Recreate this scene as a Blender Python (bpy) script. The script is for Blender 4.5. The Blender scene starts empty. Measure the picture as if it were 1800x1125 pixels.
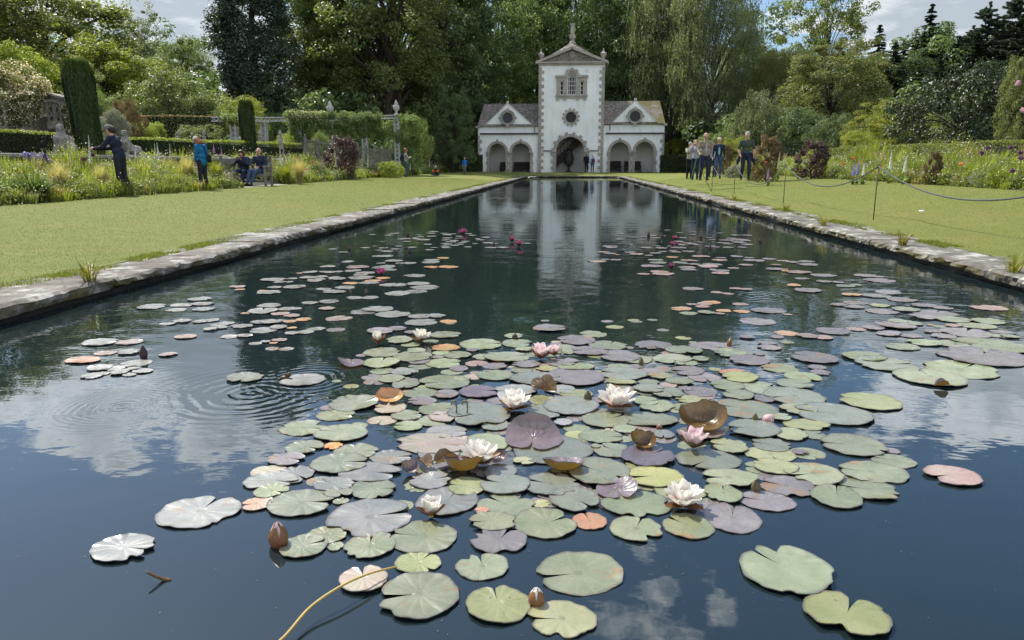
import bpy, bmesh, math, random
import numpy as np
from mathutils import Vector, Matrix, Euler, noise as mnoise
R = math.radians
random.seed(7); rng = np.random.default_rng(7)
scene = bpy.context.scene
COL = scene.collection

# ------------------------------------------------------------------ camera
CH = 1.05; PSI = R(4.65); PITCH = R(11.86); FPX = 1300.0
cam_loc = Vector((0, 0, CH))
Fw = Vector((-math.sin(PSI)*math.cos(PITCH), math.cos(PSI)*math.cos(PITCH), -math.sin(PITCH)))
Rt = Vector((math.cos(PSI), math.sin(PSI), 0))
Up = Rt.cross(Fw)
cd = bpy.data.cameras.new('camera'); cd.lens = 26; cd.sensor_width = 36; cd.clip_start = .05; cd.clip_end = 2000
cam = bpy.data.objects.new('camera', cd); COL.objects.link(cam)
cam.matrix_world = Matrix((( Rt.x, Up.x, -Fw.x, 0), (Rt.y, Up.y, -Fw.y, 0), (Rt.z, Up.z, -Fw.z, CH), (0, 0, 0, 1)))
scene.camera = cam

def ray(px, py): return (Fw*FPX + Rt*(px-900) + Up*(562.5-py)).normalized()
def at(px, py, Y):                                  # point on the sight line at world depth Y
    d = ray(px, py); return cam_loc + d*(Y/d.y)
def gnd(px, py, z=0.0):                             # point on the level z
    d = ray(px, py); return cam_loc + d*((z-CH)/d.z)
def gx(px, Y, py=300): return at(px, py, Y).x

# ------------------------------------------------------------------ object helpers
def tag(o, label=None, cat=None, group=None, kind=None):
    if label: o['label'] = label
    if cat: o['category'] = cat
    if group: o['group'] = group
    if kind: o['kind'] = kind
    return o
def empty(name, loc=(0,0,0), rz=0, label=None, cat=None, group=None):
    o = bpy.data.objects.new(name, None); COL.objects.link(o); o.empty_display_size = .1
    o.location = loc; o.rotation_euler = (0,0,rz)
    return tag(o, label, cat, group)
def link(name, me, parent=None, loc=None, rz=None):
    o = bpy.data.objects.new(name, me); COL.objects.link(o)
    if parent is not None: o.parent = parent
    if loc is not None: o.location = loc
    if rz is not None: o.rotation_euler = (0,0,rz)
    return o
def children(o): return [c for c in bpy.data.objects if c.parent == o]
def copy_tree(o, parent=None, loc=None, rz=None, label=None):
    c = o.copy(); COL.objects.link(c); c.parent = parent
    if loc is not None: c.location = loc
    if rz is not None: c.rotation_euler[2] = rz
    if label: c['label'] = label
    for ch in o.children: copy_tree(ch, c)
    return c

class MB:                                           # collects shapes, links them as one mesh
    def __init__(s): s.bm = bmesh.new(); s.mi = 0
    def _fin(s, fs):
        for f in fs: f.material_index = s.mi
    def box(s, c, d, rz=0, rx=0, ry=0, bevel=0):
        m = Matrix.Translation(c) @ Euler((rx,ry,rz)).to_matrix().to_4x4() @ Matrix.Diagonal((d[0],d[1],d[2],1))
        r = bmesh.ops.create_cube(s.bm, size=1, matrix=m)
        fs = {f for v in r['verts'] for f in v.link_faces}; s._fin(fs)
        if bevel:
            es = list({e for f in fs for e in f.edges})
            bmesh.ops.bevel(s.bm, geom=es, offset=bevel, segments=1, affect='EDGES', profile=.5, material=s.mi)
        return s
    def tube(s, pts, rad, n=8, cap=True):
        pts = [Vector(p) for p in pts]
        if not hasattr(rad, '__len__'): rad = [rad]*len(pts)
        rings = []
        for i, p in enumerate(pts):
            t = (pts[min(i+1, len(pts)-1)] - pts[max(i-1, 0)])
            if t.length < 1e-9: t = Vector((0,0,1))
            t.normalize()
            a = t.cross(Vector((0,0,1)));
            if a.length < .05: a = t.cross(Vector((1,0,0)))
            a.normalize(); b = t.cross(a)
            rings.append([s.bm.verts.new(p + (a*math.cos(2*math.pi*k/n) + b*math.sin(2*math.pi*k/n))*rad[i]) for k in range(n)])
        fs = []
        for i in range(len(rings)-1):
            for k in range(n):
                fs.append(s.bm.faces.new((rings[i][k], rings[i][(k+1)%n], rings[i+1][(k+1)%n], rings[i+1][k])))
        if cap: fs.append(s.bm.faces.new(rings[0][::-1])); fs.append(s.bm.faces.new(rings[-1]))
        s._fin(fs); return s
    def lathe(s, prof, c=(0,0,0), n=20, sq=False):   # prof [(r,z)]
        rings = []
        for r, z in prof:
            rings.append([s.bm.verts.new((c[0]+r*math.cos(2*math.pi*k/n), c[1]+r*math.sin(2*math.pi*k/n), c[2]+z)) for k in range(n)])
        fs = []
        for i in range(len(rings)-1):
            for k in range(n):
                fs.append(s.bm.faces.new((rings[i][k], rings[i][(k+1)%n], rings[i+1][(k+1)%n], rings[i+1][k])))
        fs.append(s.bm.faces.new(rings[0][::-1])); fs.append(s.bm.faces.new(rings[-1]))
        s._fin(fs); return s
    def ball(s, c, r, sub=2, scale=(1,1,1), rot=None):
        m = Matrix.Translation(c)
        if rot is not None: m = m @ rot.to_4x4()
        m = m @ Matrix.Diagonal((r*scale[0], r*scale[1], r*scale[2], 1))
        q = bmesh.ops.create_icosphere(s.bm, subdivisions=sub, radius=1, matrix=m)
        s._fin({f for v in q['verts'] for f in v.link_faces}); return s
    def quad(s, *vs):
        f = s.bm.faces.new([s.bm.verts.new(v) for v in vs]); f.material_index = s.mi; return s
    def prism(s, pts, dv):                           # flat polygon pts extruded by vector dv
        dv = Vector(dv); a = [s.bm.verts.new(p) for p in pts]; b = [s.bm.verts.new(Vector(p)+dv) for p in pts]; n = len(a)
        fs = [s.bm.faces.new(a), s.bm.faces.new(b[::-1])]
        for i in range(n): fs.append(s.bm.faces.new((a[i], a[(i+1)%n], b[(i+1)%n], b[i])[::-1]))
        s._fin(fs); return s
    def build(s, name, mats, parent=None, smooth=False, loc=None, rz=None):
        me = bpy.data.meshes.new(name); bmesh.ops.recalc_face_normals(s.bm, faces=s.bm.faces)
        s.bm.to_mesh(me); s.bm.free()
        for m in (mats if isinstance(mats, (list, tuple)) else [mats]): me.materials.append(m)
        if smooth: me.shade_smooth()
        return link(name, me, parent, loc, rz)

def npmesh(name, V, Q, mats, tint=None, mi=None, smooth=False):
    V = np.ascontiguousarray(V, dtype=np.float32); Q = np.ascontiguousarray(Q, dtype=np.int32); k = Q.shape[1]
    me = bpy.data.meshes.new(name)
    me.vertices.add(len(V)); me.vertices.foreach_set('co', V.ravel())
    me.loops.add(Q.size); me.loops.foreach_set('vertex_index', Q.ravel())
    me.polygons.add(len(Q)); me.polygons.foreach_set('loop_start', np.arange(len(Q), dtype=np.int32)*k)
    if mi is not None: me.polygons.foreach_set('material_index', np.ascontiguousarray(mi, dtype=np.int32))
    me.update(calc_edges=True)
    if tint is not None:
        a = me.attributes.new('tint', 'FLOAT', 'FACE'); a.data.foreach_set('value', np.ascontiguousarray(tint, dtype=np.float32))
    for m in (mats if isinstance(mats, (list, tuple)) else [mats]): me.materials.append(m)
    if smooth: me.shade_smooth()
    else: me.shade_flat()
    return me

def shape2d(name, outline, holes, depth, mats, parent=None, bevel=0):
    """outline/holes in (x,z); a wall slab with openings, front at y=0 going back to y=depth"""
    cu = bpy.data.curves.new(name, 'CURVE'); cu.dimensions = '2D'; cu.fill_mode = 'BOTH'; cu.extrude = depth/2
    for poly in [outline]+list(holes):
        sp = cu.splines.new('POLY'); sp.points.add(len(poly)-1); sp.use_cyclic_u = True
        for p, (x, z) in zip(sp.points, poly): p.co = (x, z, 0, 1)
    o = bpy.data.objects.new(name, cu); COL.objects.link(o)
    dg = bpy.context.evaluated_depsgraph_get(); me = bpy.data.meshes.new_from_object(o.evaluated_get(dg))
    bpy.data.objects.remove(o); bpy.data.curves.remove(cu)
    me.transform(Matrix.Translation((0, depth/2, 0)) @ Matrix.Rotation(math.pi/2, 4, 'X'))
    me.materials.clear()
    for m in (mats if isinstance(mats, (list, tuple)) else [mats]): me.materials.append(m)
    return link(name, me, parent)
def arc(cx, cz, r, a0, a1, n=14, rx=None):
    rx = rx or r
    return [(cx+rx*math.cos(R(a0+(a1-a0)*i/n)), cz+r*math.sin(R(a0+(a1-a0)*i/n))) for i in range(n+1)]

# ------------------------------------------------------------------ materials
class NT:
    def __init__(s, name):
        s.m = bpy.data.materials.new(name); s.m.use_nodes = True; s.t = s.m.node_tree; s.t.nodes.clear()
        s.out = s.t.nodes.new('ShaderNodeOutputMaterial')
    def n(s, typ, **kw):
        nd = s.t.nodes.new('ShaderNode'+typ)
        for k, v in kw.items():
            if k in nd.bl_rna.properties and k not in ('inputs',): 
                try: setattr(nd, k, v); continue
                except Exception: pass
            key = k.replace('_', ' ')
            s.set(nd, key, v)
        return nd
    def set(s, nd, key, v):
        inp = nd.inputs[key] if not isinstance(key, int) else nd.inputs[key]
        if isinstance(v, bpy.types.NodeSocket): s.t.links.new(v, inp)
        elif isinstance(v, (tuple, list)) and len(v) == 3 and inp.type == 'RGBA': inp.default_value = (*v, 1)
        else: inp.default_value = v
    def math(s, op, a, b=None, c=None, clamp=False):
        nd = s.t.nodes.new('ShaderNodeMath'); nd.operation = op; nd.use_clamp = clamp
        for i, v in enumerate((a, b, c)):
            if v is not None: s.set(nd, i, v)
        return nd.outputs[0]
    def mix(s, f, a, b, mode='MIX'):
        nd = s.t.nodes.new('ShaderNodeMix'); nd.data_type = 'RGBA'; nd.blend_type = mode
        s.set(nd, 0, f)
        for i, v in ((6, a), (7, b)): s.set(nd, i, v)
        return nd.outputs[2]
    def ramp(s, f, lo, hi, a=0.0, b=1.0):
        nd = s.t.nodes.new('ShaderNodeMapRange'); nd.clamp = True
        s.set(nd, 0, f); nd.inputs[1].default_value = lo; nd.inputs[2].default_value = hi
        nd.inputs[3].default_value = a; nd.inputs[4].default_value = b
        return nd.outputs[0]
    def coord(s, which='Object', scale=(1,1,1)):
        tc = s.t.nodes.new('ShaderNodeTexCoord'); mp = s.t.nodes.new('ShaderNodeMapping')
        s.t.links.new(tc.outputs[which], mp.inputs[0]); mp.inputs[3].default_value = scale
        return mp.outputs[0]
    def noise(s, vec, scale, detail=4, rough=.55, dist=0, out=0):
        nd = s.t.nodes.new('ShaderNodeTexNoise'); s.t.links.new(vec, nd.inputs['Vector'])
        nd.inputs['Scale'].default_value = scale; nd.inputs['Detail'].default_value = detail
        nd.inputs['Roughness'].default_value = rough; nd.inputs['Distortion'].default_value = dist
        return nd.outputs[out]
    def bump(s, h, strength, dist=.01, normal=None):
        nd = s.t.nodes.new('ShaderNodeBump'); s.set(nd, 'Height', h); nd.inputs['Strength'].default_value = strength
        nd.inputs['Distance'].default_value = dist
        if normal is not None: s.set(nd, 'Normal', normal)
        return nd.outputs[0]
    def bsdf(s, col, rough=.6, spec=.5, normal=None, **kw):
        nd = s.t.nodes.new('ShaderNodeBsdfPrincipled'); s.set(nd, 'Base Color', col); s.set(nd, 'Roughness', rough)
        s.set(nd, 'Specular IOR Level', spec)
        if normal is not None: s.set(nd, 'Normal', normal)
        for k, v in kw.items(): s.set(nd, k.replace('_', ' '), v)
        return nd.outputs[0]
    def done(s, sh): s.t.links.new(sh, s.out.inputs[0]); return s.m

MATS = {}
def mat(name, c1, c2=None, rough=.7, scale=6, spec=.35, bump=0, bscale=None, bdist=.01, lo=.35, hi=.65, coord='Object', detail=5, metal=0, stain=None):
    if name in MATS: return MATS[name]
    t = NT(name); v = t.coord(coord); c2 = c2 or tuple(x*.75 for x in c1)
    n = t.noise(v, scale, detail); col = t.mix(t.ramp(n, lo, hi), c1, c2)
    if stain:
        n3 = t.noise(v, stain[1], 6, .65); col = t.mix(t.ramp(n3, stain[2], stain[3]), col, stain[0])
    nm = None
    if bump: nm = t.bump(t.noise(v, bscale or scale*4, 5), bump, bdist)
    MATS[name] = t.done(t.bsdf(col, rough, spec, nm, Metallic=metal)); return MATS[name]

def leafmat(name, dark, light, trans=.4, rough=.45, spec=.35, tboost=1.85):
    if name in MATS: return MATS[name]
    t = NT(name); a = t.t.nodes.new('ShaderNodeAttribute'); a.attribute_name = 'tint'
    oi = t.t.nodes.new('ShaderNodeObjectInfo')
    col = t.mix(a.outputs['Fac'], dark, light)
    hs = t.t.nodes.new('ShaderNodeHueSaturation'); t.set(hs, 'Color', col)
    t.set(hs, 'Value', t.ramp(oi.outputs['Random'], 0, 1, .85, 1.15)); t.set(hs, 'Hue', t.ramp(oi.outputs['Random'], 0, 1, .49, .51))
    p = t.bsdf(hs.outputs[0], rough, spec)
    tr = t.t.nodes.new('ShaderNodeBsdfTranslucent')
    hot = t.mix(1.0, hs.outputs[0], (tboost*1.05, tboost*1.05, tboost*.55), 'MULTIPLY'); t.set(tr, 'Color', hot)
    mx = t.t.nodes.new('ShaderNodeMixShader'); mx.inputs[0].default_value = trans
    t.t.links.new(p, mx.inputs[1]); t.t.links.new(tr.outputs[0], mx.inputs[2])
    MATS[name] = t.done(mx.outputs[0]); return MATS[name]

# ------------------------------------------------------------------ world
SUN_AZ, SUN_EL = R(-46), R(50)                         # azimuth from +Y towards +X
def build_world():
    w = bpy.data.worlds.new('World'); scene.world = w; w.use_nodes = True; nt = w.node_tree; nt.nodes.clear()
    t = NT.__new__(NT); t.t = nt
    out = nt.nodes.new('ShaderNodeOutputWorld'); bg = nt.nodes.new('ShaderNodeBackground'); nt.links.new(bg.outputs[0], out.inputs[0])
    sky = nt.nodes.new('ShaderNodeTexSky'); sky.sky_type = 'NISHITA'; sky.sun_disc = False
    sky.sun_elevation = SUN_EL; sky.sun_rotation = SUN_AZ % (2*math.pi); sky.air_density = 1.3; sky.dust_density = 1.5; sky.ozone_density = 2.0
    tc = nt.nodes.new('ShaderNodeTexCoord'); v = tc.outputs['Generated']
    sep = nt.nodes.new('ShaderNodeSeparateXYZ'); nt.links.new(v, sep.inputs[0])
    # project the direction onto a cloud layer
    zz = t.math('ADD', t.math('MAXIMUM', sep.outputs[2], 0.0), .16)
    cx = t.math('DIVIDE', sep.outputs[0], zz); cy = t.math('DIVIDE', sep.outputs[1], zz)
    cmb = nt.nodes.new('ShaderNodeCombineXYZ'); t.set(cmb, 0, cx); t.set(cmb, 1, cy)
    n1 = t.noise(cmb.outputs[0], 1.15, 9, .6, .25); n2 = t.noise(cmb.outputs[0], 4.2, 7, .62, .1)
    base = t.math('ADD', t.math('MULTIPLY', n1, 1.45), t.math('MULTIPLY', n2, .75))
    base = t.math('SUBTRACT', base, .61)
    # banks of cloud: (photo px of the mirror image in the pool or of the sky itself, spread, weight)
    banks = [(80,715,.990,.17),(190,770,.9975,.16),(240,650,.990,.10),(400,755,.9940,.19),(350,805,.9985,.12),(265,730,.9985,-.07),(380,640,.992,.10),(205,845,.9992,.17),(470,700,.995,.10),(300,900,.993,-.13),(60,850,.995,-.10),
             (1780,680,.994,.07),(1800,820,.996,.06),(1650,585,.990,.10),(1180,600,.985,.12),(1500,560,.985,.08),
             (1230,1085,.9965,.13),(1380,925,.996,.09),(1560,920,.9985,.06),(1330,1050,.998,.08)]
    for px, py, c0, wgt in banks:
        d = ray(px, py); d = Vector((d.x, d.y, -d.z))
        dp = nt.nodes.new('ShaderNodeVectorMath'); dp.operation = 'DOT_PRODUCT'; nt.links.new(v, dp.inputs[0]); dp.inputs[1].default_value = d
        nv = nt.nodes.new('ShaderNodeVectorMath'); nv.operation = 'NORMALIZE'; nt.links.new(v, nv.inputs[0]); nt.links.new(nv.outputs[0], dp.inputs[0])
        base = t.math('ADD', base, t.ramp(dp.outputs['Value'], c0, 1.0, 0, wgt))
    for px, py, c0, wgt in [(310,20,.99,.2),(1420,0,.995,.12),(1590,40,.998,.08),(1740,30,.997,.08),(1340,60,.996,-.15),(1500,60,.996,-.10)]:
        d = ray(px, py); dp = nt.nodes.new('ShaderNodeVectorMath'); dp.operation = 'DOT_PRODUCT'
        nv = nt.nodes.new('ShaderNodeVectorMath'); nv.operation = 'NORMALIZE'; nt.links.new(v, nv.inputs[0]); nt.links.new(nv.outputs[0], dp.inputs[0]); dp.inputs[1].default_value = d
        base = t.math('ADD', base, t.ramp(dp.outputs['Value'], c0, 1.0, 0, wgt))
    low = t.ramp(sep.outputs[2], .1, .5, .03, -.09)
    base = t.math('ADD', base, low)
    mask = t.ramp(base, .535, .66)
    thick = t.ramp(base, .62, .84)
    rear_fill = t.ramp(sep.outputs[1], .35, -.15)                     # unseen bright clouds behind the camera, added to fill the shaded facade
    cloudcol = t.mix(rear_fill, t.mix(t.ramp(sep.outputs[2], .20, .27), t.mix(thick, (4.6, 4.8, 5.0), (2.6, 2.9, 3.2)), t.mix(thick, (11.5, 11.7, 11.8), (4.6, 5.1, 5.7))), (16.0, 16.0, 15.7))
    base = t.math('ADD', base, t.math('MULTIPLY', rear_fill, .09))  # thicker cover for the added fill clouds behind the camera
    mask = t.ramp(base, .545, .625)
    skyc = t.mix(1.0, sky.outputs[0], SKYMUL, 'MULTIPLY')
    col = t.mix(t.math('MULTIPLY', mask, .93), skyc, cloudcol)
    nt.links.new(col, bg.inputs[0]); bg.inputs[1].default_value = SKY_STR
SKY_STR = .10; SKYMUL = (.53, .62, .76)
build_world()
sl = bpy.data.lights.new('sun', 'SUN'); sl.energy = 3.9; sl.angle = R(.55); sl.color = (1.0, .94, .84)
so = bpy.data.objects.new('sun', sl); COL.objects.link(so)
SUN = Vector((math.sin(SUN_AZ)*math.cos(SUN_EL), math.cos(SUN_AZ)*math.cos(SUN_EL), math.sin(SUN_EL)))
so.rotation_euler = SUN.to_track_quat('Z', 'Y').to_euler(); so.location = (-20, 10, 40)
vs = scene.view_settings; vs.view_transform = 'Standard'; vs.look = 'None'; vs.gamma = 1; vs.use_curve_mapping = False; vs.exposure = 1.0
scene.cycles.max_bounces = 8; scene.cycles.transparent_max_bounces = 8; scene.cycles.caustics_reflective = False; scene.cycles.caustics_refractive = False
scene.cycles.use_denoising = True
# ================================================================== terrain, water, edging
PXL, PXR, PY0, PY1 = -3.80, 3.80, -1.2, 63.0            # pool walls
def sstep(a, b, x): 
    t = min(1, max(0, (x-a)/(b-a))); return t*t*(3-2*t)
def Z(x, y):
    ax = abs(x); z = .128
    if y > 0: z += .0025*y*sstep(4.3, 7, max(ax, (y-63.7)+4.3 if y > 63.7 else 0))
    if x > 0: z += .06*max(0, min(x, 10.2)-4.7)
    else: z += .012*max(0, min(ax, 11.3)-4.7)
    if x > 0 and y > 45: z -= .06*max(0, min(x, 10.2)-4.7)*sstep(45, 66, y)
    return z
def G(x, y):
    z = Z(x, y)
    if x < -11.4:
        z += .35*sstep(-11.4, -14.3, x)*1
        if x < -14.65: z = max(z, 1.28)
        if x < -17.4: z += .8*sstep(-17.4, -18.0, x)*(1-sstep(28, 36, y))
        if x < -20: z += .16*(-x-20)
        z -= (z-Z(-11, y))*sstep(50, 64, y)*(.75 if x > -20 else .3)
    if x > 10: z += .25*sstep(10, 13, x) + (.07*(x-13) if x > 13 else 0)
    if y > 84: z += .085*(min(y, 118)-84) * (1 + (.9*sstep(10, 40, x)))
    return z
def grid_sheet(name, xs, ys, zf, dz, m, skip=None):
    nx, ny = len(xs), len(ys)
    V = [(x, y, zf(x, y)+dz) for y in ys for x in xs]; Q = []
    for j in range(ny-1):
        for i in range(nx-1):
            cx, cy = (xs[i]+xs[i+1])/2, (ys[j]+ys[j+1])/2
            if skip and skip(cx, cy): continue
            Q.append((j*nx+i, j*nx+i+1, (j+1)*nx+i+1, (j+1)*nx+i))
    return link(name, npmesh(name, np.array(V), np.array(Q), m, smooth=True))
def lin(a, b, n): return [a+(b-a)*i/n for i in range(n+1)]

soil = mat('soil', (.035,.028,.018), (.02,.03,.01), .95, .8, bump=.5, bscale=3, bdist=.05)
def grass_mat():
    t = NT('lawn_grass'); v = t.coord()
    big = t.noise(v, .25, 4); mid = t.noise(v, 2.2, 6, .7); fine = t.noise(v, 45, 4, .8)
    c = t.mix(t.ramp(mid, .35, .68), (.105,.138,.026), (.155,.178,.040))
    c = t.mix(t.ramp(fine, .3, .72), c, t.mix(.35, c, (.2,.215,.055)))
    c = t.mix(t.ramp(fine, .5, .3, 0, .22), c, (.06,.08,.015))
    sx_ = t.t.nodes.new('ShaderNodeSeparateXYZ'); t.t.links.new(v, sx_.inputs[0]); mow = t.math('SINE', t.math('MULTIPLY', sx_.outputs[0], 5.2)); c = t.mix(t.ramp(mow, -.3, .3, 0, .14), c, (.11,.15,.03))
    c = t.mix(t.ramp(big, .42, .62, 0, .45), c, (.19,.17,.05))
    c = t.mix(t.ramp(t.noise(v, 5, 6, .75), .55, .72, 0, .35), c, (.07,.11,.02)); c = t.mix(t.ramp(t.noise(v, 1.1, 5, .65), .55, .75, 0, .4), c, (.20,.175,.06))
    h = t.math('ADD', t.noise(v, 70, 3, .8), t.math('MULTIPLY', t.noise(v, 14, 3), .8))
    return t.done(t.bsdf(c, .8, .15, t.bump(h, .9, .02)))
lawn_m = grass_mat()
xs = [-600,-300,-160,-100,-70,-50,-40,-32,-26]+lin(-22, -17, 10)+lin(-16.5, -11.4, 12)+[-10,-8,-6,-4.45,PXL,0,PXR,4.45,6,8,9.9,11,12,13,15,18,24,32,45,60,80,110,160,300,600]
ys = [-40,-20,-6,PY0]+lin(0, 62, 31)[:-1]+[PY1, 63.75, 66, 70, 74, 78, 84, 90, 100, 115, 135, 170, 260, 600]
tag(grid_sheet('ground', xs, ys, lambda x, y: G(x, y)-.02-(.03 if -11.5 < x < 10.2 and y < 74 else 0), 0, soil,
    skip=lambda x, y: PXL < x < PXR and PY0 < y < PY1), kind='structure')
edgeL, edgeR = 4.32, 4.32
tag(grid_sheet('lawn', lin(-11.35, -edgeL, 20), lin(-6, 63.7, 60), Z, .002, lawn_m), kind='structure')
tag(grid_sheet('lawn', lin(edgeR, 9.95, 16), lin(-6, 63.7, 60), Z, .002, lawn_m), kind='structure')
tag(grid_sheet('lawn', lin(-11.35, 9.95, 40), lin(63.7, 74, 8), Z, .002, lawn_m), kind='structure')

# water ------------------------------------------------------------
def water_mat():
    t = NT('pool_water'); v = t.coord('Object')
    sc1 = t.t.nodes.new('ShaderNodeMapping'); t.t.links.new(v, sc1.inputs[0]); sc1.inputs[3].default_value = (1, 1.5, 1)
    sp = t.t.nodes.new('ShaderNodeSeparateXYZ'); t.t.links.new(v, sp.inputs[0])
    calm = t.ramp(t.noise(v, .45, 3, .5), .36, .62, .25, 1)
    nearcalm = t.ramp(sp.outputs[1], 1.6, 4.2, .12, 1)
    far = t.math('MULTIPLY', t.ramp(sp.outputs[1], 5, 16, 1, .42), t.ramp(sp.outputs[1], 16, 50, 1, .35))
    h = t.math('ADD', t.math('MULTIPLY', t.noise(sc1.outputs[0], 2.4, 3, .55), .0075), t.math('MULTIPLY', t.noise(sc1.outputs[0], 9.5, 2, .5), .0017))
    h = t.math('MULTIPLY', h, t.math('MULTIPLY', t.math('MULTIPLY', calm, nearcalm), far))
    for px, py, lam, amp, dec in ((440,690,.062,.0006,.45),(215,715,.032,.00022,.26),(1335,520,.075,.0008,.4),(540,668,.05,.0006,.32),(910,640,.05,.0003,.2)):
        c = gnd(px, py)
        d = t.t.nodes.new('ShaderNodeVectorMath'); d.operation = 'DISTANCE'; t.t.links.new(v, d.inputs[0]); d.inputs[1].default_value = c
        r = t.math('ADD', d.outputs['Value'], t.math('MULTIPLY', t.noise(v, 2.6, 3), .14))
        w = t.math('SINE', t.math('MULTIPLY', r, 2*math.pi/lam)); env = t.math('POWER', 2.718, t.math('MULTIPLY', t.math('POWER', t.math('DIVIDE', d.outputs['Value'], dec), 2.0), -1.6))
        h = t.math('ADD', h, t.math('MULTIPLY', t.math('MULTIPLY', w, env), amp))
    bp = t.bump(h, 1.0, 1.0)
    body = t.mix(t.ramp(t.noise(v, 1.2, 4), .3, .7), (.0080,.0150,.0170), (.0110,.0185,.0195))
    d = t.bsdf(body, .9, 0.0)
    gl = t.t.nodes.new('ShaderNodeBsdfGlossy'); gl.inputs['Roughness'].default_value = .012; t.set(gl, 'Color', (.93,.97,1.0)); t.set(gl, 'Normal', bp)
    fr = t.t.nodes.new('ShaderNodeFresnel'); fr.inputs[0].default_value = 1.62; t.set(fr, 'Normal', bp)
    mx = t.t.nodes.new('ShaderNodeMixShader'); t.set(mx, 0, fr.outputs[0]); t.t.links.new(d, mx.inputs[1]); t.t.links.new(gl.outputs[0], mx.inputs[2])
    return t.done(mx.outputs[0])
wm = MB(); wm.quad((PXL-.05, PY0-.1, 0), (PXR+.05, PY0-.1, 0), (PXR+.05, PY1+.05, 0), (PXL-.05, PY1+.05, 0))
tag(wm.build('water', water_mat()), kind='structure')

# stone edging: worn slabs, an overhanging lip, dark wall below ------
def stone_mat():
    t = NT('edging_stone'); v = t.coord()
    a = t.noise(v, 1.3, 6, .65); b = t.noise(v, 4.5, 8, .72); c = t.noise(v, 34, 5, .7)
    col = t.mix(t.ramp(a, .35, .65), (.105,.096,.080), (.165,.152,.130))
    col = t.mix(t.ramp(b, .52, .60), col, (.35,.34,.31)); col = t.mix(t.ramp(b, .48, .36), col, (.075,.065,.05))
    col = t.mix(t.ramp(c, .55, .7, 0, .55), col, (.09,.08,.065))
    g = t.t.nodes.new('ShaderNodeNewGeometry'); sp = t.t.nodes.new('ShaderNodeSeparateXYZ'); t.t.links.new(g.outputs['Normal'], sp.inputs[0])
    side = t.ramp(sp.outputs[2], .75, .3)                                # moss and damp keep to the front faces
    mo = t.math('MULTIPLY', t.ramp(t.noise(v, 3.1, 5, .7), .42, .54), t.math('MULTIPLY', side, .9))
    col = t.mix(mo, col, (.075,.065,.014)); 
    cr = t.t.nodes.new('ShaderNodeTexVoronoi'); cr.feature = 'DISTANCE_TO_EDGE'; t.t.links.new(v, cr.inputs[0]); cr.inputs['Scale'].default_value = 2.1
    col = t.mix(t.ramp(cr.outputs[0], .02, .0, 0, .5), col, (.05,.045,.035))
    h = t.math('ADD', t.math('MULTIPLY', a, .6), t.math('ADD', t.math('MULTIPLY', b, .5), t.math('MULTIPLY', c, .2)))
    return t.done(t.bsdf(col, .85, .25, t.bump(h, .8, .03)))
stone_m = stone_mat()
def slab_run(name, p0, p1, inward, seed):                 # front line p0->p1, slabs reach back by ~.62 away from water
    rr = random.Random(seed); p0 = Vector(p0); p1 = Vector(p1); L = (p1-p0).length; u = (p1-p0)/L; w = Vector((*inward, 0))*-1
    V = []; Q = []; s = 0
    while s < L:
        ln = min(rr.uniform(.75, 1.7), L-s); gap = rr.uniform(.008, .022); dep = rr.uniform(.62, .72); top = .128+rr.uniform(-.006, .012); bot = rr.uniform(.03, .05); fr = rr.uniform(-.02, .03)
        near = (p0+u*s).y < 24
        nu = max(2, int(ln/(.05 if near else .2))); prof = []
        nw = 7 if near else 3
        # cross-section: back-bottom .. top row .. front lip .. front bottom
        ws = [(dep, bot), (dep, top)]+[(dep*(1-k/nw), top) for k in range(1, nw)]+[(.03, top), (.0, top-.018), (-.004, top-.05), (.006, bot+.01), (.03, bot)]
        base = len(V)
        for i in range(nu+1):
            t_ = gap/2 + (ln-gap)*i/nu; edge = 1 if 0 < i < nu else 0
            for k, (a, z) in enumerate(ws):
                q = p0 + u*(s+t_)
                n1 = mnoise.noise(Vector((q.x*2.3+seed, q.y*2.3, z*9))); n2 = mnoise.noise(Vector((q.x*9+seed, q.y*9, a*6+z*30)))
                n3 = mnoise.noise(Vector((q.x*24, q.y*24+seed, a*20+z*60)))
                aa = a + fr; zz = z
                if k >= nw+1: aa += .035*n1+.028*n2+.014*n3 ; zz += .008*n2*(k < nw+3)
                elif k >= 1: zz += .005*n2+.003*n3; aa += .03*n1*(k == 1)
                if not edge and 1 <= k <= nw+2: zz -= .006
                q = q + w*aa; V.append((q.x, q.y, zz))
        m = len(ws)
        for i in range(nu):
            for k in range(m):
                Q.append((base+i*m+k, base+i*m+(k+1)%m, base+(i+1)*m+(k+1)%m, base+(i+1)*m+k))
        V = V; endc = []
        for i in (0, nu):
            for k in range(1, m-2):
                Q.append((base+i*m, base+i*m+k, base+i*m+k+1, base+i*m+k+1))
        s += ln
    me = bpy.data.meshes.new(name); me.from_pydata(V, [], [tuple(dict.fromkeys(q)) for q in Q]); me.materials.append(stone_m)
    bm = bmesh.new(); bm.from_mesh(me); bmesh.ops.recalc_face_normals(bm, faces=bm.faces); bm.to_mesh(me); bm.free()
    return tag(link(name, me), kind='structure')
slab_run('stone_edging', (PXL+.06, PY0, 0), (PXL+.06, PY1+.6, 0), (1, 0), 3)
slab_run('stone_edging', (PXR-.06, PY0, 0), (PXR-.06, PY1+.6, 0), (-1, 0), 11)
slab_run('stone_edging', (PXL+.7, PY1-.05, 0), (PXR-.7, PY1-.05, 0), (0, -1), 19)
wall_m = mat('pool_wall_stone', (.022,.021,.018), (.008,.009,.008), .9, 5, bump=.8, bscale=9, bdist=.05)
wb = MB()
for sx in (-1, 1): wb.box((sx*(PXR+.16), 31, -.24), (.3, 64.6, .56))
wb.box((0, PY1+.2, -.24), (7.3, .3, .56))
tag(wb.build('pool_wall', wall_m), kind='structure')

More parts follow.
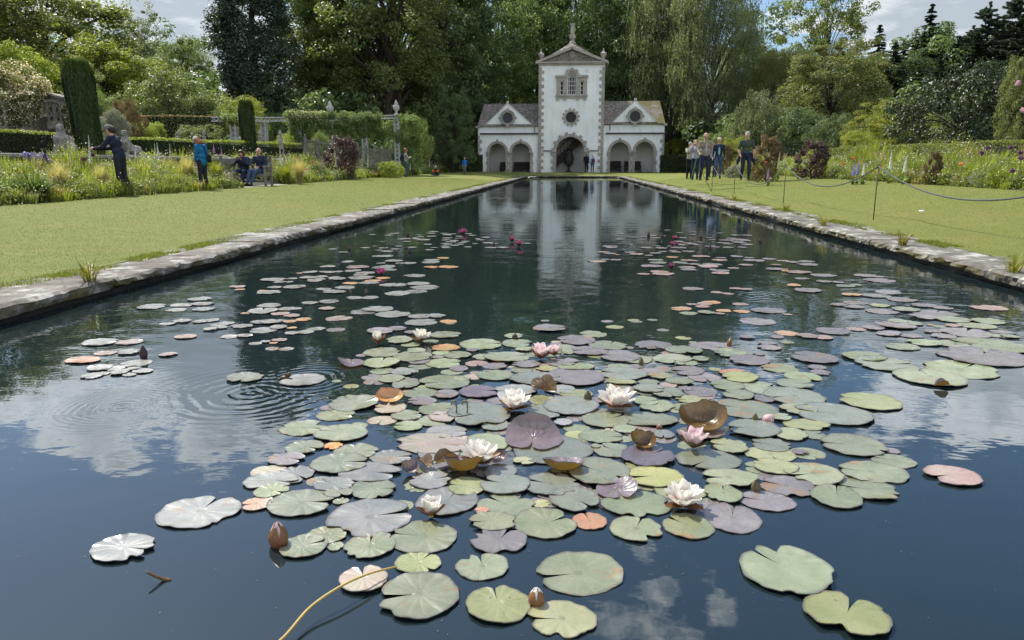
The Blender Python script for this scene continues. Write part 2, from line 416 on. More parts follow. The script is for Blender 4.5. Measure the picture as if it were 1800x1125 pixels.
# grass blades on the nearer lawn, tufts leaning over the stones ------
def blades(n, xr, yr, hmin, hmax, dens=None, width=.006, seed=1):
    g = np.random.default_rng(seed); V = []; 
    x = g.uniform(*xr, n); y = yr[0] + (yr[1]-yr[0])*g.uniform(0, 1, n)**2.2
    if dens is not None:
        k = dens(x, y, g); x, y = x[k], y[k]
    z = np.array([Z(a, b) for a, b in zip(x, y)]); n = len(x)
    h = g.uniform(hmin, hmax, n); a = g.uniform(0, 6.283, n); ln = g.uniform(.1, .7, n)*h; w = width*(1+y*.06)
    b = g.uniform(0, 6.283, n)
    P = np.stack([x, y, z], 1); wv = np.stack([np.cos(b)*w, np.sin(b)*w, 0*w], 1); tip = P + np.stack([np.cos(a)*ln, np.sin(a)*ln, h], 1)
    V = np.stack([P-wv, P+wv, tip], 1).reshape(-1, 3); Q = np.arange(len(V)).reshape(-1, 3)
    return V, Q, g.uniform(0, 1, n)
gleaf = leafmat('grass_blade', (.11,.142,.027), (.185,.205,.048), .4, .6, .1, 1.3)
parts = []
parts.append(blades(260000, (-11.3, -4.4), (2.5, 44), .004, .013, None, .0032, 1))
parts.append(blades(130000, (4.4, 9.9), (4, 44), .004, .013, None, .0032, 2))
nz = lambda x, y, g: np.array([mnoise.noise(Vector((b*1.3, a*2, 3))) > .0 for a, b in zip(x, y)])
parts.append(blades(34000, (-4.44, -4.18), (2, 60), .010, .035, nz, .004, 3))
parts.append(blades(34000, (4.17, 4.44), (4, 60), .010, .04, nz, .004, 4))
off = 0; VV, QQ, TT = [], [], []
for V_, Q_, T_ in parts: VV.append(V_); QQ.append(Q_+off); TT.append(T_); off += len(V_)
tag(link('grass', npmesh('grass', np.concatenate(VV), np.concatenate(QQ), gleaf, np.concatenate(TT))),
    'short sunlit grass blades over the lawns and along the stone edging', 'grass', kind='stuff')
# ================================================================== the tower house at the pool's end
BY = 74.0
def bc(cx, cy, Y=BY):                                     # measured on the facade plane
    p = at(820+cx/3.7514, 20+cy/3.75, Y); return (p.x, p.z)
def plaster_mat():
    t = NT('lime_plaster'); v = t.coord(); mp = t.t.nodes.new('ShaderNodeMapping'); t.t.links.new(v, mp.inputs[0]); mp.inputs[3].default_value = (1, 1, .16)
    c = t.mix(t.ramp(t.noise(v, .55, 5), .35, .65), (.80,.82,.80), (.68,.71,.69)); c = t.mix(t.ramp(t.noise(mp.outputs[0], 2.6, 6, .7), .52, .74, 0, .5), c, (.42,.43,.38))
    c = t.mix(t.ramp(t.noise(v, 1.3, 7, .7), .58, .74, 0, .6), c, (.36,.38,.34)); c = t.mix(t.ramp(t.noise(v, 7, 5, .7), .6, .75, 0, .3), c, (.45,.45,.40))
    return t.done(t.bsdf(c, .9, .2, t.bump(t.noise(v, 14, 5), .3, .02)))
plaster = plaster_mat()
plaster_in = mat('inner_plaster', (.72,.72,.69), (.62,.62,.59), .9, .6, .2)
bstone = mat('dressed_stone', (.37,.335,.285), (.27,.25,.22), .85, 1.6, .25, bump=.4, bscale=9, bdist=.02, stain=((.20,.19,.17), 2.6, .56, .72))
carved = mat('carved_stone', (.33,.30,.24), (.16,.15,.13), .9, 7, .2, bump=1, bscale=6, bdist=.12)
darkband = mat('dark_band', (.05,.05,.055), (.08,.08,.08), .8, 3)
glass = mat('window_glass', (.012,.014,.016), (.02,.024,.028), .2, 3, .12)
glazing = mat('glazing_bar', (.62,.63,.60), (.5,.5,.48), .6, 5)
darkwood = mat('dark_timber', (.028,.022,.017), (.045,.035,.026), .7, 6)
shade_m = mat('paving_inside', (.16,.15,.13), (.11,.10,.09), .9, 3)
def tile_mat(name, c1, c2, moss=None):
    t = NT(name); v = t.coord()
    br = t.t.nodes.new('ShaderNodeTexBrick'); mp = t.t.nodes.new('ShaderNodeMapping'); t.t.links.new(v, mp.inputs[0]); mp.inputs[3].default_value = (1, 1, 1)
    sp = t.t.nodes.new('ShaderNodeSeparateXYZ'); t.t.links.new(v, sp.inputs[0]); cb = t.t.nodes.new('ShaderNodeCombineXYZ')
    t.set(cb, 0, t.math('ADD', sp.outputs[0], t.math('MULTIPLY', t.noise(v, 3.2, 3), .22))); t.set(cb, 1, t.math('ADD', t.math('MULTIPLY', sp.outputs[2], 1.0), t.math('MULTIPLY', t.noise(v, 1.5, 2), .08)))
    t.t.links.new(cb.outputs[0], br.inputs['Vector']); br.inputs['Scale'].default_value = 1; br.inputs['Brick Width'].default_value = .26; br.inputs['Row Height'].default_value = .12; br.inputs['Mortar Size'].default_value = .014
    br.inputs['Color1'].default_value = (*c1, 1); br.inputs['Color2'].default_value = (*c2, 1); br.inputs['Mortar'].default_value = (.02,.018,.016, 1); br.inputs['Bias'].default_value = -.1
    col = t.mix(t.ramp(t.noise(v, 5, 4), .5, .7, 0, .7), br.outputs[0], (.45,.42,.38))
    if moss: col = t.mix(t.ramp(t.noise(v, .8, 5, .6), .40, .56), col, moss)
    return t.done(t.bsdf(col, .8, .3, t.bump(br.outputs[1], .8, .05)))
roof_m = tile_mat('stone_tiles', (.27,.235,.20), (.15,.13,.115))
roof_mossy = tile_mat('mossy_tiles', (.24,.21,.18), (.14,.12,.105), (.12,.105,.035))

house = empty('tower_house', (bc(684,1058)[0], BY, Z(0, BY)-.02), 0,
    'white tower house with stone trim and low arched wings beyond the pool', 'house')
H0 = Vector(house.location)
def hb(mb, name, m, parent=house, smooth=False):           # build in world coordinates, then hang under the house
    o = mb.build(name, m, None, smooth); o.parent = parent; o.location = Vector((0,0,0)) - (H0 if parent is house else Vector((0,0,0))); return o
def hs(name, outline, holes, y, depth, m, parent=house):
    o = shape2d(name, outline, holes, depth, m); o.parent = parent; o.location = Vector((0, y, 0)) - (H0 if parent is house else Vector((0,0,0))); return o
zb = Z(0, BY)-.03
X = lambda cx: bc(cx, 1058)[0]
Zc = lambda cy: bc(684, cy)[1]
sc = X(585)-X(584)                                          # metres per crop unit
# --- tower front with arch notch
tl, tr = X(474), X(895); ttop = Zc(350)
acx = X(681); ar = (X(772)-X(590))/2; asp = Zc(828)-ar
tower_out = [(tl, zb), (acx-ar, zb)] + [(acx-ar, asp)] + arc(acx, asp, ar, 180, 0, 22)[1:-1] + [(acx+ar, asp), (acx+ar, zb), (tr, zb), (tr, ttop), (tl, ttop)]
wz0, wz1 = Zc(551), Zc(425)
vx0, vx1 = X(657), X(715); vr = (vx1-vx0)/2; vz = Zc(398)-vr
venet = [(vx0, wz0), (vx1, wz0), (vx1, vz)] + arc((vx0+vx1)/2, vz, vr, 0, 180, 12)[1:-1] + [(vx0, vz)]
side1 = [(X(609), wz0), (X(633), wz0), (X(633), Zc(460)), (X(609), Zc(460))]
side2 = [(X(739), wz0), (X(763), wz0), (X(763), Zc(460)), (X(739), Zc(460))]
rc = (X(683), Zc(698)); rr_ = 34*sc
hs('tower_wall', tower_out, [venet, side1, side2, arc(rc[0], rc[1], rr_, 0, 345, 23)], BY, .55, plaster)
TD = 6.3                                                     # tower depth
mb = MB(); th = (ttop+zb)/2; hh = ttop-zb
mb.box((tl+.27, BY+.55+TD/2, th), (.54, TD, hh)); mb.box((tr-.27, BY+.55+TD/2, th), (.54, TD, hh)); mb.box(((tl+tr)/2, BY+.55+TD+.27, th), (tr-tl, .54, hh))
mb.box(((tl+tr)/2, BY+.57+TD/2, Zc(800)+.5), (tr-tl-1.2, TD-.1, .25))
hb(mb, 'tower_wall', plaster)
mb = MB(); mb.box(((tl+tr)/2, BY+3.4, (zb+Zc(800))/2), (tr-tl-1.1, .2, Zc(800)-zb)); hb(mb, 'inner_wall', plaster_in)
# paving under it all
mb = MB(); mb.box(((X(75)+X(1298))/2, BY+3.2, zb-.02), (X(1298)-X(75), 7.2, .1)); hb(mb, 'floor', shade_m)
# quoins
rq = random.Random(5)
def quoins(xa, dirn, z0, z1, n, w1, w2, mb):
    h = (z1-z0)/n
    for i in range(n):
        w = w1 if i % 2 else w2
        mb.box((xa+dirn*(w/2-.04), BY-.01, z0+h*(i+.5)), (w, .12, h*.93 if i % 2 else h*.97), bevel=.015)
mb = MB(); quoins(tl, 1, zb, Zc(365), 31, 36*sc, 20*sc, mb); hb(mb, 'quoins', bstone); mb = MB(); quoins(tr, -1, zb, Zc(365), 31, 34*sc, 18*sc, mb); hb(mb, 'quoins', bstone)
# cornice and pediment
pl, pr, pz = X(455), X(912), Zc(350); apx, apz = X(684), Zc(238)
mb = MB(); mb.box(((pl+pr)/2, BY+.1, pz+.16), (pr-pl, .9, .16), bevel=.03); mb.box(((pl+pr)/2, BY+.13, pz+.02), (pr-pl-.35, .75, .14), bevel=.02)
mb.box(((pl+pr)/2, BY+.55+TD+.25, pz+.16), (pr-pl, .9, .16))
for sx in (pl+.1, pr-.1): mb.box((sx, BY+3.4, pz+.16), (.5, 6.3, .16))
hb(mb, 'cornice', bstone)
hs('pediment', [(pl+.35, pz+.24), (pr-.35, pz+.24), (apx, apz-.28)], [], BY+.05, .3, carved)
mb = MB()
for sx, ex in ((pl, apx), (pr, apx)):
    a = Vector((sx, 0, pz+.24)); b = Vector((apx, 0, apz)); L = (b-a).length; ang = math.atan2(b.z-a.z, b.x-a.x)
    c = (a+b)/2; mb.box((c.x, BY+.0, c.z-.06), (L+.05, .75, .24), ry=-ang)
hb(mb, 'raking_cornice', bstone)
mb = MB(); rg = random.Random(4)                            # carved foliage in the pediment
for i in range(150):
    u = rg.uniform(-1, 1)*.78; v = rg.uniform(0, 1)*(1-abs(u))*.72
    mb.ball((apx+u*(pr-pl)/2, BY+.03, pz+.32+v*(apz-pz-.4)), rg.uniform(.05, .13), 1, (1, .6, 1))
mb.ball((apx, BY+.0, pz+.85), .42, 2, (.8, .35, 1))
hb(mb, 'carved_panel', carved)
# pyramid roof behind
rz0 = pz+.26; rap = Zc(200); ry0, ry1 = BY+.35, BY+6.9; cyy = (ry0+ry1)/2; rap += (rap-CH)*((cyy-BY)/BY)
mb = MB(); x0, x1 = pl+.25, pr-.25; A = (apx, cyy, rap)
mb.quad((x0, ry0, rz0), (x1, ry0, rz0), A); mb.quad((x1, ry0, rz0), (x1, ry1, rz0), A); mb.quad((x1, ry1, rz0), (x0, ry1, rz0), A); mb.quad((x0, ry1, rz0), (x0, ry0, rz0), A)
mb.quad((x0, ry1, rz0), (x1, ry1, rz0), (x1, ry0, rz0), (x0, ry0, rz0))
mb.prism([(apx-1.7, ry0-.25, apz-1.15), (apx+1.7, ry0-.25, apz-1.15), (apx, ry0-.25, apz-.05)], (0, 2.6, 0))
hb(mb, 'roof', roof_m)
# finials
def finial(mb, x, y, z, s):
    mb.lathe([(.30*s,0),(.30*s,.16*s),(.14*s,.24*s),(.12*s,.40*s),(.22*s,.55*s),(.36*s,.85*s),(.40*s,1.02*s),(.30*s,1.10*s),(.15*s,1.2*s),(.06*s,1.42*s),(.10*s,1.5*s),(.02*s,1.64*s)], (x, y, z), 14)
for xx in (X(486), X(886)):
    mb = MB(); finial(mb, xx, BY+.15, pz+.24, .78*(Zc(235)-Zc(325))/1.28); hb(mb, 'finial', bstone, smooth=False)
mb = MB(); tz = rap-.25
k = cyy/BY; mb.lathe([(.34,0),(.34,.18),(.2,.28),(.2,.45),(.33,.6),(.3,.85),(.24,.95)], (apx, cyy, tz), 4); hgt = (Zc(88)-CH)*k+CH-tz
mb.box((apx, cyy, tz+(hgt+.85)/2), (.36, .36, hgt-.85)); mb.box((apx, cyy, tz+hgt+.03), (.46, .46, .12)); hb(mb, 'roof_pillar', bstone)
# venetian window
fr = MB(); yy = BY-.05
def bar(mb, cx0, cx1, cy0, cy1, d=.16, y=None):
    xa, xb, za, zc = X(cx0), X(cx1), Zc(cy1), Zc(cy0); mb.box(((xa+xb)/2, (yy if y is None else y), (za+zc)/2), (xb-xa, d, zc-za), bevel=.01)
for a, b in ((589,609),(633,657),(715,739),(763,784)): bar(fr, a, b, 437, 551)
bar(fr, 580, 657, 421, 437, .3); bar(fr, 715, 791, 421, 437, .3); bar(fr, 609, 633, 437, 460); bar(fr, 739, 763, 437, 460)
bar(fr, 583, 790, 551, 561, .3); bar(fr, 588, 785, 561, 573, .2)
for a in (588, 634, 718, 765): bar(fr, a, a+14, 573, 587, .22)
win = hb(fr, 'window', bstone)
mb = MB(); vcx = (vx0+vx1)/2                                  # rusticated arch blocks
for i in range(9):
    a = R(8+164*i/8); big = (i % 2 == 0); ro = vr+(24 if big else 17)*sc
    mb.box((vcx+math.cos(a)*(vr+ro)/2, BY-.07, vz+math.sin(a)*(vr+ro)/2), (ro-vr, .16+.05*big, (17 if big else 13)*sc), ry=-a, bevel=.01)
hb(mb, 'arch_stones', bstone, win)
gm = MB(); gy = BY+.12
for a, b in ((657,715),): 
    for i in range(1, 4): xx = X(a+(b-a)*i/4); gm.box((xx, gy, (wz0+vz+(vr*.55))/2), (.042, .06, vz-wz0+vr*.5))
    for zc_ in (460, 489, 520, 432): gm.box((vcx, gy+.003, Zc(zc_)), (vx1-vx0, .05, .042))
    for dx in (vx0+.04, vx1-.04): gm.box((dx, gy, (wz0+vz)/2), (.09, .09, vz-wz0))
    gm.box((vcx, gy-.004, wz0+.04), (vx1-vx0, .09, .09))
    for ang in (35, 65, 90, 115, 145): gm.box((vcx+math.cos(R(ang))*vr*.7, gy+.006, vz+math.sin(R(ang))*vr*.7), (vr*.6, .05, .045), ry=-R(ang))
    gm.tube([(x_, gy, z_) for x_, z_ in arc(vcx, vz, vr-.04, 0, 180, 14)], .05, 6); gm.tube([(x_, gy, z_) for x_, z_ in arc(vcx, vz, vr*.42, 0, 180, 10)], .03, 5)
for a, b in ((609,633),(739,763)):
    for dx in (X(a)+.035, X(b)-.035): gm.box((dx, gy, (wz0+Zc(460))/2), (.07, .09, Zc(460)-wz0))
    for zc_ in (490, 520): gm.box((X((a+b)/2), gy+.003, Zc(zc_)), (X(b)-X(a), .06, .06))
    for zz in (wz0+.035, Zc(460)-.035): gm.box((X((a+b)/2), gy-.004, zz), (X(b)-X(a), .07, .07))
hb(gm, 'glazing_bars', glazing, win)
pm = MB(); pm.box((vcx, BY+.22, (wz0+vz+vr)/2), (vx1-vx0+.05, .03, vz+vr-wz0)); 
for a, b in ((609,633),(739,763)): pm.box((X((a+b)/2), BY+.22, (wz0+Zc(460))/2), (X(b)-X(a)+.05, .03, Zc(460)-wz0))
hb(pm, 'pane', glass, win)
# round window with scalloped stones
def ring(mb, c, ri, ro, n, y, d, alt=0, seg=1, gap=.96):
    for i in range(n):
        a0, a1 = 2*math.pi*(i)/n, 2*math.pi*(i+gap)/n; r2 = ro+(alt if i % 2 == 0 else 0)
        ps = []
        for k in range(seg+1): a = a0+(a1-a0)*k/seg; ps.append((c[0]+ri*math.cos(a), y, c[1]+ri*math.sin(a)))
        for k in range(seg, -1, -1): a = a0+(a1-a0)*k/seg; ps.append((c[0]+r2*math.cos(a), y, c[1]+r2*math.sin(a)))
        mb.prism(ps, (0, d, 0))
def roundwin(c, r, ri, ro, n, alt, keys=False, gm_=glass):
    w = MB(); ring(w, c, r, ro, n, BY-.09, .3, alt, 2, .97 if n < 30 else 1.0)
    if keys:
        for dx, dz in ((0, 1), (0, -1), (1, 0), (-1, 0)):
            w.box((c[0]+dx*(ro+.02), BY-.08, c[1]+dz*(ro+.04)), (.34 if dx else .3, .2, .3 if dz else .2))
        w.tube([(x_, BY-.1, z_) for x_, z_ in arc(c[0], c[1], ro+.03, 0, 180, 16)], .07, 6)
    o = hb(w, 'round_window', bstone)
    p = MB(); p.lathe([(r+.03, 0), (r+.03, .03)], (0, 0, 0), 24); po = p.build('pane', gm_, o); po.rotation_euler = (math.pi/2, 0, 0); po.location = (c[0], BY+.18, c[1])
    q = MB()
    for i in range(-2, 3):
        hgt = 2*math.sqrt(max(.01, r*r-(i*r/2.6)**2)); q.box((c[0]+i*r/2.6, BY+.12, c[1]), (.022, .04, hgt)); q.box((c[0], BY+.124, c[1]+i*r/2.6), (hgt, .035, .02))
    hb(q, 'glazing_bars', mat('lead', (.05,.055,.06), (.035,.035,.04), .5, 5), o)
roundwin(rc, rr_, rr_, 46*sc, 24, 12*sc)
# arch surround, alternating blocks
mb = MB(); nb = 15
for i in range(nb):
    a = R(6+168*i/(nb-1)); big = i % 2 == 0; ro = ar+(32 if big else 19)*sc; w_ = ar*R(168/(nb-1))*1.02
    mb.box((acx+math.cos(a)*(ar+ro)/2, BY-.05-.02*big, asp+math.sin(a)*(ar+ro)/2), (ro-ar, .22, w_*.97), ry=-a, bevel=.015)
for sx in (-1, 1):
    nn = 6; h = (asp-.12-zb)/nn
    for i in range(nn):
        w = (33 if i % 2 else 19)*sc; mb.box((acx+sx*(ar+w/2), BY-.06, zb+h*(i+.5)), (w, .24, h*.95), bevel=.015)
    w = 36*sc; mb.box((acx+sx*(ar+w/2-.02), BY-.08, asp-.03), (w+.04, .32, .16), bevel=.02)
hb(mb, 'arch_surround', bstone)
mb = MB(); bz = Zc(919)
mb.box(((tl+.35+acx-ar-36*sc)/2, BY-.04, bz), (acx-ar-36*sc-tl-.35, .1, .09)); mb.box(((acx+ar+36*sc+tr-.35)/2, BY-.04, bz), (tr-.35-acx-ar-36*sc, .1, .09)); hb(mb, 'string_course', darkband)
# stair rising behind the arch
mb = MB(); p0 = (X(560), Zc(1035)); p1 = (X(770), Zc(815))
ang = math.atan2(p1[1]-p0[1], p1[0]-p0[0]); L = math.dist(p0, p1)
mb.box(((p0[0]+p1[0])/2, BY+2.6, (p0[1]+p1[1])/2), (L, 1.2, .42), ry=-ang)
for i in range(12):
    f = (i+.5)/12; mb.box((p0[0]+(p1[0]-p0[0])*f-.12, BY+2.6, p0[1]+(p1[1]-p0[1])*f+.25), (L/13, 1.16, .22))
mb.box(((p0[0]+p1[0])/2-.62, BY+2.0, (p0[1]+p1[1])/2+.62), (L, .07, .1), ry=-ang)
for i in range(9): f = (i+.5)/9; mb.box((p0[0]+(p1[0]-p0[0])*f-.38, BY+2.0, p0[1]+(p1[1]-p0[1])*f+.45), (.05, .05, .8))
hb(mb, 'stair', darkwood)
# --- wings
def wing(side):
    if side < 0: xa, xb = X(77), tl; apex = (X(272), Zc(603)); gL, gR = X(108), X(447); eave = Zc(762); ridge = Zc(612); rx_out, slope_out = X(97), X(77); arches = ((150,257,935,870),(297,417,932,868)); band = (90, 470); rm = (roof_m, roof_m)
    else: xa, xb = tr, X(1296); apex = (X(1100), Zc(588)); gL, gR = X(938), X(1264); eave = Zc(750); ridge = Zc(600); rx_out, slope_out = X(1278), X(1298); arches = ((945,1069,930,862),(1109,1230,928,860)); band = (912, 1303); rm = (roof_m, roof_mossy)
    pts = [(xa, zb)]; pil = []
    for a, b, sp_, tp in arches:
        x0, x1 = X(a), X(b); r = (x1-x0)/2; zs = Zc(tp)-r; cx = (x0+x1)/2
        pts += [(x0, zb), (x0, zs)] + arc(cx, zs, r, 180, 0, 16)[1:-1] + [(x1, zs), (x1, zb)]; pil.append((x0, x1, cx, zs, r))
    pts += [(xb, zb), (xb, eave), (gR, eave), apex, (gL, eave), (xa, eave)] if side < 0 else [(xb, zb), (xb, eave), (gR, eave), apex, (gL, eave), (xa, eave)]
    hs('wing_wall', pts, [], BY+.18, .42, plaster)
    D = 5.0; mb = MB()
    xo = xa+.2 if side < 0 else xb-.2
    mb.box((xo, BY+.6+D/2, (zb+eave)/2), (.4, D, eave-zb)); mb.box(((xa+xb)/2, BY+.6+D, (zb+eave)/2), (xb-xa, .4, eave-zb)); hb(mb, 'wing_wall', plaster)
    mb = MB(); mb.box(((xa+xb)/2, BY+3.2, (zb+eave)/2), (xb-xa-.5, .15, eave-zb-.1)); mb.box(((xa+xb)/2, BY+1.95, eave-.5), (xb-xa-.5, 2.4, .1)); hb(mb, 'inner_wall', plaster_in)
    # arch mouldings and piers
    mb = MB()
    for x0, x1, cx, zs, r in pil:
        n = 13
        for i in range(n):
            a = R(180*(i+.5)/n); mb.box((cx+math.cos(a)*(r+.11), BY+.16, zs+math.sin(a)*(r+.11)), (.26, .16, (r+.1)*math.pi/n*.98), ry=-a)
        mb.box((cx, BY+.1, zs+r+.24), (.2, .26, .34), bevel=.02)
        for xx, sg in ((x0, -1), (x1, 1)):
            mb.box((xx+sg*.12, BY+.17, zs-.02), (.42, .26, .14), bevel=.02)
            nn = 5; h = (zs-.1-zb)/nn
            for i in range(nn): mb.box((xx+sg*(.13 if i % 2 else .17), BY+.2, zb+h*(i+.5)), (.26 if i % 2 else .34, .14, h*.97), bevel=.01)
    hb(mb, 'arch_surround', bstone)
    mb = MB(); mb.box((X((band[0]+band[1])/2), BY+.11, Zc(805)), (X(band[1])-X(band[0]), .16, .15)); hb(mb, 'string_course', darkband)
    mb = MB(); xo = xa if side < 0 else xb; dn = 1 if side < 0 else -1
    nq = 9; z0, z1 = Zc(1058), Zc(815); h = (z1-z0)/nq
    for i in range(nq):
        w = .42 if i % 2 else .2; mb.box((xo+dn*(w/2-.03), BY+.17, z0+h*(i+.5)), (w, .1, h*.9 if i % 2 else h*.9), bevel=.01)
    hb(mb, 'quoins', mat('grey_quoin', (.33,.33,.32), (.25,.25,.24), .85, 4))
    # roof: main ridge along x, gable cross-roof to the front
    yr = BY+2.9; k = yr/BY; rzz = (ridge-CH)*k+CH; yb = BY+5.9; e2 = eave+.05; y0 = BY-.02
    xi = xb if side < 0 else xa
    for half, m in ((0, rm[0]), (1, rm[1])):
        mb = MB()
        if side < 0: xs_ = (slope_out, apex[0]) if half == 0 else (apex[0], xi)
        else: xs_ = (xi, apex[0]) if half == 0 else (apex[0], slope_out)
        ra = rx_out if xs_[0] == slope_out and side < 0 else xs_[0]; rb = rx_out if xs_[1] == slope_out and side > 0 else xs_[1]
        a, b = xs_
        up = lambda p: (p[0], p[1], p[2]+.09)
        P = [(a, y0, e2), (b, y0, e2), (rb, yr, rzz), (ra, yr, rzz)]
        mb.quad(*[up(p) for p in P]); mb.quad(*P[::-1]); mb.quad(P[0], P[1], up(P[1]), up(P[0]))
        Qb = [(a, yb, e2), (b, yb, e2), (rb, yr, rzz), (ra, yr, rzz)]; mb.quad(*[up(p) for p in Qb])
        # gable slope belonging to this half
        gx_ = gL if half == 0 else gR; az = apex[1]-.06; ez = eave-.04
        f = lambda y, dz: [(gx_+(-.10 if half == 0 else .10), y, ez+dz-.05), (apex[0], y, az+dz)]
        p1_, p2_ = f(BY+.22, .07); p3_, p4_ = f(BY+2.8, .07)
        mb.quad(p1_, p2_, p4_, p3_)
        hb(mb, 'roof', m)
    mb = MB()                                                 # white verge on the gable face
    for gx_ in (gL, gR):
        a = Vector((gx_, 0, eave)); b = Vector((apex[0], 0, apex[1])); L = (b-a).length; c = (a+b)/2; ang = math.atan2(b.z-a.z, b.x-a.x)
        mb.box((c.x, BY+.2, c.z+.02), (L+.1, .12, .09), ry=-ang)
    mb.box((apex[0], BY+.2, apex[1]+.1), (.22, .2, .22)); hb(mb, 'gable_coping', mat('pale_coping', (.5,.5,.46), (.4,.4,.37), .9, 4))
    mb = MB(); mb.box((xo-.05*side*-1, BY+.2, eave+.02), (.35, .5, .2), bevel=.02); mb.box(((gR if side < 0 else gL), BY+.14, eave-.25), (.16, .12, .5)); hb(mb, 'kneeler', bstone)
    c = (apex[0], Zc(700 if side < 0 else 694)); roundwin(c, 34*sc, 0, 46*sc, 32, 0, True, mat('blue_glass', (.02,.03,.045), (.012,.016,.022), .2, 3, .2))
wing(-1); wing(1)
# furniture under the arches
def settle(cx0, cx1, cy0, label, dy=2.4):
    x0, x1 = X(cx0), X(cx1); zt = Zc(cy0); w = x1-x0
    o = empty('wooden_settle', ((x0+x1)/2, BY+dy, zb+.03), 0, label, 'bench', 'dark settles under the arches')
    h = zt-zb
    b = MB(); b.box((0, .22, h*.72), (w, .05, h*.5), bevel=.01); b.box((0, .215, h*.99), (w+.04, .08, .07)); b.build('backrest', darkwood, o)
    b = MB(); b.box((0, -.05, .42), (w, .5, .06), bevel=.01); b.build('seat', darkwood, o)
    b = MB(); b.box((0, -.27, .3), (w-.1, .03, .2)); b.build('apron', darkwood, o)
    for sx in (-1, 1):
        b = MB(); b.box((sx*(w/2-.04), -.02, .31), (.07, .52, .62)); b.box((sx*(w/2-.04), -.04, .64), (.08, .56, .05)); b.build('arm', darkwood, o)
settle(206, 256, 996, 'short dark settle under the outermost arch of the left wing')
settle(300, 418, 996, 'long dark settle under the left wing arch beside the tower')
settle(946, 1028, 990, 'dark settle under the right wing arch beside the tower')
settle(1050, 1163, 990, 'dark settle behind the middle pier of the right wing')
u = empty('garden_urn', (X(673), BY+2.0, zb+.03), 0, 'dark stone urn on a stem inside the central archway', 'urn')
b = MB(); b.lathe([(.3,0),(.3,.1),(.14,.18),(.10,.5),(.18,.62)], (0,0,0), 16); b.build('pedestal', mat('dark_urn', (.035,.035,.037), (.055,.055,.055), .7, 5), u, True)
b = MB(); b.lathe([(.18,.6),(.38,.85),(.52,1.2),(.48,1.5),(.36,1.7),(.42,1.78),(.30,1.86),(.34,2.0),(.2,2.2),(.05,2.3)], (0,0,0), 16); b.build('bowl', MATS['dark_urn'], u, True)
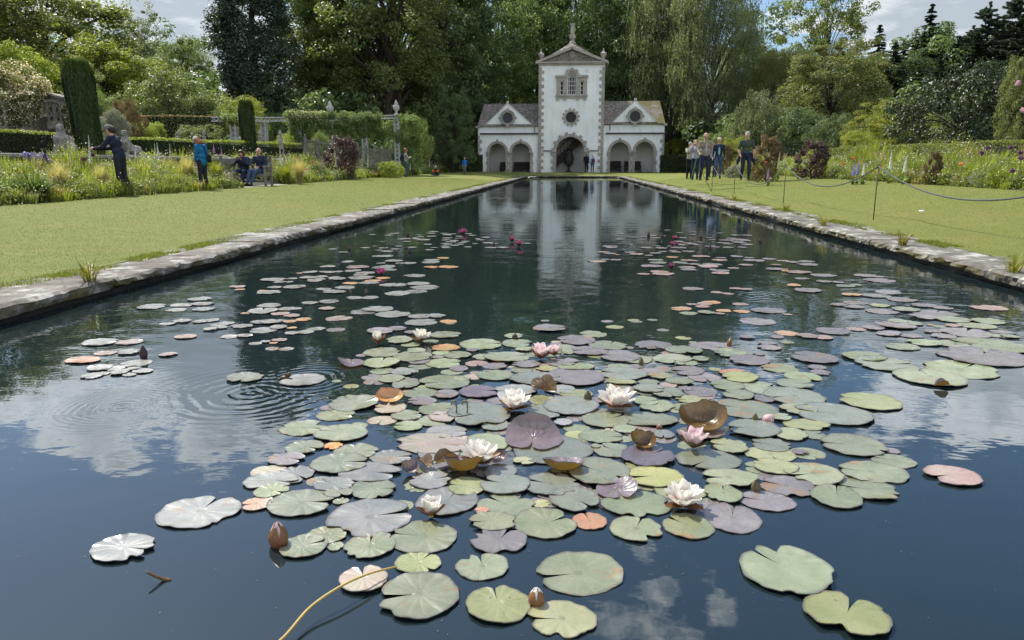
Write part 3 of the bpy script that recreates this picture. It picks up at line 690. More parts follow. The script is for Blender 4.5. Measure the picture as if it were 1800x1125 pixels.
# ================================================================== water lilies
# every pad as read off the photograph: x y width height [colour] [notch direction, 90 = away]; each list in its own detail view
# colours: g green, G grey-green, y yellow-green, p mauve, P dark purple, s silvery, r reddish, o orange, w pinkish
TILES = [
(380,390,3.4615,'s',"""1085 70 60;1060 78 40;950 79 45;1050 84 50;1320 60 65;1310 73 60;1310 90 60;1390 72 50;1405 80 60;1440 74 45;1530 75 60;1560 84 50;1480 90 50;1155 103 65;1125 108 50;1160 122 50;1235 82 40;1245 92 45;1210 97 40;1260 112 90;1220 106 50;1290 138 55;1017 122 40;1410 102 70;1480 104 60;1400 113 60;1450 115 60;1520 119 60;1430 125 70;1500 129 50;1390 133 50;1480 137 60;1410 141 60;1450 146 60;1395 151 60;1400 158 60;1530 153 50;1640 97 60;1610 112 60;1590 104 40;1660 128 80;1690 136 50;1670 160 75;1745 158 75;1575 133 35;710 166 55;775 188 60;905 160 60;970 150 40;1020 160 60;1110 152 45;1195 158 60;1090 168 60;1040 181 80;990 173 50;1300 174 55;1325 160 50;1015 210 125;800 244 80;1080 242 120;1005 255 60;1310 235 100;1305 247 110;1380 220 80 0 o;1310 280 90 0 o;1410 277 130 0 o;1180 253 80;1120 253 60;
680 276 100;860 278 150 0 r;1020 280 150;1060 293 80;510 313 45 0 o;575 310 95;680 309 100;740 305 70;830 300 100;905 315 120;880 326 90;890 343 165;1015 344 90 0 o;1210 328 130;560 342 110;640 337 90;720 341 80;610 350 120;740 350 110;350 355 150;460 348 70;390 368 80;440 366 60;600 363 90;815 377 95 0 o;930 373 130;955 359 100 0 o;355 403 90;478 399 140;1075 387 160;1230 377 145;1270 400 180;130 398 100 0 r;145 415 60 0 o;785 402 130;655 410 100;715 430 140;320 434 145;285 423 60 0 o;1105 438 160;1215 425 140;570 498 100;690 488 130;840 466 100;935 463 110;325 515 145;285 546 180;430 533 110;480 530 80;180 557 60 0 o;675 532 100 0 r;390 563 110 0 r;460 573 100 0 r;895 551 160;985 536 190;1080 567 220;530 598 100 0 o;450 608 80 0 o;745 590 160 0 r;1235 580 140;1345 577 110;1250 615 200;1415 608 110 0 o;
330 613 140;270 614 120;155 637 130;400 606 80;290 661 165;380 645 110;460 650 60 0 o;60 620 100;80 702 100;175 698 100;465 681 90;545 674 110;610 655 110;730 658 120 0 p;1000 670 165 0 p;1100 654 125 0 p;1200 676 110 0 p;240 742 80;300 735 60;385 724 90 0 r;350 742 50 0 o;340 775 85;430 776 100"""),
(400,560,3.516,'g',"""1065 137 165 50;1345 104 190 42;1350 183 180 40 o;960 211 235 58 g 0;1165 205 120 30;1150 240 245 60;1185 264 150 50 p;1330 278 230 58 g 0;1320 213 110 30;1420 232 170 42;1300 243 80 20 p;1427 312 118 40 p;955 327 150 42 g 180;1088 338 160 40 s 330;1012 377 165 50 g 0;1100 412 165 65 G;1135 386 90 25 p;1190 462 215 65 g 135;1340 400 315 85 g;1355 472 150 72 p;1205 515 185 50 p;1025 462 100 22;950 280 230 60 g 90;110 371 215 55 g 270;470 384 260 75 s 180;780 527 315 95 g 30;668 600 235 65 y 0;1000 560 200 80 w;1110 605 190 62 g 20;1300 565 235 80;1275 635 220 70;1560 600 400 140 G;1410 612 330 75 w 270;1115 670 180 60;1355 703 265 78 s 0;470 678 280 95 g 350;700 715 315 105 g 175;480 802 225 80 g 340;655 793 110 50 o;790 825 280 100 g 0;690 905 345 120 g 10;365 875 220 82 p 350;1010 865 255 88 s 10;1280 775 470 110 w;1305 830 270 110 s 280;870 960 380 120 s 350;270 1012 325 110 s 350;420 970 230 105 s;275 1080 210 85 g 350;650 1035 265 60 s;905 1063 270 125 g 0;1255 1005 260 105 s"""),
(800,560,3.516,'g',"""585 62 215 48 p;857 98 172 40;750 138 240 58 p;945 173 245 55 g 70;1225 168 220 55 p 280;1580 172 260 55 p;1415 202 220 50;1700 217 190 55;360 110 120 30;385 155 190 50;165 160 270 65;105 200 75 20 p;320 245 290 65;175 240 130 65;655 195 220 75;430 197 110 40;835 205 225 55 p;1015 235 250 70 p;1125 255 185 50;1340 250 245 60 g 280;1520 255 105 28;1430 282 130 32;1440 325 205 55 p;660 272 210 52 p;440 288 170 45 p;550 298 70 35 r;745 303 235 50;245 298 150 40 p;410 315 150 45;575 318 150 30 y;245 355 230 60;1035 345 300 78 G;1210 330 175 45 p;740 367 350 105 p 200;1265 360 150 38 y;1020 395 185 42 y;1195 397 135 38;1540 365 200 65 p;1390 393 165 48;500 380 340 80 G;650 443 195 58 s;1030 438 195 50 G;1195 440 190 55 G;1305 460 200 65 g 290;1315 418 110 30 r;1420 435 90 30 p;1520 453 210 62 p 160;380 450 260 70 s;145 460 235 75 P;745 470 205 55 y;545 508 185 65 y;890 512 100 55 p;1180 515 160 60;1245 543 220 75 g 180;1465 505 210 50 y;1420 550 150 50;720 545 330 160 G 30;555 585 220 80 G;930 628 285 100 g 30;1190 625 345 95 g 160;670 650 110 65 s;240 665 180 100 G;1050 687 150 50;905 732 270 82 g 355;760 730 180 90 y;1520 718 285 85 p 20;1290 722 130 80 s;975 818 235 92 g 140;605 815 490 175 G 140;1195 860 330 125 P 40;870 797 60 35;430 885 150 35 y;1680 795 170 85 y;1560 880 380 125 G 230;895 958 385 175 g 150;280 955 200 90 s;195 775 270 130 g;35 760 150 90 w;40 380 110 50"""),
(1250,560,3.2727,'g',"""130 203 215 50;215 246 220 50 p;275 205 70 18 p;395 287 220 50;600 230 265 60 p;610 285 100 25 p;628 313 115 28 p;525 335 200 55 g 290;487 382 210 50 g 0;165 343 205 58 y 200;130 315 180 30 o;95 385 190 65;295 400 225 80;155 445 180 55;305 465 125 45 p;475 452 345 95 G 200;195 520 370 105 g 165;405 575 110 60;500 525 210 60 y;705 555 420 120 G 170;545 615 250 60 y;590 670 135 70;245 642 300 95 G;460 670 185 115 y;350 732 215 78 g 165;340 785 275 90 y 275;100 740 210 80 y 180;510 775 85 28 p;820 732 370 115 g 175;1045 765 80 40 p;1050 822 235 78 g 150;365 860 245 85 y 165;590 900 310 125 g 200;925 888 365 120 g 170;900 985 335 120 g 170;1390 912 300 100 r 200;915 482 320 95 y 160;875 222 240 55;1005 265 330 80;1430 295 405 95 g 40;1262 345 380 90 g 90;1560 225 475 95 p 60"""),
(1300,430,3.6,'p',"""60 85 60;190 92 90;225 133 80;340 113 90;420 110 110;428 128 135;275 102 75 0 r;220 158 110;380 177 155 0 r;395 217 90;530 195 155;345 263 85 0 o;433 292 165;800 198 140;880 205 80;885 227 190;535 237 100;620 241 80;668 264 120 0 G;735 256 80 0 G;940 308 160;710 320 120 0 o;860 326 180 0 G;1025 350 180;735 370 155;630 385 110;730 397 130;885 387 120 0 y;905 425 190;1055 415 165 0 g;1160 388 150;1290 405 110;1575 402 210 0 r;1240 437 260;1165 463 160;1355 478 210 0 g;185 420 210;300 443 60 0 r;1000 490 130 0 g;1095 503 120 0 g;1575 488 200 0 g;1205 510 40 0 o;1260 520 90 0 g;1350 518 95 0 r;1505 520 220 0 g;590 550 210;735 537 120 0 r;850 532 140;980 515 240;945 567 150;1085 580 140;1430 557 300;1220 555 100;1290 585 150;1660 560 150;1600 578 110 0 g;1710 588 110 0 g;1170 625 210 0 g;1350 632 220 0 g;1580 640 440 0 g;295 563 150 0 o;430 583 130 0 r;530 592 120 0 r;235 587 90;300 620 90 0 g;50 590 100;180 628 120;190 655 150;1035 650 205 0 g;115 487 230"""),
(900,390,4.0,'p',"""105 155 60 0 s;1095 60 50 0 s;1180 78 50;775 84 50 0 s;830 110 55;870 112 50;920 108 45;990 98 60;1010 113 70;1060 102 50;760 125 60 0 s;835 161 40;1200 112 60;1270 75 50;1270 92 50;1170 140 80;1230 150 80;1190 160 110;1260 160 90;1320 145 50;1300 165 40;1170 182 110;1050 188 90;940 185 80;1020 172 50;1110 172 40;1400 95 50;1390 115 50;1410 128 50;1500 130 100;1460 78 50;1570 97 80;1650 97 80;1540 118 70;1600 125 120;1640 131 80;1580 140 90;1480 150 80;1520 156 70;1650 160 90;1600 150 90;1390 175 80;1520 182 80;1620 180 70;1440 178 70;690 175 110;700 184 80;645 214 85 0 r;690 223 90;740 235 40 0 o;830 217 85;870 229 110 0 r;960 237 60;1010 220 80;1060 213 60;1150 216 90;1130 205 60;1240 208 90;1330 247 125 0 r;1125 251 85 0 o;1010 270 110 0 G;1245 274 130 0 r;1180 287 110 0 G;1030 292 120 0 G;985 314 155;1460 270 110 0 r;1470 254 80;1575 248 90;1700 275 150;1270 303 130;1410 301 140;1230 320 130;1380 319 140 0 r;1245 339 110;1555 328 80 0 r;1460 344 140;1465 366 130 0 r;1640 306 100 0 r;655 267 70;730 268 80;600 278 135 0 r;1035 355 130 0 r;1060 370 150 0 r;925 370 100 0 r;1272 471 155;1570 475 90 0 r;1645 478 90 0 r;1440 500 90 0 r;1515 508 85 0 r;1395 567 130 0 o;1265 586 80 0 r;1350 582 110 0 r;1185 615 150 0 o;1245 645 130 0 g;1365 643 120 0 g;1340 601 100 0 r;1490 630 110 0 o;1610 633 120 0 o;1605 580 110 0 r;1460 651 70 0 r"""),
(0,560,3.516,'s',"""620 150 205;800 147 165 0 r;655 215 125 0 r;800 212 130;515 262 215 25 o;1145 115 135 0 r;1040 225 110 0 r;840 278 180;620 310 150;705 315 120;570 357 130;625 343 100;745 338 110;830 315 80;880 328 120;800 351 80;1035 35 100;1125 20 110;1240 22 90;1300 13 110;1350 42 110;1300 70 90;1370 60 70"""),
(0,0,1.0,'s',"""265 540 52;320 537 40;310 545 35;350 527 40;355 535 40;358 544 38;842 347 9;850 348.5 10;858 347 8;866 348.5 10;873 347 9;881 348.5 10;889 347.5 9;897 348.5 8;862 350 9;877 350 8"""),
(130,820,3.6,'g',"""1250 168 215 85 g 340;1435 240 415 160 g 5;1160 243 180 85 o;1690 225 100 40;797 285 485 200 s 80;308 525 375 160 s 350;1445 515 300 140 g 30;1600 440 240 110 g 200;1655 510 100 70;1670 177 190 62"""),
(560,820,3.6,'g',"""330 330 530 235 s 20;325 510 320 165 g 100;665 450 435 200 g 175;815 220 380 185 s 75;1180 125 320 125 G 165;1475 125 340 145 G 165;945 130 250 110 g;1185 245 355 145 g 140;1100 360 300 120 y 200;1035 290 90 50 o;1435 370 385 180 g 35;1715 350 210 130 o 110;1410 240 110 80 y;1620 215 320 150 g 310;1140 480 345 165 p 70;630 615 280 140 y 60;1035 635 320 175 g 105;285 730 310 160 w 110;640 825 520 285 g 195;1135 880 400 240 y 105;1545 970 430 235 y 190;1640 680 550 265 g 200"""),
(980,820,2.903,'g',"""500 60 285 105 y 195;880 65 270 95 g 185;1170 105 265 105 p 160;1070 180 275 100 p 165;845 150 185 90 g 80;1420 162 250 105 g 70;400 325 255 130 g 70;660 305 260 125 g 140;890 268 290 150 p 75;1170 535 465 235 g 130;1475 765 400 220 y 60;395 195 345 135 g 160;630 130 255 95 y"""),
]
PADS = []
for ox, oy, s, dc, txt in TILES:
    for ln in txt.replace('\n', '').split(';'):
        f = ln.split()
        if not f: continue
        x, y, w = float(f[0])/s+ox, float(f[1])/s+oy, float(f[2])/s; h = float(f[3])/s if len(f) > 3 and f[3] != '0' else 0
        c = f[4] if len(f) > 4 else dc; nd = float(f[5]) if len(f) > 5 else None
        PADS.append([x, y, w, h, c, nd])
CN = {'g':'green','G':'grey-green','y':'yellow-green','p':'mauve','P':'dark purple','s':'silvery','r':'reddish','o':'orange','w':'pinkish'}
PCOL = {'g': ((.150,.175,.085),(.225,.240,.140)), 'G': ((.125,.145,.095),(.175,.185,.140)), 'y': ((.19,.205,.065),(.27,.27,.11)), 'p': ((.135,.112,.108),(.205,.175,.165)),
        'P': ((.085,.060,.075),(.13,.10,.11)), 's': ((.155,.165,.135),(.22,.215,.20)), 'r': ((.24,.14,.115),(.28,.215,.17)), 'o': ((.42,.16,.045),(.33,.23,.09)), 'w': ((.36,.25,.20),(.28,.28,.17))}
def pad_mat(k):
    t = NT('pad_'+CN[k].replace('-', '_')); v = t.coord(); oi = t.t.nodes.new('ShaderNodeObjectInfo')
    sp = t.t.nodes.new('ShaderNodeSeparateXYZ'); t.t.links.new(v, sp.inputs[0])
    off = t.t.nodes.new('ShaderNodeVectorMath'); off.operation = 'ADD'; t.t.links.new(v, off.inputs[0])
    oc = t.t.nodes.new('ShaderNodeCombineXYZ'); t.set(oc, 0, t.math('MULTIPLY', oi.outputs['Random'], 57.0)); t.set(oc, 1, t.math('MULTIPLY', oi.outputs['Random'], 31.0)); t.t.links.new(oc.outputs[0], off.inputs[1])
    vo = off.outputs[0]
    uvm = t.t.nodes.new('ShaderNodeAttribute'); uvm.attribute_name = 'polar'            # x = rim distance 0..1, y = angle
    us = t.t.nodes.new('ShaderNodeSeparateXYZ'); t.t.links.new(uvm.outputs['Vector'], us.inputs[0]); rad, ang = us.outputs[0], us.outputs[1]
    a, b = PCOL[k]
    col = t.mix(t.ramp(t.noise(vo, 11, 5, .6), .35, .68), a, b)
    hs = t.t.nodes.new('ShaderNodeHueSaturation'); t.set(hs, 'Color', col); t.set(hs, 'Value', t.ramp(oi.outputs['Random'], 0, 1, .72, 1.25)); t.set(hs, 'Saturation', t.ramp(t.math('FRACT', t.math('MULTIPLY', oi.outputs['Random'], 3.1)), 0, 1, .7, 1.1)); t.set(hs, 'Hue', t.ramp(t.math('FRACT', t.math('MULTIPLY', oi.outputs['Random'], 7.3)), 0, 1, .485, .512)); col = hs.outputs[0]
    vein = t.math('ABSOLUTE', t.math('SINE', t.math('ADD', t.math('MULTIPLY', ang, 7.0), t.math('MULTIPLY', t.noise(vo, 6, 3), 3.2))))
    vl = t.math('MULTIPLY', t.ramp(vein, .16, .0), t.ramp(rad, 1.0, .25, .3, 1))
    col = t.mix(t.math('MULTIPLY', t.ramp(t.noise(vo, 26, 5, .7), .38, .62), .22), col, t.mix(.5, a, (.07,.075,.04)))
    col = t.mix(t.math('MULTIPLY', vl, .38), col, t.mix(.5, (.36,.36,.25), b))
    col = t.mix(t.ramp(t.math('ADD', rad, t.math('MULTIPLY', t.noise(vo, 14, 3), .14)), .98, 1.08, 0, .75), col, (.05,.028,.025))
    # brown tears, specks and a stained centre where the leaf has aged
    rare = t.math('FRACT', t.math('MULTIPLY', oi.outputs['Random'], 13.7))
    sp1 = t.math('MULTIPLY', t.ramp(t.noise(vo, 60, 3, .7), .64, .68), t.ramp(t.noise(vo, 9, 2), .46, .6))
    col = t.mix(sp1, col, (.055,.04,.025))
    st = t.math('MULTIPLY', t.ramp(t.noise(vo, 8, 6, .7), .57, .63), t.ramp(rare, .45, .7))
    col = t.mix(t.math('MULTIPLY', st, .8), col, (.22,.12,.04) if k != 'o' else (.45,.28,.05))
    cen = t.math('MULTIPLY', t.ramp(t.math('ADD', rad, t.math('MULTIPLY', t.noise(vo, 25, 3), .15)), .22, .13), t.ramp(rare, .3, .5, 0, .55))
    col = t.mix(cen, col, (.09,.10,.045))
    g = t.t.nodes.new('ShaderNodeNewGeometry')
    h = t.math('ADD', t.math('MULTIPLY', t.math('MULTIPLY', vein, rad), .26), t.math('MULTIPLY', t.noise(vo, 30, 4), .35))
    h = t.math('ADD', h, t.math('MULTIPLY', t.noise(vo, 9, 2), .8))
    col = t.mix(g.outputs['Backfacing'], col, (.16,.085,.02))
    return t.done(t.bsdf(col, t.ramp(t.noise(vo, 13, 4), .3, .7, .20, .40), .9, t.bump(h, .75, .0042), Coat_Weight=.22, Coat_Roughness=.2))
PM = {k: pad_mat(k) for k in PCOL}

def pad_geo(rx, ry, nd, seg, rings, seed, plain=False, wav=1.0):
    """notched disc: returns verts, faces, polar attr. Split from margin to centre at angle nd"""
    g = random.Random(seed); nd = R(nd); hw = R(g.uniform(1.5, 9)); V = [(0, 0, 0)]; A = [(0, 0, 0)]; F = []
    ph = [g.uniform(0, 6.28) for _ in range(8)]; rag = g.random() < (.6 if seg > 50 else .35) and not plain; bites = [(g.uniform(.4, 5.9), g.uniform(.07, .26), g.uniform(.06, .24)) for _ in range(g.randint(1, 4))] if rag and seg > 20 else []
    lift = g.uniform(0, .004)*wav if g.random() < .3 else 0; la = g.uniform(0, 6.28); asym = g.uniform(-.05, .05)
    cx, cy = g.uniform(-.1, .05), 0
    for j in range(1, rings+1):
        f = (j/rings)**.85
        for i in range(seg+1):
            q = i/seg; th = nd+hw*f+(2*math.pi-2*hw*f)*q; rim = 1+.03*math.sin(2*th+ph[0])+.018*math.sin(5*th+ph[1])+.012*math.sin(11*th+ph[2])+.006*math.sin(23*th+ph[3])+asym*math.cos(th-nd)
            rim *= 1-.16*math.exp(-((min(q, 1-q))/.022)**2)
            for ba, bw, bd in bites:
                dlt = (q*6.283-ba); rim -= bd*math.exp(-(dlt/bw)**4)*max(0, (f-.55)/.45)
            rr = f*rim
            x = rx*rr*math.cos(th)+ (1-f)*cx*rx*math.cos(nd)*-1; y = ry*rr*math.sin(th)+(1-f)*cx*ry*math.sin(nd)*-1
            s = (rx+ry)/2
            z = s*wav*(f**3*(.012*math.sin(3*th+ph[4])+.010*math.sin(7*th+ph[5])+.008*math.sin(13*th+ph[6]))+.020*f**8*(.3+.7*math.sin(2*th+ph[7])))
            z += lift*f*f*max(0, math.cos(th-la))*3*(s/.1)
            z += .02*s*wav*math.exp(-(min(q,1-q)/.05)**2)*f
            V.append((x, y, max(z, -.001))); A.append((f, q*2*math.pi, 0))
    for i in range(seg): F.append((0, 1+i, 2+i))
    for j in range(rings-1):
        for i in range(seg):
            a = 1+j*(seg+1)+i; F.append((a, a+seg+1, a+seg+2, a+1))
    n0 = len(V); b = 1+(rings-1)*(seg+1)                  # thin rim skirt
    for i in range(seg+1): x, y, z = V[b+i]; V.append((x, y, z)); A.append((1.1, A[b+i][1], 0)); V.append((x*.996, y*.996, z-.0028)); A.append((1.1, A[b+i][1], 0))
    for i in range(seg): F.append((n0+2*i, n0+2*i+1, n0+2*i+3, n0+2*i+2))
    return V, F, A
def pad_mesh(name, V, F, A, m):
    me = bpy.data.meshes.new(name); me.from_pydata(V, [], F); me.shade_smooth()
    a = me.attributes.new('polar', 'FLOAT_VECTOR', 'POINT'); a.data.foreach_set('vector', [c for v in A for c in v]); 
    for mm in (m if isinstance(m, list) else [m]): me.materials.append(mm)
    return me

# landmarks the pads are named by: (x, y, words)
LM = [(1200,882,'big open white lily in front'),(758,898,'yellow-centred cup lily'),(490,940,'large closed pink-brown bud'),(943,1050,'brown bud between torn pads'),
      (845,805,'white lily by the brown folded leaves'),(905,710,'white lily behind the purple leaf'),(1083,708,'many-petalled white lily'),(1218,780,'pink-white cup lily'),(950,620,'pair of pink-white lilies'),
      (740,594,'open cream lily'),(665,600,'half-open cream lily'),(937,755,'large upturned purple leaf'),(1233,733,'big brown bowl-shaped leaf'),(1328,853,'small brown bud among mauve pads'),(1343,735,'pink bud lying on pads'),
      (670,480,'magenta lily near the left clusters'),(905,428,'twin magenta lilies'),(1185,425,'magenta lilies right of centre'),(1180,471,'upright magenta lily at right'),(815,412,'far left magenta lily'),(253,620,'dark purple bud'),
      (1655,672,'dark leaf tip at right'),(1380,474,'rust-brown upright leaf'),(1280,603,'slim pink bud'),(500,662,'brown snag at the ripples'),(290,1020,'bent brown stem'),(590,1050,'long yellow stalk')]
NW = ['nearest','second-nearest','third-nearest','fourth-nearest','fifth-nearest','sixth-nearest','seventh-nearest','eighth-nearest','ninth-nearest','tenth-nearest']+[w+'-nearest' for w in ('eleventh','twelfth','thirteenth','fourteenth','fifteenth','sixteenth','seventeenth','eighteenth','nineteenth','twentieth','twenty-first','twenty-second','twenty-third','twenty-fourth','twenty-fifth','twenty-sixth','twenty-seventh','twenty-eighth','twenty-ninth','thirtieth','thirty-first','thirty-second','thirty-third','thirty-fourth','thirty-fifth','thirty-sixth','thirty-seventh','thirty-eighth')]
cands = []
for i, (x, y, w, h, c, nd) in enumerate(PADS):
    best = min(range(len(LM)), key=lambda k: math.hypot(x-LM[k][0], (y-LM[k][1])*2.0))
    dx, dy = x-LM[best][0], (y-LM[best][1])*2.0
    d = ('right of' if dx > 0 else 'left of') if abs(dx) > abs(dy) else ('in front of' if dy > 0 else 'beyond')
    cands.append((best, d, c, math.hypot(dx, dy), i))
keep = set(sorted(range(len(PADS)), key=lambda i: -PADS[i][2]*max(PADS[i][3], PADS[i][2]*(PADS[i][1]-289)/1300))[:292])
labels = {}; cnt = {}
for best, d, c, ds, i in sorted(cands, key=lambda q: q[3]):
    k = (best, d, c); n = cnt.get(k, 0); cnt[k] = n+1
    labels[i] = f"{CN[c]} lily pad, {NW[n]} {CN[c]} one {d} {LM[best][2]}"
rest = []; order = list(range(len(PADS))); rs = random.Random(12)
for i in order:
    x, y, w, h, c, nd = PADS[i]
    p = gnd(x, y); rx = (gnd(x+w/2, y)-gnd(x-w/2, y)).length/2
    if h: ry = (gnd(x, y-h/2)-gnd(x, y+h/2)).length/2; ry = min(max(ry, rx*.74), rx*1.12)
    else: ry = rx*rs.uniform(.85, 1.02)
    if nd is None: nd = rs.choice([rs.uniform(0, 360), rs.uniform(-30, 30), rs.uniform(150, 210)])
    rx *= 1.02; far = p.y > 9
    seg, rings = (64, 7) if p.y < 3.4 else ((44, 5) if p.y < 6 else ((26, 3) if p.y < 12 else (16, 2)))
    # later (nearer) leaves of a tile may ride over their neighbours
    z = .0026 + .0009*((i*7) % 9) + (.002 if c in 'GP' and w > 60 else 0)
    V, F, A = pad_geo(rx, ry, nd, seg, rings, i*13+5, wav=.9 if p.y < 12 else .6)
    if i in keep:
        o = link('lily_pad', pad_mesh('lily_pad', V, F, A, PM[c]), None, (p.x, p.y, z))
        tag(o, labels[i], 'lily pad', 'lily pads floating on the pool')
    else: rest.append((V, F, A, c, p, z))
VV, FF, AA, MI = [], [], [], []; ck = list(PCOL)
for V, F, A, c, p, z in rest:
    b = len(VV); VV += [(v[0]+p.x, v[1]+p.y, v[2]+z) for v in V]; FF += [tuple(q+b for q in f) for f in F]; AA += A; MI += [ck.index(c)]*len(F)
# a thin scatter of further small leaves and scum at the far end of the pool
for q in range(90):
    x = rs.uniform(-3.3, 3.3); y = rs.choice([rs.uniform(52, 62.5), rs.uniform(52, 62.5), rs.uniform(44, 56)]); r = rs.uniform(.07, .14); V, F, A = pad_geo(r, r, rs.uniform(0, 360), 12, 2, q+999)
    b = len(VV); VV += [(v[0]+x, v[1]+y, v[2]+.005) for v in V]; FF += [tuple(k+b for k in f) for f in F]; AA += A; MI += [ck.index(rs.choice('swyr'))]*len(F)
for q in range(240):                                          # small leaves half hidden between the big ones of the central raft
    px = rs.gauss(1010, 210); py = rs.uniform(600, 900) if q % 3 else rs.uniform(560, 800); wd = 300+(py-560)*.75
    if abs(px-1000-(py-600)*-.12) > wd*1.05: continue
    p = gnd(px, py); r = rs.uniform(.022, .065); V, F, A = pad_geo(r, r*.95, rs.uniform(0, 360), 24, 3, q+4000)
    b = len(VV); VV += [(v[0]+p.x, v[1]+p.y, v[2]*.3+.0008) for v in V]; FF += [tuple(k+b for k in f) for f in F]; AA += A; MI += [ck.index(rs.choice('ggypGwrp'))]*len(F)
me = pad_mesh('small_lily_pads', VV, FF, AA, [PM[k] for k in ck]); me.polygons.foreach_set('material_index', MI)
tag(link('small_lily_pads', me), 'scattered tiny far lily pads on the pool', 'lily pads', kind='stuff')

mb = MB()
for q in range(260):
    px, py = rs.uniform(0, 1800), 420+700*rs.random()**1.2; p = gnd(px, py)
    if abs(p.x) > 3.6 or p.y > 20: continue
    a = rs.uniform(0, 3.14); l = rs.uniform(.001, .0045); w = rs.uniform(.0006, .0014); d = Vector((math.cos(a)*l, math.sin(a)*l, 0)); n_ = Vector((-math.sin(a)*w, math.cos(a)*w, 0)); c = Vector((p.x, p.y, .0022)); mb.quad(c-d, c+n_, c+d, c-n_)
tag(mb.build('floating_specks', mat('speck', (.16,.15,.09), (.07,.06,.03), .6, 9)), 'tiny specks of petal, seed and leaf litter afloat on the pool', 'debris', kind='stuff')

# ---------------- upturned and folded leaves
def under_mat():
    t = NT('leaf_underside'); v = t.coord(); g = t.t.nodes.new('ShaderNodeNewGeometry')
    a = t.mix(t.ramp(t.noise(v, 9, 5), .35, .65), (.115,.085,.10), (.17,.135,.145)); b = t.mix(t.ramp(t.noise(v, 10, 5), .35, .65), (.07,.038,.012), (.14,.08,.022))
    uvm = t.t.nodes.new('ShaderNodeAttribute'); uvm.attribute_name = 'polar'; us = t.t.nodes.new('ShaderNodeSeparateXYZ'); t.t.links.new(uvm.outputs['Vector'], us.inputs[0])
    vein = t.math('ABSOLUTE', t.math('SINE', t.math('MULTIPLY', us.outputs[1], 7.0)))
    h = t.math('ADD', t.math('MULTIPLY', vein, .18), t.math('MULTIPLY', t.noise(v, 30, 4), .8))
    col = t.mix(g.outputs['Backfacing'], a, b)
    p = t.bsdf(col, .3, .7, t.bump(h, .7, .007)); tr = t.t.nodes.new('ShaderNodeBsdfTranslucent'); t.set(tr, 'Color', (.40,.24,.03))
    mx = t.t.nodes.new('ShaderNodeMixShader'); mx.inputs[0].default_value = .12; t.t.links.new(p, mx.inputs[1]); t.t.links.new(tr.outputs[0], mx.inputs[2])
    return t.done(mx.outputs[0])
UM = under_mat()
def curled(px, py, wpx, kind, ang, label, lift=1.0, flip=False, rxs=1, rys=1, base=None):
    """a pad whose far part stands up out of the water; the crease runs across, 'ang' is the crease direction"""
    b = gnd(px, py); r = (gnd(px+wpx/2, py)-gnd(px-wpx/2, py)).length/2
    V, F, A = pad_geo(r*rxs, r*rys, 260, 56, 10, int(px*3+py), plain=True, wav=.5); V2 = []
    for x, y, z in V:
        if kind == 'stand':                                    # back part rises in a quarter circle
            t_ = y/r+.15
            if t_ > 0: a = min(t_, 1.3)*1.25*lift; R0 = r/1.25/lift; y2 = R0*math.sin(min(a, 1.7))-.15*r; z2 = R0*(1-math.cos(min(a, 1.7)))+z; 
            else: y2, z2 = y, z
            V2.append((x*(1+.0*t_), y2, z2))
        elif kind == 'bowl':
            rr = math.hypot(x, y)/r; k = max(0, rr-.25)
            s = .5+.5*(y/max(1e-6, math.hypot(x, y)))           # stronger at the back
            V2.append((x*(1-.18*k), y*(1-.45*k*s), z+r*lift*k*k*1.5*(.25+s)))
        elif kind == 'fold':                                   # V-shaped leaf, both halves raised
            a = abs(x)/r; V2.append((x*(1-.45*lift), y, z+abs(x)*.9*lift*(.6+.4*(1-(y/r)**2))-.0))
        elif kind == 'flap':
            t_ = x/r-.0
            if t_ > 0: a = t_*1.35*lift; R0 = r/1.35/lift; V2.append((R0*math.sin(a), y, R0*(1-math.cos(a))+z))
            else: V2.append((x, y, z))
    if flip: F = [f[::-1] for f in F]
    o = link('curled_leaf', pad_mesh('curled_leaf', V2, F, A, UM), None, (b.x, b.y, .012 if base is None else base), R(ang))
    return tag(o, label, 'lily leaf')
curled(938,775,104,'stand',6,'large purple lily leaf standing upright behind a grey-green pad',.95, rxs=1.0)
curled(1234,752,96,'bowl',-6,'big brown lily leaf curled up like a bowl beside the pink-white cup lily',.75, flip=True)
curled(955,690,52,'fold',55,'brown lily leaf folded into a standing V beyond the white lilies',1.1, flip=True)
curled(1130,788,50,'bowl',10,'small olive-brown cupped lily leaf left of the pink-white cup lily',1.0, flip=True)
curled(990,826,85,'bowl',175,'brown lily leaf with rolled rim below the large grey-green pad',.45)
curled(1085,866,75,'flap',20,'purple lily leaf with one edge tilted up above a green pad',.6)
curled(815,828,84,'bowl',185,'wide brown lily leaf cradling the front of the white lily',.75)
curled(783,817,46,'fold',-50,'small olive folded leaf left of the white lily by the brown folded leaves',1.0, flip=True)
curled(745,822,42,'fold',40,'brown folded leaf between the silvery pads and the olive folded leaf',.9, flip=True)
curled(722,833,36,'bowl',30,'dark maroon cupped leaf at the left end of the brown folded leaves',.9)
curled(875,812,44,'bowl',-20,'silvery-brown cupped leaf right of the white lily by the folded leaves',.5)
curled(616,641,50,'flap',200,'red half-sunken lily leaf left of the torn green pad',.7)
curled(685,707,56,'bowl',12,'orange rolled lily leaf beside a green pad near the open water',.55).data.materials[0] = PM['o']
curled(1380,478,12,'stand',0,'rust-brown upright leaf tip standing on a mauve pad',1.4).data.materials[0] = PM['o']
curled(1655,682,26,'fold',90,'dark green folded leaf tip poking over the right-hand pads',1.0)

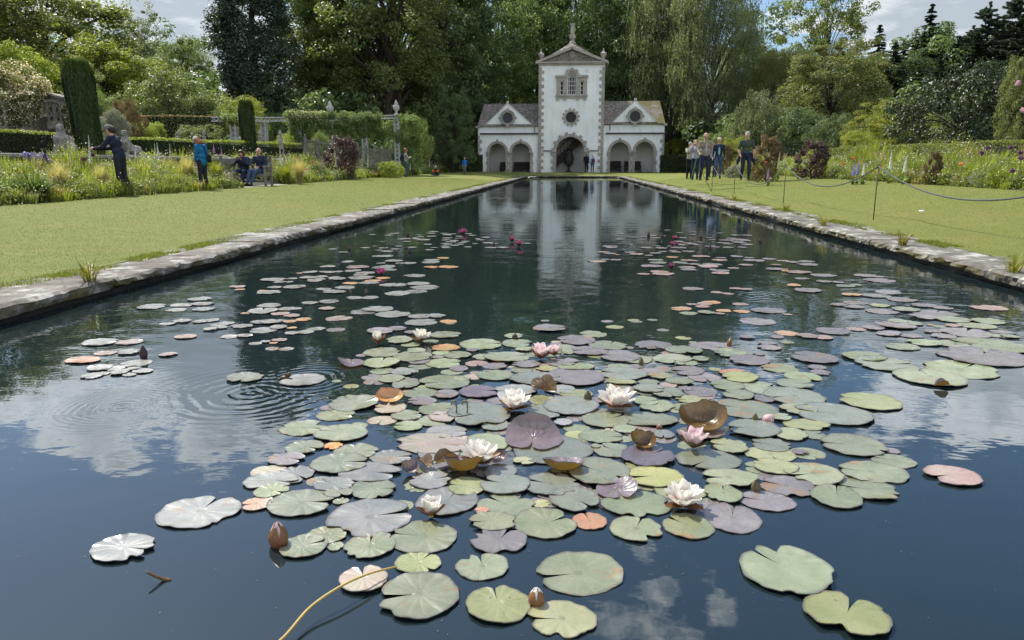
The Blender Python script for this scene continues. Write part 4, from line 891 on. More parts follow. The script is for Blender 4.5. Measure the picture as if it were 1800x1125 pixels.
# ---------------- flowers and buds
def petal_mat(name, tip, basec, trans=.25):
    t = NT(name); v = t.coord('Generated'); a = t.t.nodes.new('ShaderNodeAttribute'); a.attribute_name = 'along'
    col = t.mix(t.ramp(a.outputs['Fac'], .05, .6), basec, tip)
    p = t.bsdf(col, .45, .4); tr = t.t.nodes.new('ShaderNodeBsdfTranslucent'); t.set(tr, 'Color', col)
    mx = t.t.nodes.new('ShaderNodeMixShader'); mx.inputs[0].default_value = trans; t.t.links.new(p, mx.inputs[1]); t.t.links.new(tr.outputs[0], mx.inputs[2])
    return t.done(mx.outputs[0])
PT = {'white': petal_mat('white_petal', (.84,.80,.74), (.78,.58,.54)), 'pink': petal_mat('pink_petal', (.82,.66,.66), (.66,.25,.32)), 'cream': petal_mat('cream_petal', (.80,.77,.68), (.68,.58,.50)),
      'magenta': petal_mat('magenta_petal', (.36,.08,.18), (.55,.18,.30)), 'sepal': petal_mat('sepal', (.20,.10,.035), (.24,.09,.05), .15), 'olive': petal_mat('olive_sepal', (.10,.085,.035), (.13,.10,.05), .1), 'dark': petal_mat('dark_sepal', (.035,.018,.022), (.05,.025,.03), .05), 'blush': petal_mat('blush_petal', (.62,.42,.42), (.55,.28,.30))}
yel = mat('stamen_yellow', (.72,.42,.03), (.80,.52,.06), .6, 20)
def petal_mesh(L, W, cup, curl, m, nu=8, nv=5):
    V = []; F = []; T = []
    for i in range(nu+1):
        u = i/nu; w = W*(math.sin(math.pi*min(1, (u*.90+.10))**1.0)**.55)
        if i == nu: w = W*.14
        for j in range(nv+1):
            v = j/nv*2-1
            V.append((v*w/2, u*L, cup*(v*v)*w*.55+curl*L*u*u)); T.append(u)
    for i in range(nu):
        for j in range(nv):
            a = i*(nv+1)+j; F.append((a, a+1, a+nv+2, a+nv+1))
    me = bpy.data.meshes.new('petal'); me.from_pydata(V, [], F); me.shade_smooth(); a = me.attributes.new('along', 'FLOAT', 'POINT'); a.data.foreach_set('value', T); me.materials.append(m); return me
def place_petal(parent, me, az, elev, z, r0, name='petal', sc_=1.0, roll=0):
    o = link(name, me, parent)
    o.matrix_local = Matrix.Rotation(az, 4, 'Z') @ Matrix.Translation((0, r0, z)) @ Matrix.Rotation(elev, 4, 'X') @ Matrix.Rotation(roll, 4, 'Y') @ Matrix.Scale(sc_, 4)
    return o
def lily(px, py, wpx, kind, openn, label, sep='sepal', zb_=.006, tilt=(0, 0), stray=None, group='water lily flowers', seed=1, stam=True):
    g = random.Random(seed*31+int(px)); b = gnd(px, py); D = (gnd(px+wpx/2, py)-gnd(px-wpx/2, py)).length
    L = D*(.66 if openn > .6 else .74 if openn > .35 else .92); o = empty('water_lily', (b.x, b.y, zb_), g.uniform(0, 6.28), label, 'water lily', group)
    o.rotation_euler[0], o.rotation_euler[1] = R(tilt[0]), R(tilt[1])
    outer = petal_mesh(L*1.02, L*.56, .55, .10, PT[kind]); mid = petal_mesh(L*.95, L*.52, .6, .14, PT[kind]); inner = petal_mesh(L*.68, L*.38, .7, .18, PT[kind]); spm = petal_mesh(L*.86, L*.44, .5, .08, PT[sep])
    e = openn
    for k in range(4):
        az = k*math.pi/2+g.uniform(-.1, .1); place_petal(o, spm, az+.4, R(66-84*e+g.uniform(-5, 5)), 0, L*.06, 'sepal')
    for k in range(8): place_petal(o, outer, (k+.5)*2*math.pi/8+g.uniform(-.15, .15), R(82-72*e+g.uniform(-10, 10)), L*.02, L*.06, sc_=g.uniform(.86, 1.06), roll=R(g.uniform(-14, 14)))
    for k in range(7): place_petal(o, mid, k*2*math.pi/7+g.uniform(-.18, .18), R(86-44*e+g.uniform(-9, 9)), L*.05, L*.06, sc_=g.uniform(.86, 1.06), roll=R(g.uniform(-14, 14)))
    for k in range(6): place_petal(o, inner, (k+.3)*2*math.pi/6+g.uniform(-.12, .12), R(92-42*e+g.uniform(-7, 7)), L*.07, L*.055, sc_=g.uniform(.85, 1.05))
    if stam:
        mb = MB()
        for k in range(34):
            a = g.uniform(0, 6.28); rr = L*g.uniform(.03, .19)*e*1.2; mb.tube([(math.cos(a)*rr*.6, math.sin(a)*rr*.6, L*.1), (math.cos(a)*rr*1.15, math.sin(a)*rr*1.15, L*g.uniform(.30, .42)), (math.cos(a)*rr*.9, math.sin(a)*rr*.9, L*.52)], [L*.012, L*.014, L*.006], 4)
        mb.lathe([(L*.12, 0), (L*.14, L*.1), (L*.05, L*.16)], (0,0,0), 10); mb.build('stamens', yel, o)
    return o
lily(1200,894,70,'white',.66,'big open white water lily with golden centre, nearest the viewer',seed=3)
lily(758,910,48,'white',.42,'small white cup-shaped water lily with yellow centre at the front left',seed=4)
lily(845,818,62,'white',.58,'white water lily rising from brown folded leaves',seed=5, stam=False)
lily(905,722,58,'white',.62,'white water lily behind the large upturned purple leaf',seed=6)
lily(1083,718,60,'white',.66,'dense many-petalled white water lily right of the centre','sepal',seed=7)
lily(1218,790,50,'pink',.42,'pink and white cup-shaped water lily with brown sepals','olive',seed=8, stam=False)
lily(950,632,38,'pink',.40,'left pink-white water lily of the close pair beyond the pads','sepal',seed=9, stam=False)
lily(974,627,28,'pink',.36,'right pink-white water lily of the close pair beyond the pads','sepal',seed=10, stam=False)
lily(665,606,26,'cream',.28,'half-open cream water lily with brown sepal at the left','sepal',seed=11, stam=False)
lily(740,602,32,'cream',.55,'open cream water lily with pointed petals at the far left of the pads','sepal',seed=12, stam=False)
for px, py, w, lb, e in ((670,484,17,'magenta water lily among the left clusters of silvery pads',.6),(900,426,11,'left one of the twin magenta lilies in the tower reflection',.35),(912,434,12,'right one of the twin magenta lilies in the tower reflection',.35),
                      (814,412,14,'farthest magenta water lily left of the tower reflection',.6),(1186,423,12,'upper magenta water lily right of the tower reflection',.45),(1181,433,11,'lower magenta water lily right of the tower reflection',.4),(1189,433,9,'small magenta water lily pressed against the lower right one',.4),(1180,475,13,'upright magenta water lily between reddish pads',.25)):
    lily(px, py, w, 'magenta', e, lb, 'dark', group='magenta water lilies in the far pads', stam=False)
def bud(px, py, wpx, hpx, petal, sep, label, lean=(0,0)):
    b = gnd(px, py); D = (gnd(px+wpx/2, py)-gnd(px-wpx/2, py)).length; Hh = D*hpx/wpx*.98
    o = empty('lily_bud', (b.x, b.y, 0), random.Random(int(px)).uniform(0, 1.5), label, 'flower bud', 'closed water lily buds'); o.rotation_euler[0], o.rotation_euler[1] = R(lean[0]), R(lean[1])
    def body(n0, scale, m, name, phase, count):
        V = []; F = []; T = []; nu, nv = 12, 6
        for c in range(count):
            base = len(V)
            for i in range(nu+1):
                u = i/nu; rr = D/2*scale*(math.sin(math.pi*(.12+.86*u))**.7 if u < 1 else .02)*(1-.25*u)
                half = n0*(math.sin(math.pi*min(.98, .25+.72*u))**.6)
                for j in range(nv+1):
                    a = phase+c*2*math.pi/count+half*(j/nv*2-1); V.append((rr*math.cos(a), rr*math.sin(a), -.1*Hh+u*Hh*1.1*(1 if scale < 1 else .97))); T.append(u)
            for i in range(nu):
                for j in range(nv): a = base+i*(nv+1)+j; F.append((a, a+1, a+nv+2, a+nv+1))
        me = bpy.data.meshes.new(name); me.from_pydata(V, [], F); me.shade_smooth(); a = me.attributes.new('along', 'FLOAT', 'POINT'); a.data.foreach_set('value', T); me.materials.append(m); link(name, me, o)
    body(.95, .9, PT[petal], 'petals', .4, 4); body(.80, 1.0, PT[sep], 'sepals', 0, 4)
    return o
bud(490,958,38,46,'blush','sepal','large closed pink bud with brown sepals standing alone at front left')
bud(943,1062,34,34,'white','sepal','squat brown and white bud between two torn yellow-green pads')
bud(1328,864,18,24,'dark','olive','small brown pointed bud standing among mauve pads at the right')
bud(1033,705,16,20,'olive','olive','olive pointed bud between the two central white lilies')
bud(1127,642,10,15,'olive','olive','dark olive bud right of the pair of pink-white lilies')
bud(905,597,12,12,'olive','dark','small dark bud on pads beyond the pair of pink-white lilies')
bud(1281,609,10,16,'blush','sepal','slim pink bud on a mauve pad at the right edge of the cluster',(0,8))
bud(1327,741,12,16,'olive','olive','short olive bud leaning by the pink one on the right pads')
bud(1345,742,22,20,'blush','blush','plump pink bud lying over on the right pads',(0,50))
bud(253,630,15,24,'dark','dark','dark purple bud standing in open water at the left')
bud(1158,700+54,12,14,'blush','sepal','tiny pink bud tip beyond the olive-brown cupped leaf',(20,-30))
for px, py, lb in ((717,416,'tiny dark bud left of the far magenta lily'),(614,440,'tiny purple bud in open water toward the left edging'),(720,444,'tiny dark bud below the far left cluster'),(616,516,'purple bud beside an olive one on the left clusters'),(644,516,'olive bud beside a purple one on the left clusters'),
                   (806,414,'tiny dark bud beside the farthest magenta lily'),(868,434,'tiny dark bud left of the twin magenta lilies'),(1140,416,'tiny dark bud at the left end of the far right cluster'),(1164,418,'tiny dark bud left of the upper magenta lily'),(1232,420,'tiny dark bud right of the upper magenta lily'),(1248,439,'tiny pale bud among the right clusters'),(1336,427,'tiny dark bud at the right end of the far clusters')):
    bud(px, py, 6, 9, 'magenta' if 'purple' in lb else 'dark', 'olive' if 'olive' in lb else 'dark', lb)
# stalks in the water
def smooth_path(pts, rad, k=8):
    P = [Vector(p) for p in pts]; O = []; Rr = []; n = len(P)
    for i in range(n-1):
        a, b, c, d = P[max(0, i-1)], P[i], P[i+1], P[min(n-1, i+2)]
        for j in range(k):
            t = j/k; O.append(.5*((2*b)+(c-a)*t+(2*a-5*b+4*c-d)*t*t+(3*b-a-3*c+d)*t**3)); Rr.append((rad[i]*(1-t)+rad[i+1]*t) if hasattr(rad, '__len__') else rad)
    return O+[P[-1]], Rr+[rad[-1] if hasattr(rad, '__len__') else rad]
def stalk(name, pts, rad, m, label, cat='stalk'):
    mb = MB(); pts, rad = smooth_path(pts, rad); mb.tube(pts, rad, 8); return tag(mb.build(name, m, None, True), label, cat)
straw = mat('straw_stalk', (.42,.30,.09), (.36,.25,.07), .5, 9); brown_st = mat('brown_stalk', (.11,.06,.02), (.06,.03,.012), .5, 9)
q = [gnd(x, y, z) for x, y, z in ((440,1165,.01),(497,1122,.018),(545,1068,.03),(600,1030,.04),(650,1008,.035),(697,996,.018))]
stalk('lily_stalk', q, [.0034,.0036,.0036,.0032,.003,.0024], straw, 'long arched yellow stalk lying over a ragged pinkish pad', 'stalk')
q = [gnd(300,1020,.0), gnd(288,1018,.004), gnd(276,1014,.014), gnd(258,1006,.03)]
stalk('lily_stalk', q, [.004,.005,.004,.003], brown_st, 'bent brown stem poking from open water at front left')
mb = MB(); a = gnd(500,664,.01); mb.ball(a, .02, 1, (1.4,.7,.6)); mb.ball(a+Vector((.02,.01,.012)), .013, 1); mb.tube([a, a+Vector((.03,.0,.03))], [.006,.003], 5)
tag(mb.build('plant_snag', brown_st, None, True), 'small brown decayed snag at the edge of a silvery pad by the ripples', 'plant debris')
for px, lb in ((803,'left hooked stalk on a pinkish pad'),(822,'right hooked stalk on a pinkish pad')):
    a = gnd(px-1, 730); stalk('lily_stalk', [a+Vector(p) for p in ((0,0,0),(.002,0,.04),(-.004,.004,.062),(-.018,.004,.058),(-.02,0,.045))], .0035, mat('olive_stalk', (.14,.12,.04), (.1,.08,.03), .5, 9), lb)
# ================================================================== vegetation
def rand_unit(g, n):
    v = g.normal(size=(n, 3)); return v/np.linalg.norm(v, axis=1, keepdims=True)
def leaf_quads(P, N, L, W, g, droop=0.0, T=None):
    """one kite-shaped leaf per point: returns verts (4n,3)"""
    n = len(P)
    if T is None:
        T = rand_unit(g, n); T[:, 2] -= droop; T -= N*np.sum(T*N, 1, keepdims=True); T /= np.linalg.norm(T, axis=1, keepdims=True)+1e-9
    B = np.cross(N, T); B /= np.linalg.norm(B, axis=1, keepdims=True)+1e-9
    L = L[:, None]; W = W[:, None]
    v = np.stack([P-T*L*.5, P-T*L*.05+B*W*.5+N*W*.12, P+T*L*.5, P-T*L*.05-B*W*.5+N*W*.12], 1)
    return v.reshape(-1, 3)
def leafy(g, C, R3, n, size, tintc=None, up=.5, flat=.7, aspect=.6, droop=.15, shell=True):
    """n leaves in each clump of centres C, radii R3"""
    k = len(C); P = []; N = []; T = []
    d = rand_unit(g, k*n).reshape(k, n, 3); r = g.uniform(.35, 1, (k, n, 1))**.45
    P = C[:, None, :] + d*r*R3[:, None, None]*np.array([1, 1, flat]); Nn = d*.55+np.array([0, 0, up])+g.normal(size=d.shape)*.45
    Nn /= np.linalg.norm(Nn, axis=2, keepdims=True)
    tc = g.uniform(0, 1, k) if tintc is None else tintc
    T = np.clip(tc[:, None]*.6+g.uniform(0, .4, (k, n)), 0, 1).ravel()
    P = P.reshape(-1, 3); Nn = Nn.reshape(-1, 3); m = len(P)
    L = size*g.uniform(.7, 1.35, m)
    return leaf_quads(P, Nn, L, L*aspect*g.uniform(.8, 1.2, m), g, droop), T
def tubes_np(segs, sides=5):
    """segs: list of (p0,p1,r0,r1)"""
    V = []; Q = []
    for p0, p1, r0, r1 in segs:
        p0 = np.array(p0, float); p1 = np.array(p1, float); t = p1-p0; t /= np.linalg.norm(t)+1e-9
        a = np.cross(t, [0, 0, 1.]);
        if np.linalg.norm(a) < .1: a = np.cross(t, [1., 0, 0])
        a /= np.linalg.norm(a); b = np.cross(t, a); base = len(V)
        for p, r in ((p0, r0), (p1, r1)):
            for k in range(sides): th = 2*math.pi*k/sides; V.append(p+(a*math.cos(th)+b*math.sin(th))*r)
        for k in range(sides): Q.append((base+k, base+(k+1)%sides, base+sides+(k+1)%sides, base+sides+k))
    return np.array(V), np.array(Q)
bark = mat('bark', (.060,.048,.036), (.028,.023,.018), .95, 5, .1, bump=1, bscale=12, bdist=.05)
bark_pale = mat('bark_pale', (.13,.12,.10), (.05,.045,.04), .95, 4, .1, bump=1, bscale=10, bdist=.04)
PROTO = {}
TR = 'tall trees closing in the garden'
def trunk_segs(g, H, r, C, z_first, wob=.25):
    segs = []; pts = [np.array([0, 0, -.4])]; n = 7
    for i in range(1, n+1): pts.append(np.array([g.normal()*wob*i/n, g.normal()*wob*i/n, H*.82*i/n]))
    rad = [r*(1.25 if i == 0 else 1)*(1-.85*i/n) for i in range(n+1)]
    for i in range(n): segs.append((pts[i], pts[i+1], rad[i], rad[i+1]))
    for c in C:
        zz = max(z_first, min(H*.75, c[2]*.62)); f = zz/(H*.82)*n; i = min(n-1, int(f)); p = pts[i]+(pts[i+1]-pts[i])*(f-i)
        rb = rad[i]*.45; mid = p+(c-p)*.5+np.array([0, 0, .12*np.linalg.norm(c-p)])
        segs.append((p, mid, rb, rb*.6)); segs.append((mid, c, rb*.6, rb*.15))
    return segs
def tree_proto(key, H, rx, z0, K, n, size, m, seed, mb_=bark, rtrunk=.35, clump=.23, up=.5, flat=.7, top=.8, shape='dome', nlimb=40, droop=.15, hollow=.45, aspect=.6, multi=0):
    g = np.random.default_rng(seed); C = []
    while len(C) < K:
        d = rand_unit(g, 1)[0]; rr = g.uniform(hollow, 1)**.6; p = d*rr
        zc = (p[2]+1)/2
        if shape == 'dome': w = math.sqrt(max(0.02, 1-(max(0, zc-.35)/.68)**2))*(.65+.35*min(1, zc/.3)); 
        elif shape == 'tall': w = (.55+.45*math.sin(math.pi*min(1, zc*.9+.1)))
        elif shape == 'cone': w = max(.08, 1-zc)*1.25
        else: w = 1
        q = np.array([p[0]/max(.3, math.sqrt(1-min(.95, p[2]**2)))*w*rx if shape in ('tall', 'cone') else d[0]*rr*rx, 0, 0])
        if shape in ('tall', 'cone'):
            a = g.uniform(0, 6.283); rad = g.uniform(.3, 1)**.5*w*rx; q = np.array([math.cos(a)*rad, math.sin(a)*rad, z0+zc*(H-z0)])
        else: q = np.array([d[0]*rr*rx, d[1]*rr*rx, z0+zc*(H-z0)])
        # uneven outline: lobes
        q[:2] *= 1+.28*mnoise.noise(Vector((q[0]*.25+seed, q[1]*.25, q[2]*.22)))*2
        q[2] += .9*mnoise.noise(Vector((q[0]*.3, q[1]*.3+seed, 5)))*(H/16)
        C.append(q)
    C = np.array(C); R3 = rx*clump*g.uniform(.55, 1.35, K)
    V, T = leafy(g, C, R3, n, size, None, up, flat, aspect, droop)
    # loose twigs outside the clumps
    k2 = K*n//9; ci = g.integers(0, K, k2); P2 = C[ci]+rand_unit(g, k2)*(R3[ci]*g.uniform(.9, 1.55, k2))[:, None]*np.array([1, 1, .8])
    V2 = leaf_quads(P2, rand_unit(g, k2)*.7+np.array([0, 0, .6]), size*g.uniform(.6, 1.1, k2), size*.55*g.uniform(.8, 1.2, k2), g, .2)
    V = np.concatenate([V, V2]); T = np.concatenate([T, g.uniform(0, 1, k2)])
    me = npmesh(key+'_crown', V, np.arange(len(V)).reshape(-1, 4), m, T)
    li = g.permutation(K)[:nlimb]; segs = []
    if multi:
        for j in range(multi):
            ox = np.array([math.cos(j*2.4)*rtrunk*1.6, math.sin(j*2.4)*rtrunk*1.6, 0]); sg = trunk_segs(g, H*g.uniform(.85, 1), rtrunk*g.uniform(.6, 1), C[li[j::multi]], z0*.8, .9); segs += [(a+ox, b+ox*(1 if i < 7 else 1), c, d) for i, (a, b, c, d) in enumerate(sg)]
    else: segs = trunk_segs(g, H, rtrunk, C[li], z0*.8)
    tv, tq = tubes_np(segs, 7); tm = npmesh(key+'_trunk', tv, tq, mb_, smooth=True)
    PROTO[key] = (me, tm, H, rx, 'crown'); return me, tm
def birch_proto(key, H, rx, z0, K, m, seed, size=.15):
    g = np.random.default_rng(seed); C = []
    for i in range(K):
        a = g.uniform(0, 6.283); zc = g.uniform(.12, 1)**.8; w = rx*(.35+.65*math.sin(math.pi*min(1, (1-zc)*.8+.18)))*g.uniform(.3, 1)**.5
        C.append((math.cos(a)*w, math.sin(a)*w, z0+zc*(H-z0)))
    C = np.array(C); P = []; 
    for c in C:
        for s in range(34):
            st = c+g.normal(size=3)*np.array([.6, .6, .5])*rx*.17; ln = g.uniform(.25, .95); k = int(ln/.085); z = np.linspace(0, ln, k)
            dr = g.normal(size=2)*.12; P.append(np.stack([st[0]+dr[0]*z+g.normal(size=k)*.05, st[1]+dr[1]*z+g.normal(size=k)*.05, st[2]-z], 1))
    P = np.concatenate(P); n = len(P); N = rand_unit(g, n)*.8+np.array([0, 0, .3]); N /= np.linalg.norm(N, axis=1, keepdims=True); Tn = np.tile([0, 0, -1.], (n, 1))+g.normal(size=(n, 3))*.35; Tn -= N*np.sum(Tn*N, 1, keepdims=True); Tn /= np.linalg.norm(Tn, axis=1, keepdims=True)
    L = size*g.uniform(.7, 1.3, n); V = leaf_quads(P, N, L, L*.55, g, T=Tn); T = g.uniform(0, 1, n)
    me = npmesh(key+'_crown', V, np.arange(len(V)).reshape(-1, 4), m, T)
    tv, tq = tubes_np(trunk_segs(g, H, .3, C[g.permutation(K)[:60]], z0, .5), 7); tm = npmesh(key+'_trunk', tv, tq, bark_pale, smooth=True); PROTO[key] = (me, tm, H, rx, 'crown')
def conifer_proto(key, H, R0, z0, m, seed, tiers=26, droop=.25, dens=1.0, size=.26, power=.85, ragged=.3):
    g = np.random.default_rng(seed); P = []; Tn = []; segs = [((0, 0, -.4), (0, 0, H*.98), .32, .03)]
    for i in range(tiers):
        f = i/(tiers-1); z = z0+(H-z0)*f; R1 = R0*((1-f)**power)*g.uniform(1-ragged, 1+ragged*.5)+.15; nb = int(7+7*(1-f))
        for b in range(nb):
            a = g.uniform(0, 6.283); ln = R1*g.uniform(.65, 1.1); k = max(3, int(ln*11*dens)); t = np.linspace(.08, 1, k)
            zz = z+g.uniform(-.3, .3)*(H/tiers)-droop*ln*t**1.4+.10*ln*t**4; x = np.cos(a)*ln*t; y = np.sin(a)*ln*t
            segs.append(((0, 0, z), (x[-1], y[-1], zz[-1]), .04, .008))
            for side in range(9):
                wd = (.05+.26*ln*(1-t)**.7*t**.35)*g.uniform(-1, 1, k)
                P.append(np.stack([x-np.sin(a)*wd, y+np.cos(a)*wd, zz-np.abs(wd)*.25+g.normal(size=k)*.06-.0*t], 1)); d = np.stack([np.cos(a)*np.ones(k)-np.sin(a)*np.sign(wd)*.8, np.sin(a)*np.ones(k)+np.cos(a)*np.sign(wd)*.8, -.55*np.ones(k)], 1); Tn.append(d)
    P = np.concatenate(P); Tn = np.concatenate(Tn)+g.normal(size=P.shape)*.3; n = len(P); N = rand_unit(g, n)*.5+np.array([0, 0, .8]); N /= np.linalg.norm(N, axis=1, keepdims=True)
    Tn -= N*np.sum(Tn*N, 1, keepdims=True); Tn /= np.linalg.norm(Tn, axis=1, keepdims=True); L = size*g.uniform(.7, 1.4, n)
    V = leaf_quads(P, N, L, L*.42, g, T=Tn); me = npmesh(key+'_crown', V, np.arange(len(V)).reshape(-1, 4), m, g.uniform(0, 1, n))
    tv, tq = tubes_np(segs, 5); tm = npmesh(key+'_trunk', tv, tq, bark, smooth=True); PROTO[key] = (me, tm, H, R0, 'crown')

LM_ = dict(
 oak=leafmat('leaf_oak', (0.085,0.118,0.032), (0.180,0.198,0.062), .42), mid=leafmat('leaf_mid', (0.082,0.130,0.043), (0.178,0.221,0.076), .38), dark=leafmat('leaf_dark', (0.060,0.105,0.045), (0.140,0.191,0.071), .30),
 lime=leafmat('leaf_lime', (0.127,0.175,0.022), (0.237,0.259,0.041), .45), birch=leafmat('leaf_birch', (0.075,0.106,0.053), (0.175,0.206,0.112), .40, .4), olive=leafmat('leaf_olive', (0.096,0.120,0.039), (0.184,0.199,0.072), .35), gold=leafmat('leaf_gold', (.13,.155,.022), (.23,.24,.040), .45),
 conif=leafmat('leaf_conifer', (0.021,0.038,0.025), (0.048,0.072,0.041), .12), conif2=leafmat('leaf_pine', (0.047,0.072,0.055), (0.098,0.130,0.085), .12), gloss=leafmat('leaf_glossy', (.022,.040,.016), (.055,.075,.028), .15, .42, .4), purple=leafmat('leaf_purple', (.045,.026,.032), (.120,.070,.070), .3, .4), bronze=leafmat('leaf_bronze', (0.102,0.065,0.043), (0.189,0.145,0.072), .35),
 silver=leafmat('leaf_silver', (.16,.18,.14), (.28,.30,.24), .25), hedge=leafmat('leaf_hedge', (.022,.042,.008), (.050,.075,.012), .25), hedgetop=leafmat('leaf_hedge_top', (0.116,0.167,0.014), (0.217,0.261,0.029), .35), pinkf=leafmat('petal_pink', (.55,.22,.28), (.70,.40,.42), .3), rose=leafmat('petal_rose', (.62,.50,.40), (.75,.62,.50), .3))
tree_proto('broad', 18, 6.2, 2.6, 190, 190, .27, LM_['mid'], 21, rtrunk=.42, clump=.19)
tree_proto('broadb', 17, 5.6, 2.2, 170, 190, .26, LM_['oak'], 22, rtrunk=.40, clump=.20)
tree_proto('tall', 26, 5.2, 5.0, 200, 200, .28, LM_['mid'], 23, rtrunk=.55, clump=.21, shape='tall', multi=3)
tree_proto('dense', 18, 5.0, .6, 220, 190, .25, LM_['dark'], 24, rtrunk=.4, clump=.20, shape='tall')
tree_proto('airy', 20, 5.0, 4.5, 190, 100, .22, LM_['oak'], 25, rtrunk=.13, clump=.13, nlimb=110, hollow=.2)
birch_proto('birch', 18, 4.8, 1.2, 360, LM_['birch'], 26, .17)
conifer_proto('spruce', 20, 3.6, 1.5, LM_['conif'], 27, 30, .30, .9, .42)
#conifer_proto('redwood', 26, 4.6, .3, LM_['conif'], 28, 60, .18, 1.5, .40, .36, .18)
conifer_proto('pine', 18, 4.2, 5.0, LM_['conif2'], 29, 17, .02, .9, .42, .45, .5)
tree_proto('column', 26, 2.9, .2, 560, 150, .20, LM_['conif'], 61, rtrunk=.5, clump=.26, shape='tall', flat=.9, up=.2, nlimb=0, droop=.5)
tree_proto('shrub', 4, 2.6, .05, 110, 170, .12, LM_['mid'], 30, rtrunk=.1, clump=.2, hollow=.5)
tree_proto('shrubb', 4, 2.4, .05, 130, 190, .095, LM_['oak'], 31, rtrunk=.1, clump=.18, hollow=.5)
tree_proto('acer', 5, 2.8, .5, 90, 200, .10, LM_['gold'], 32, rtrunk=.12, clump=.22, flat=.35, up=1.0)
tree_proto('smoke', 2.4, 1.15, .05, 70, 80, .085, LM_['purple'], 33, rtrunk=.05, clump=.2, flat=.9, aspect=.85)

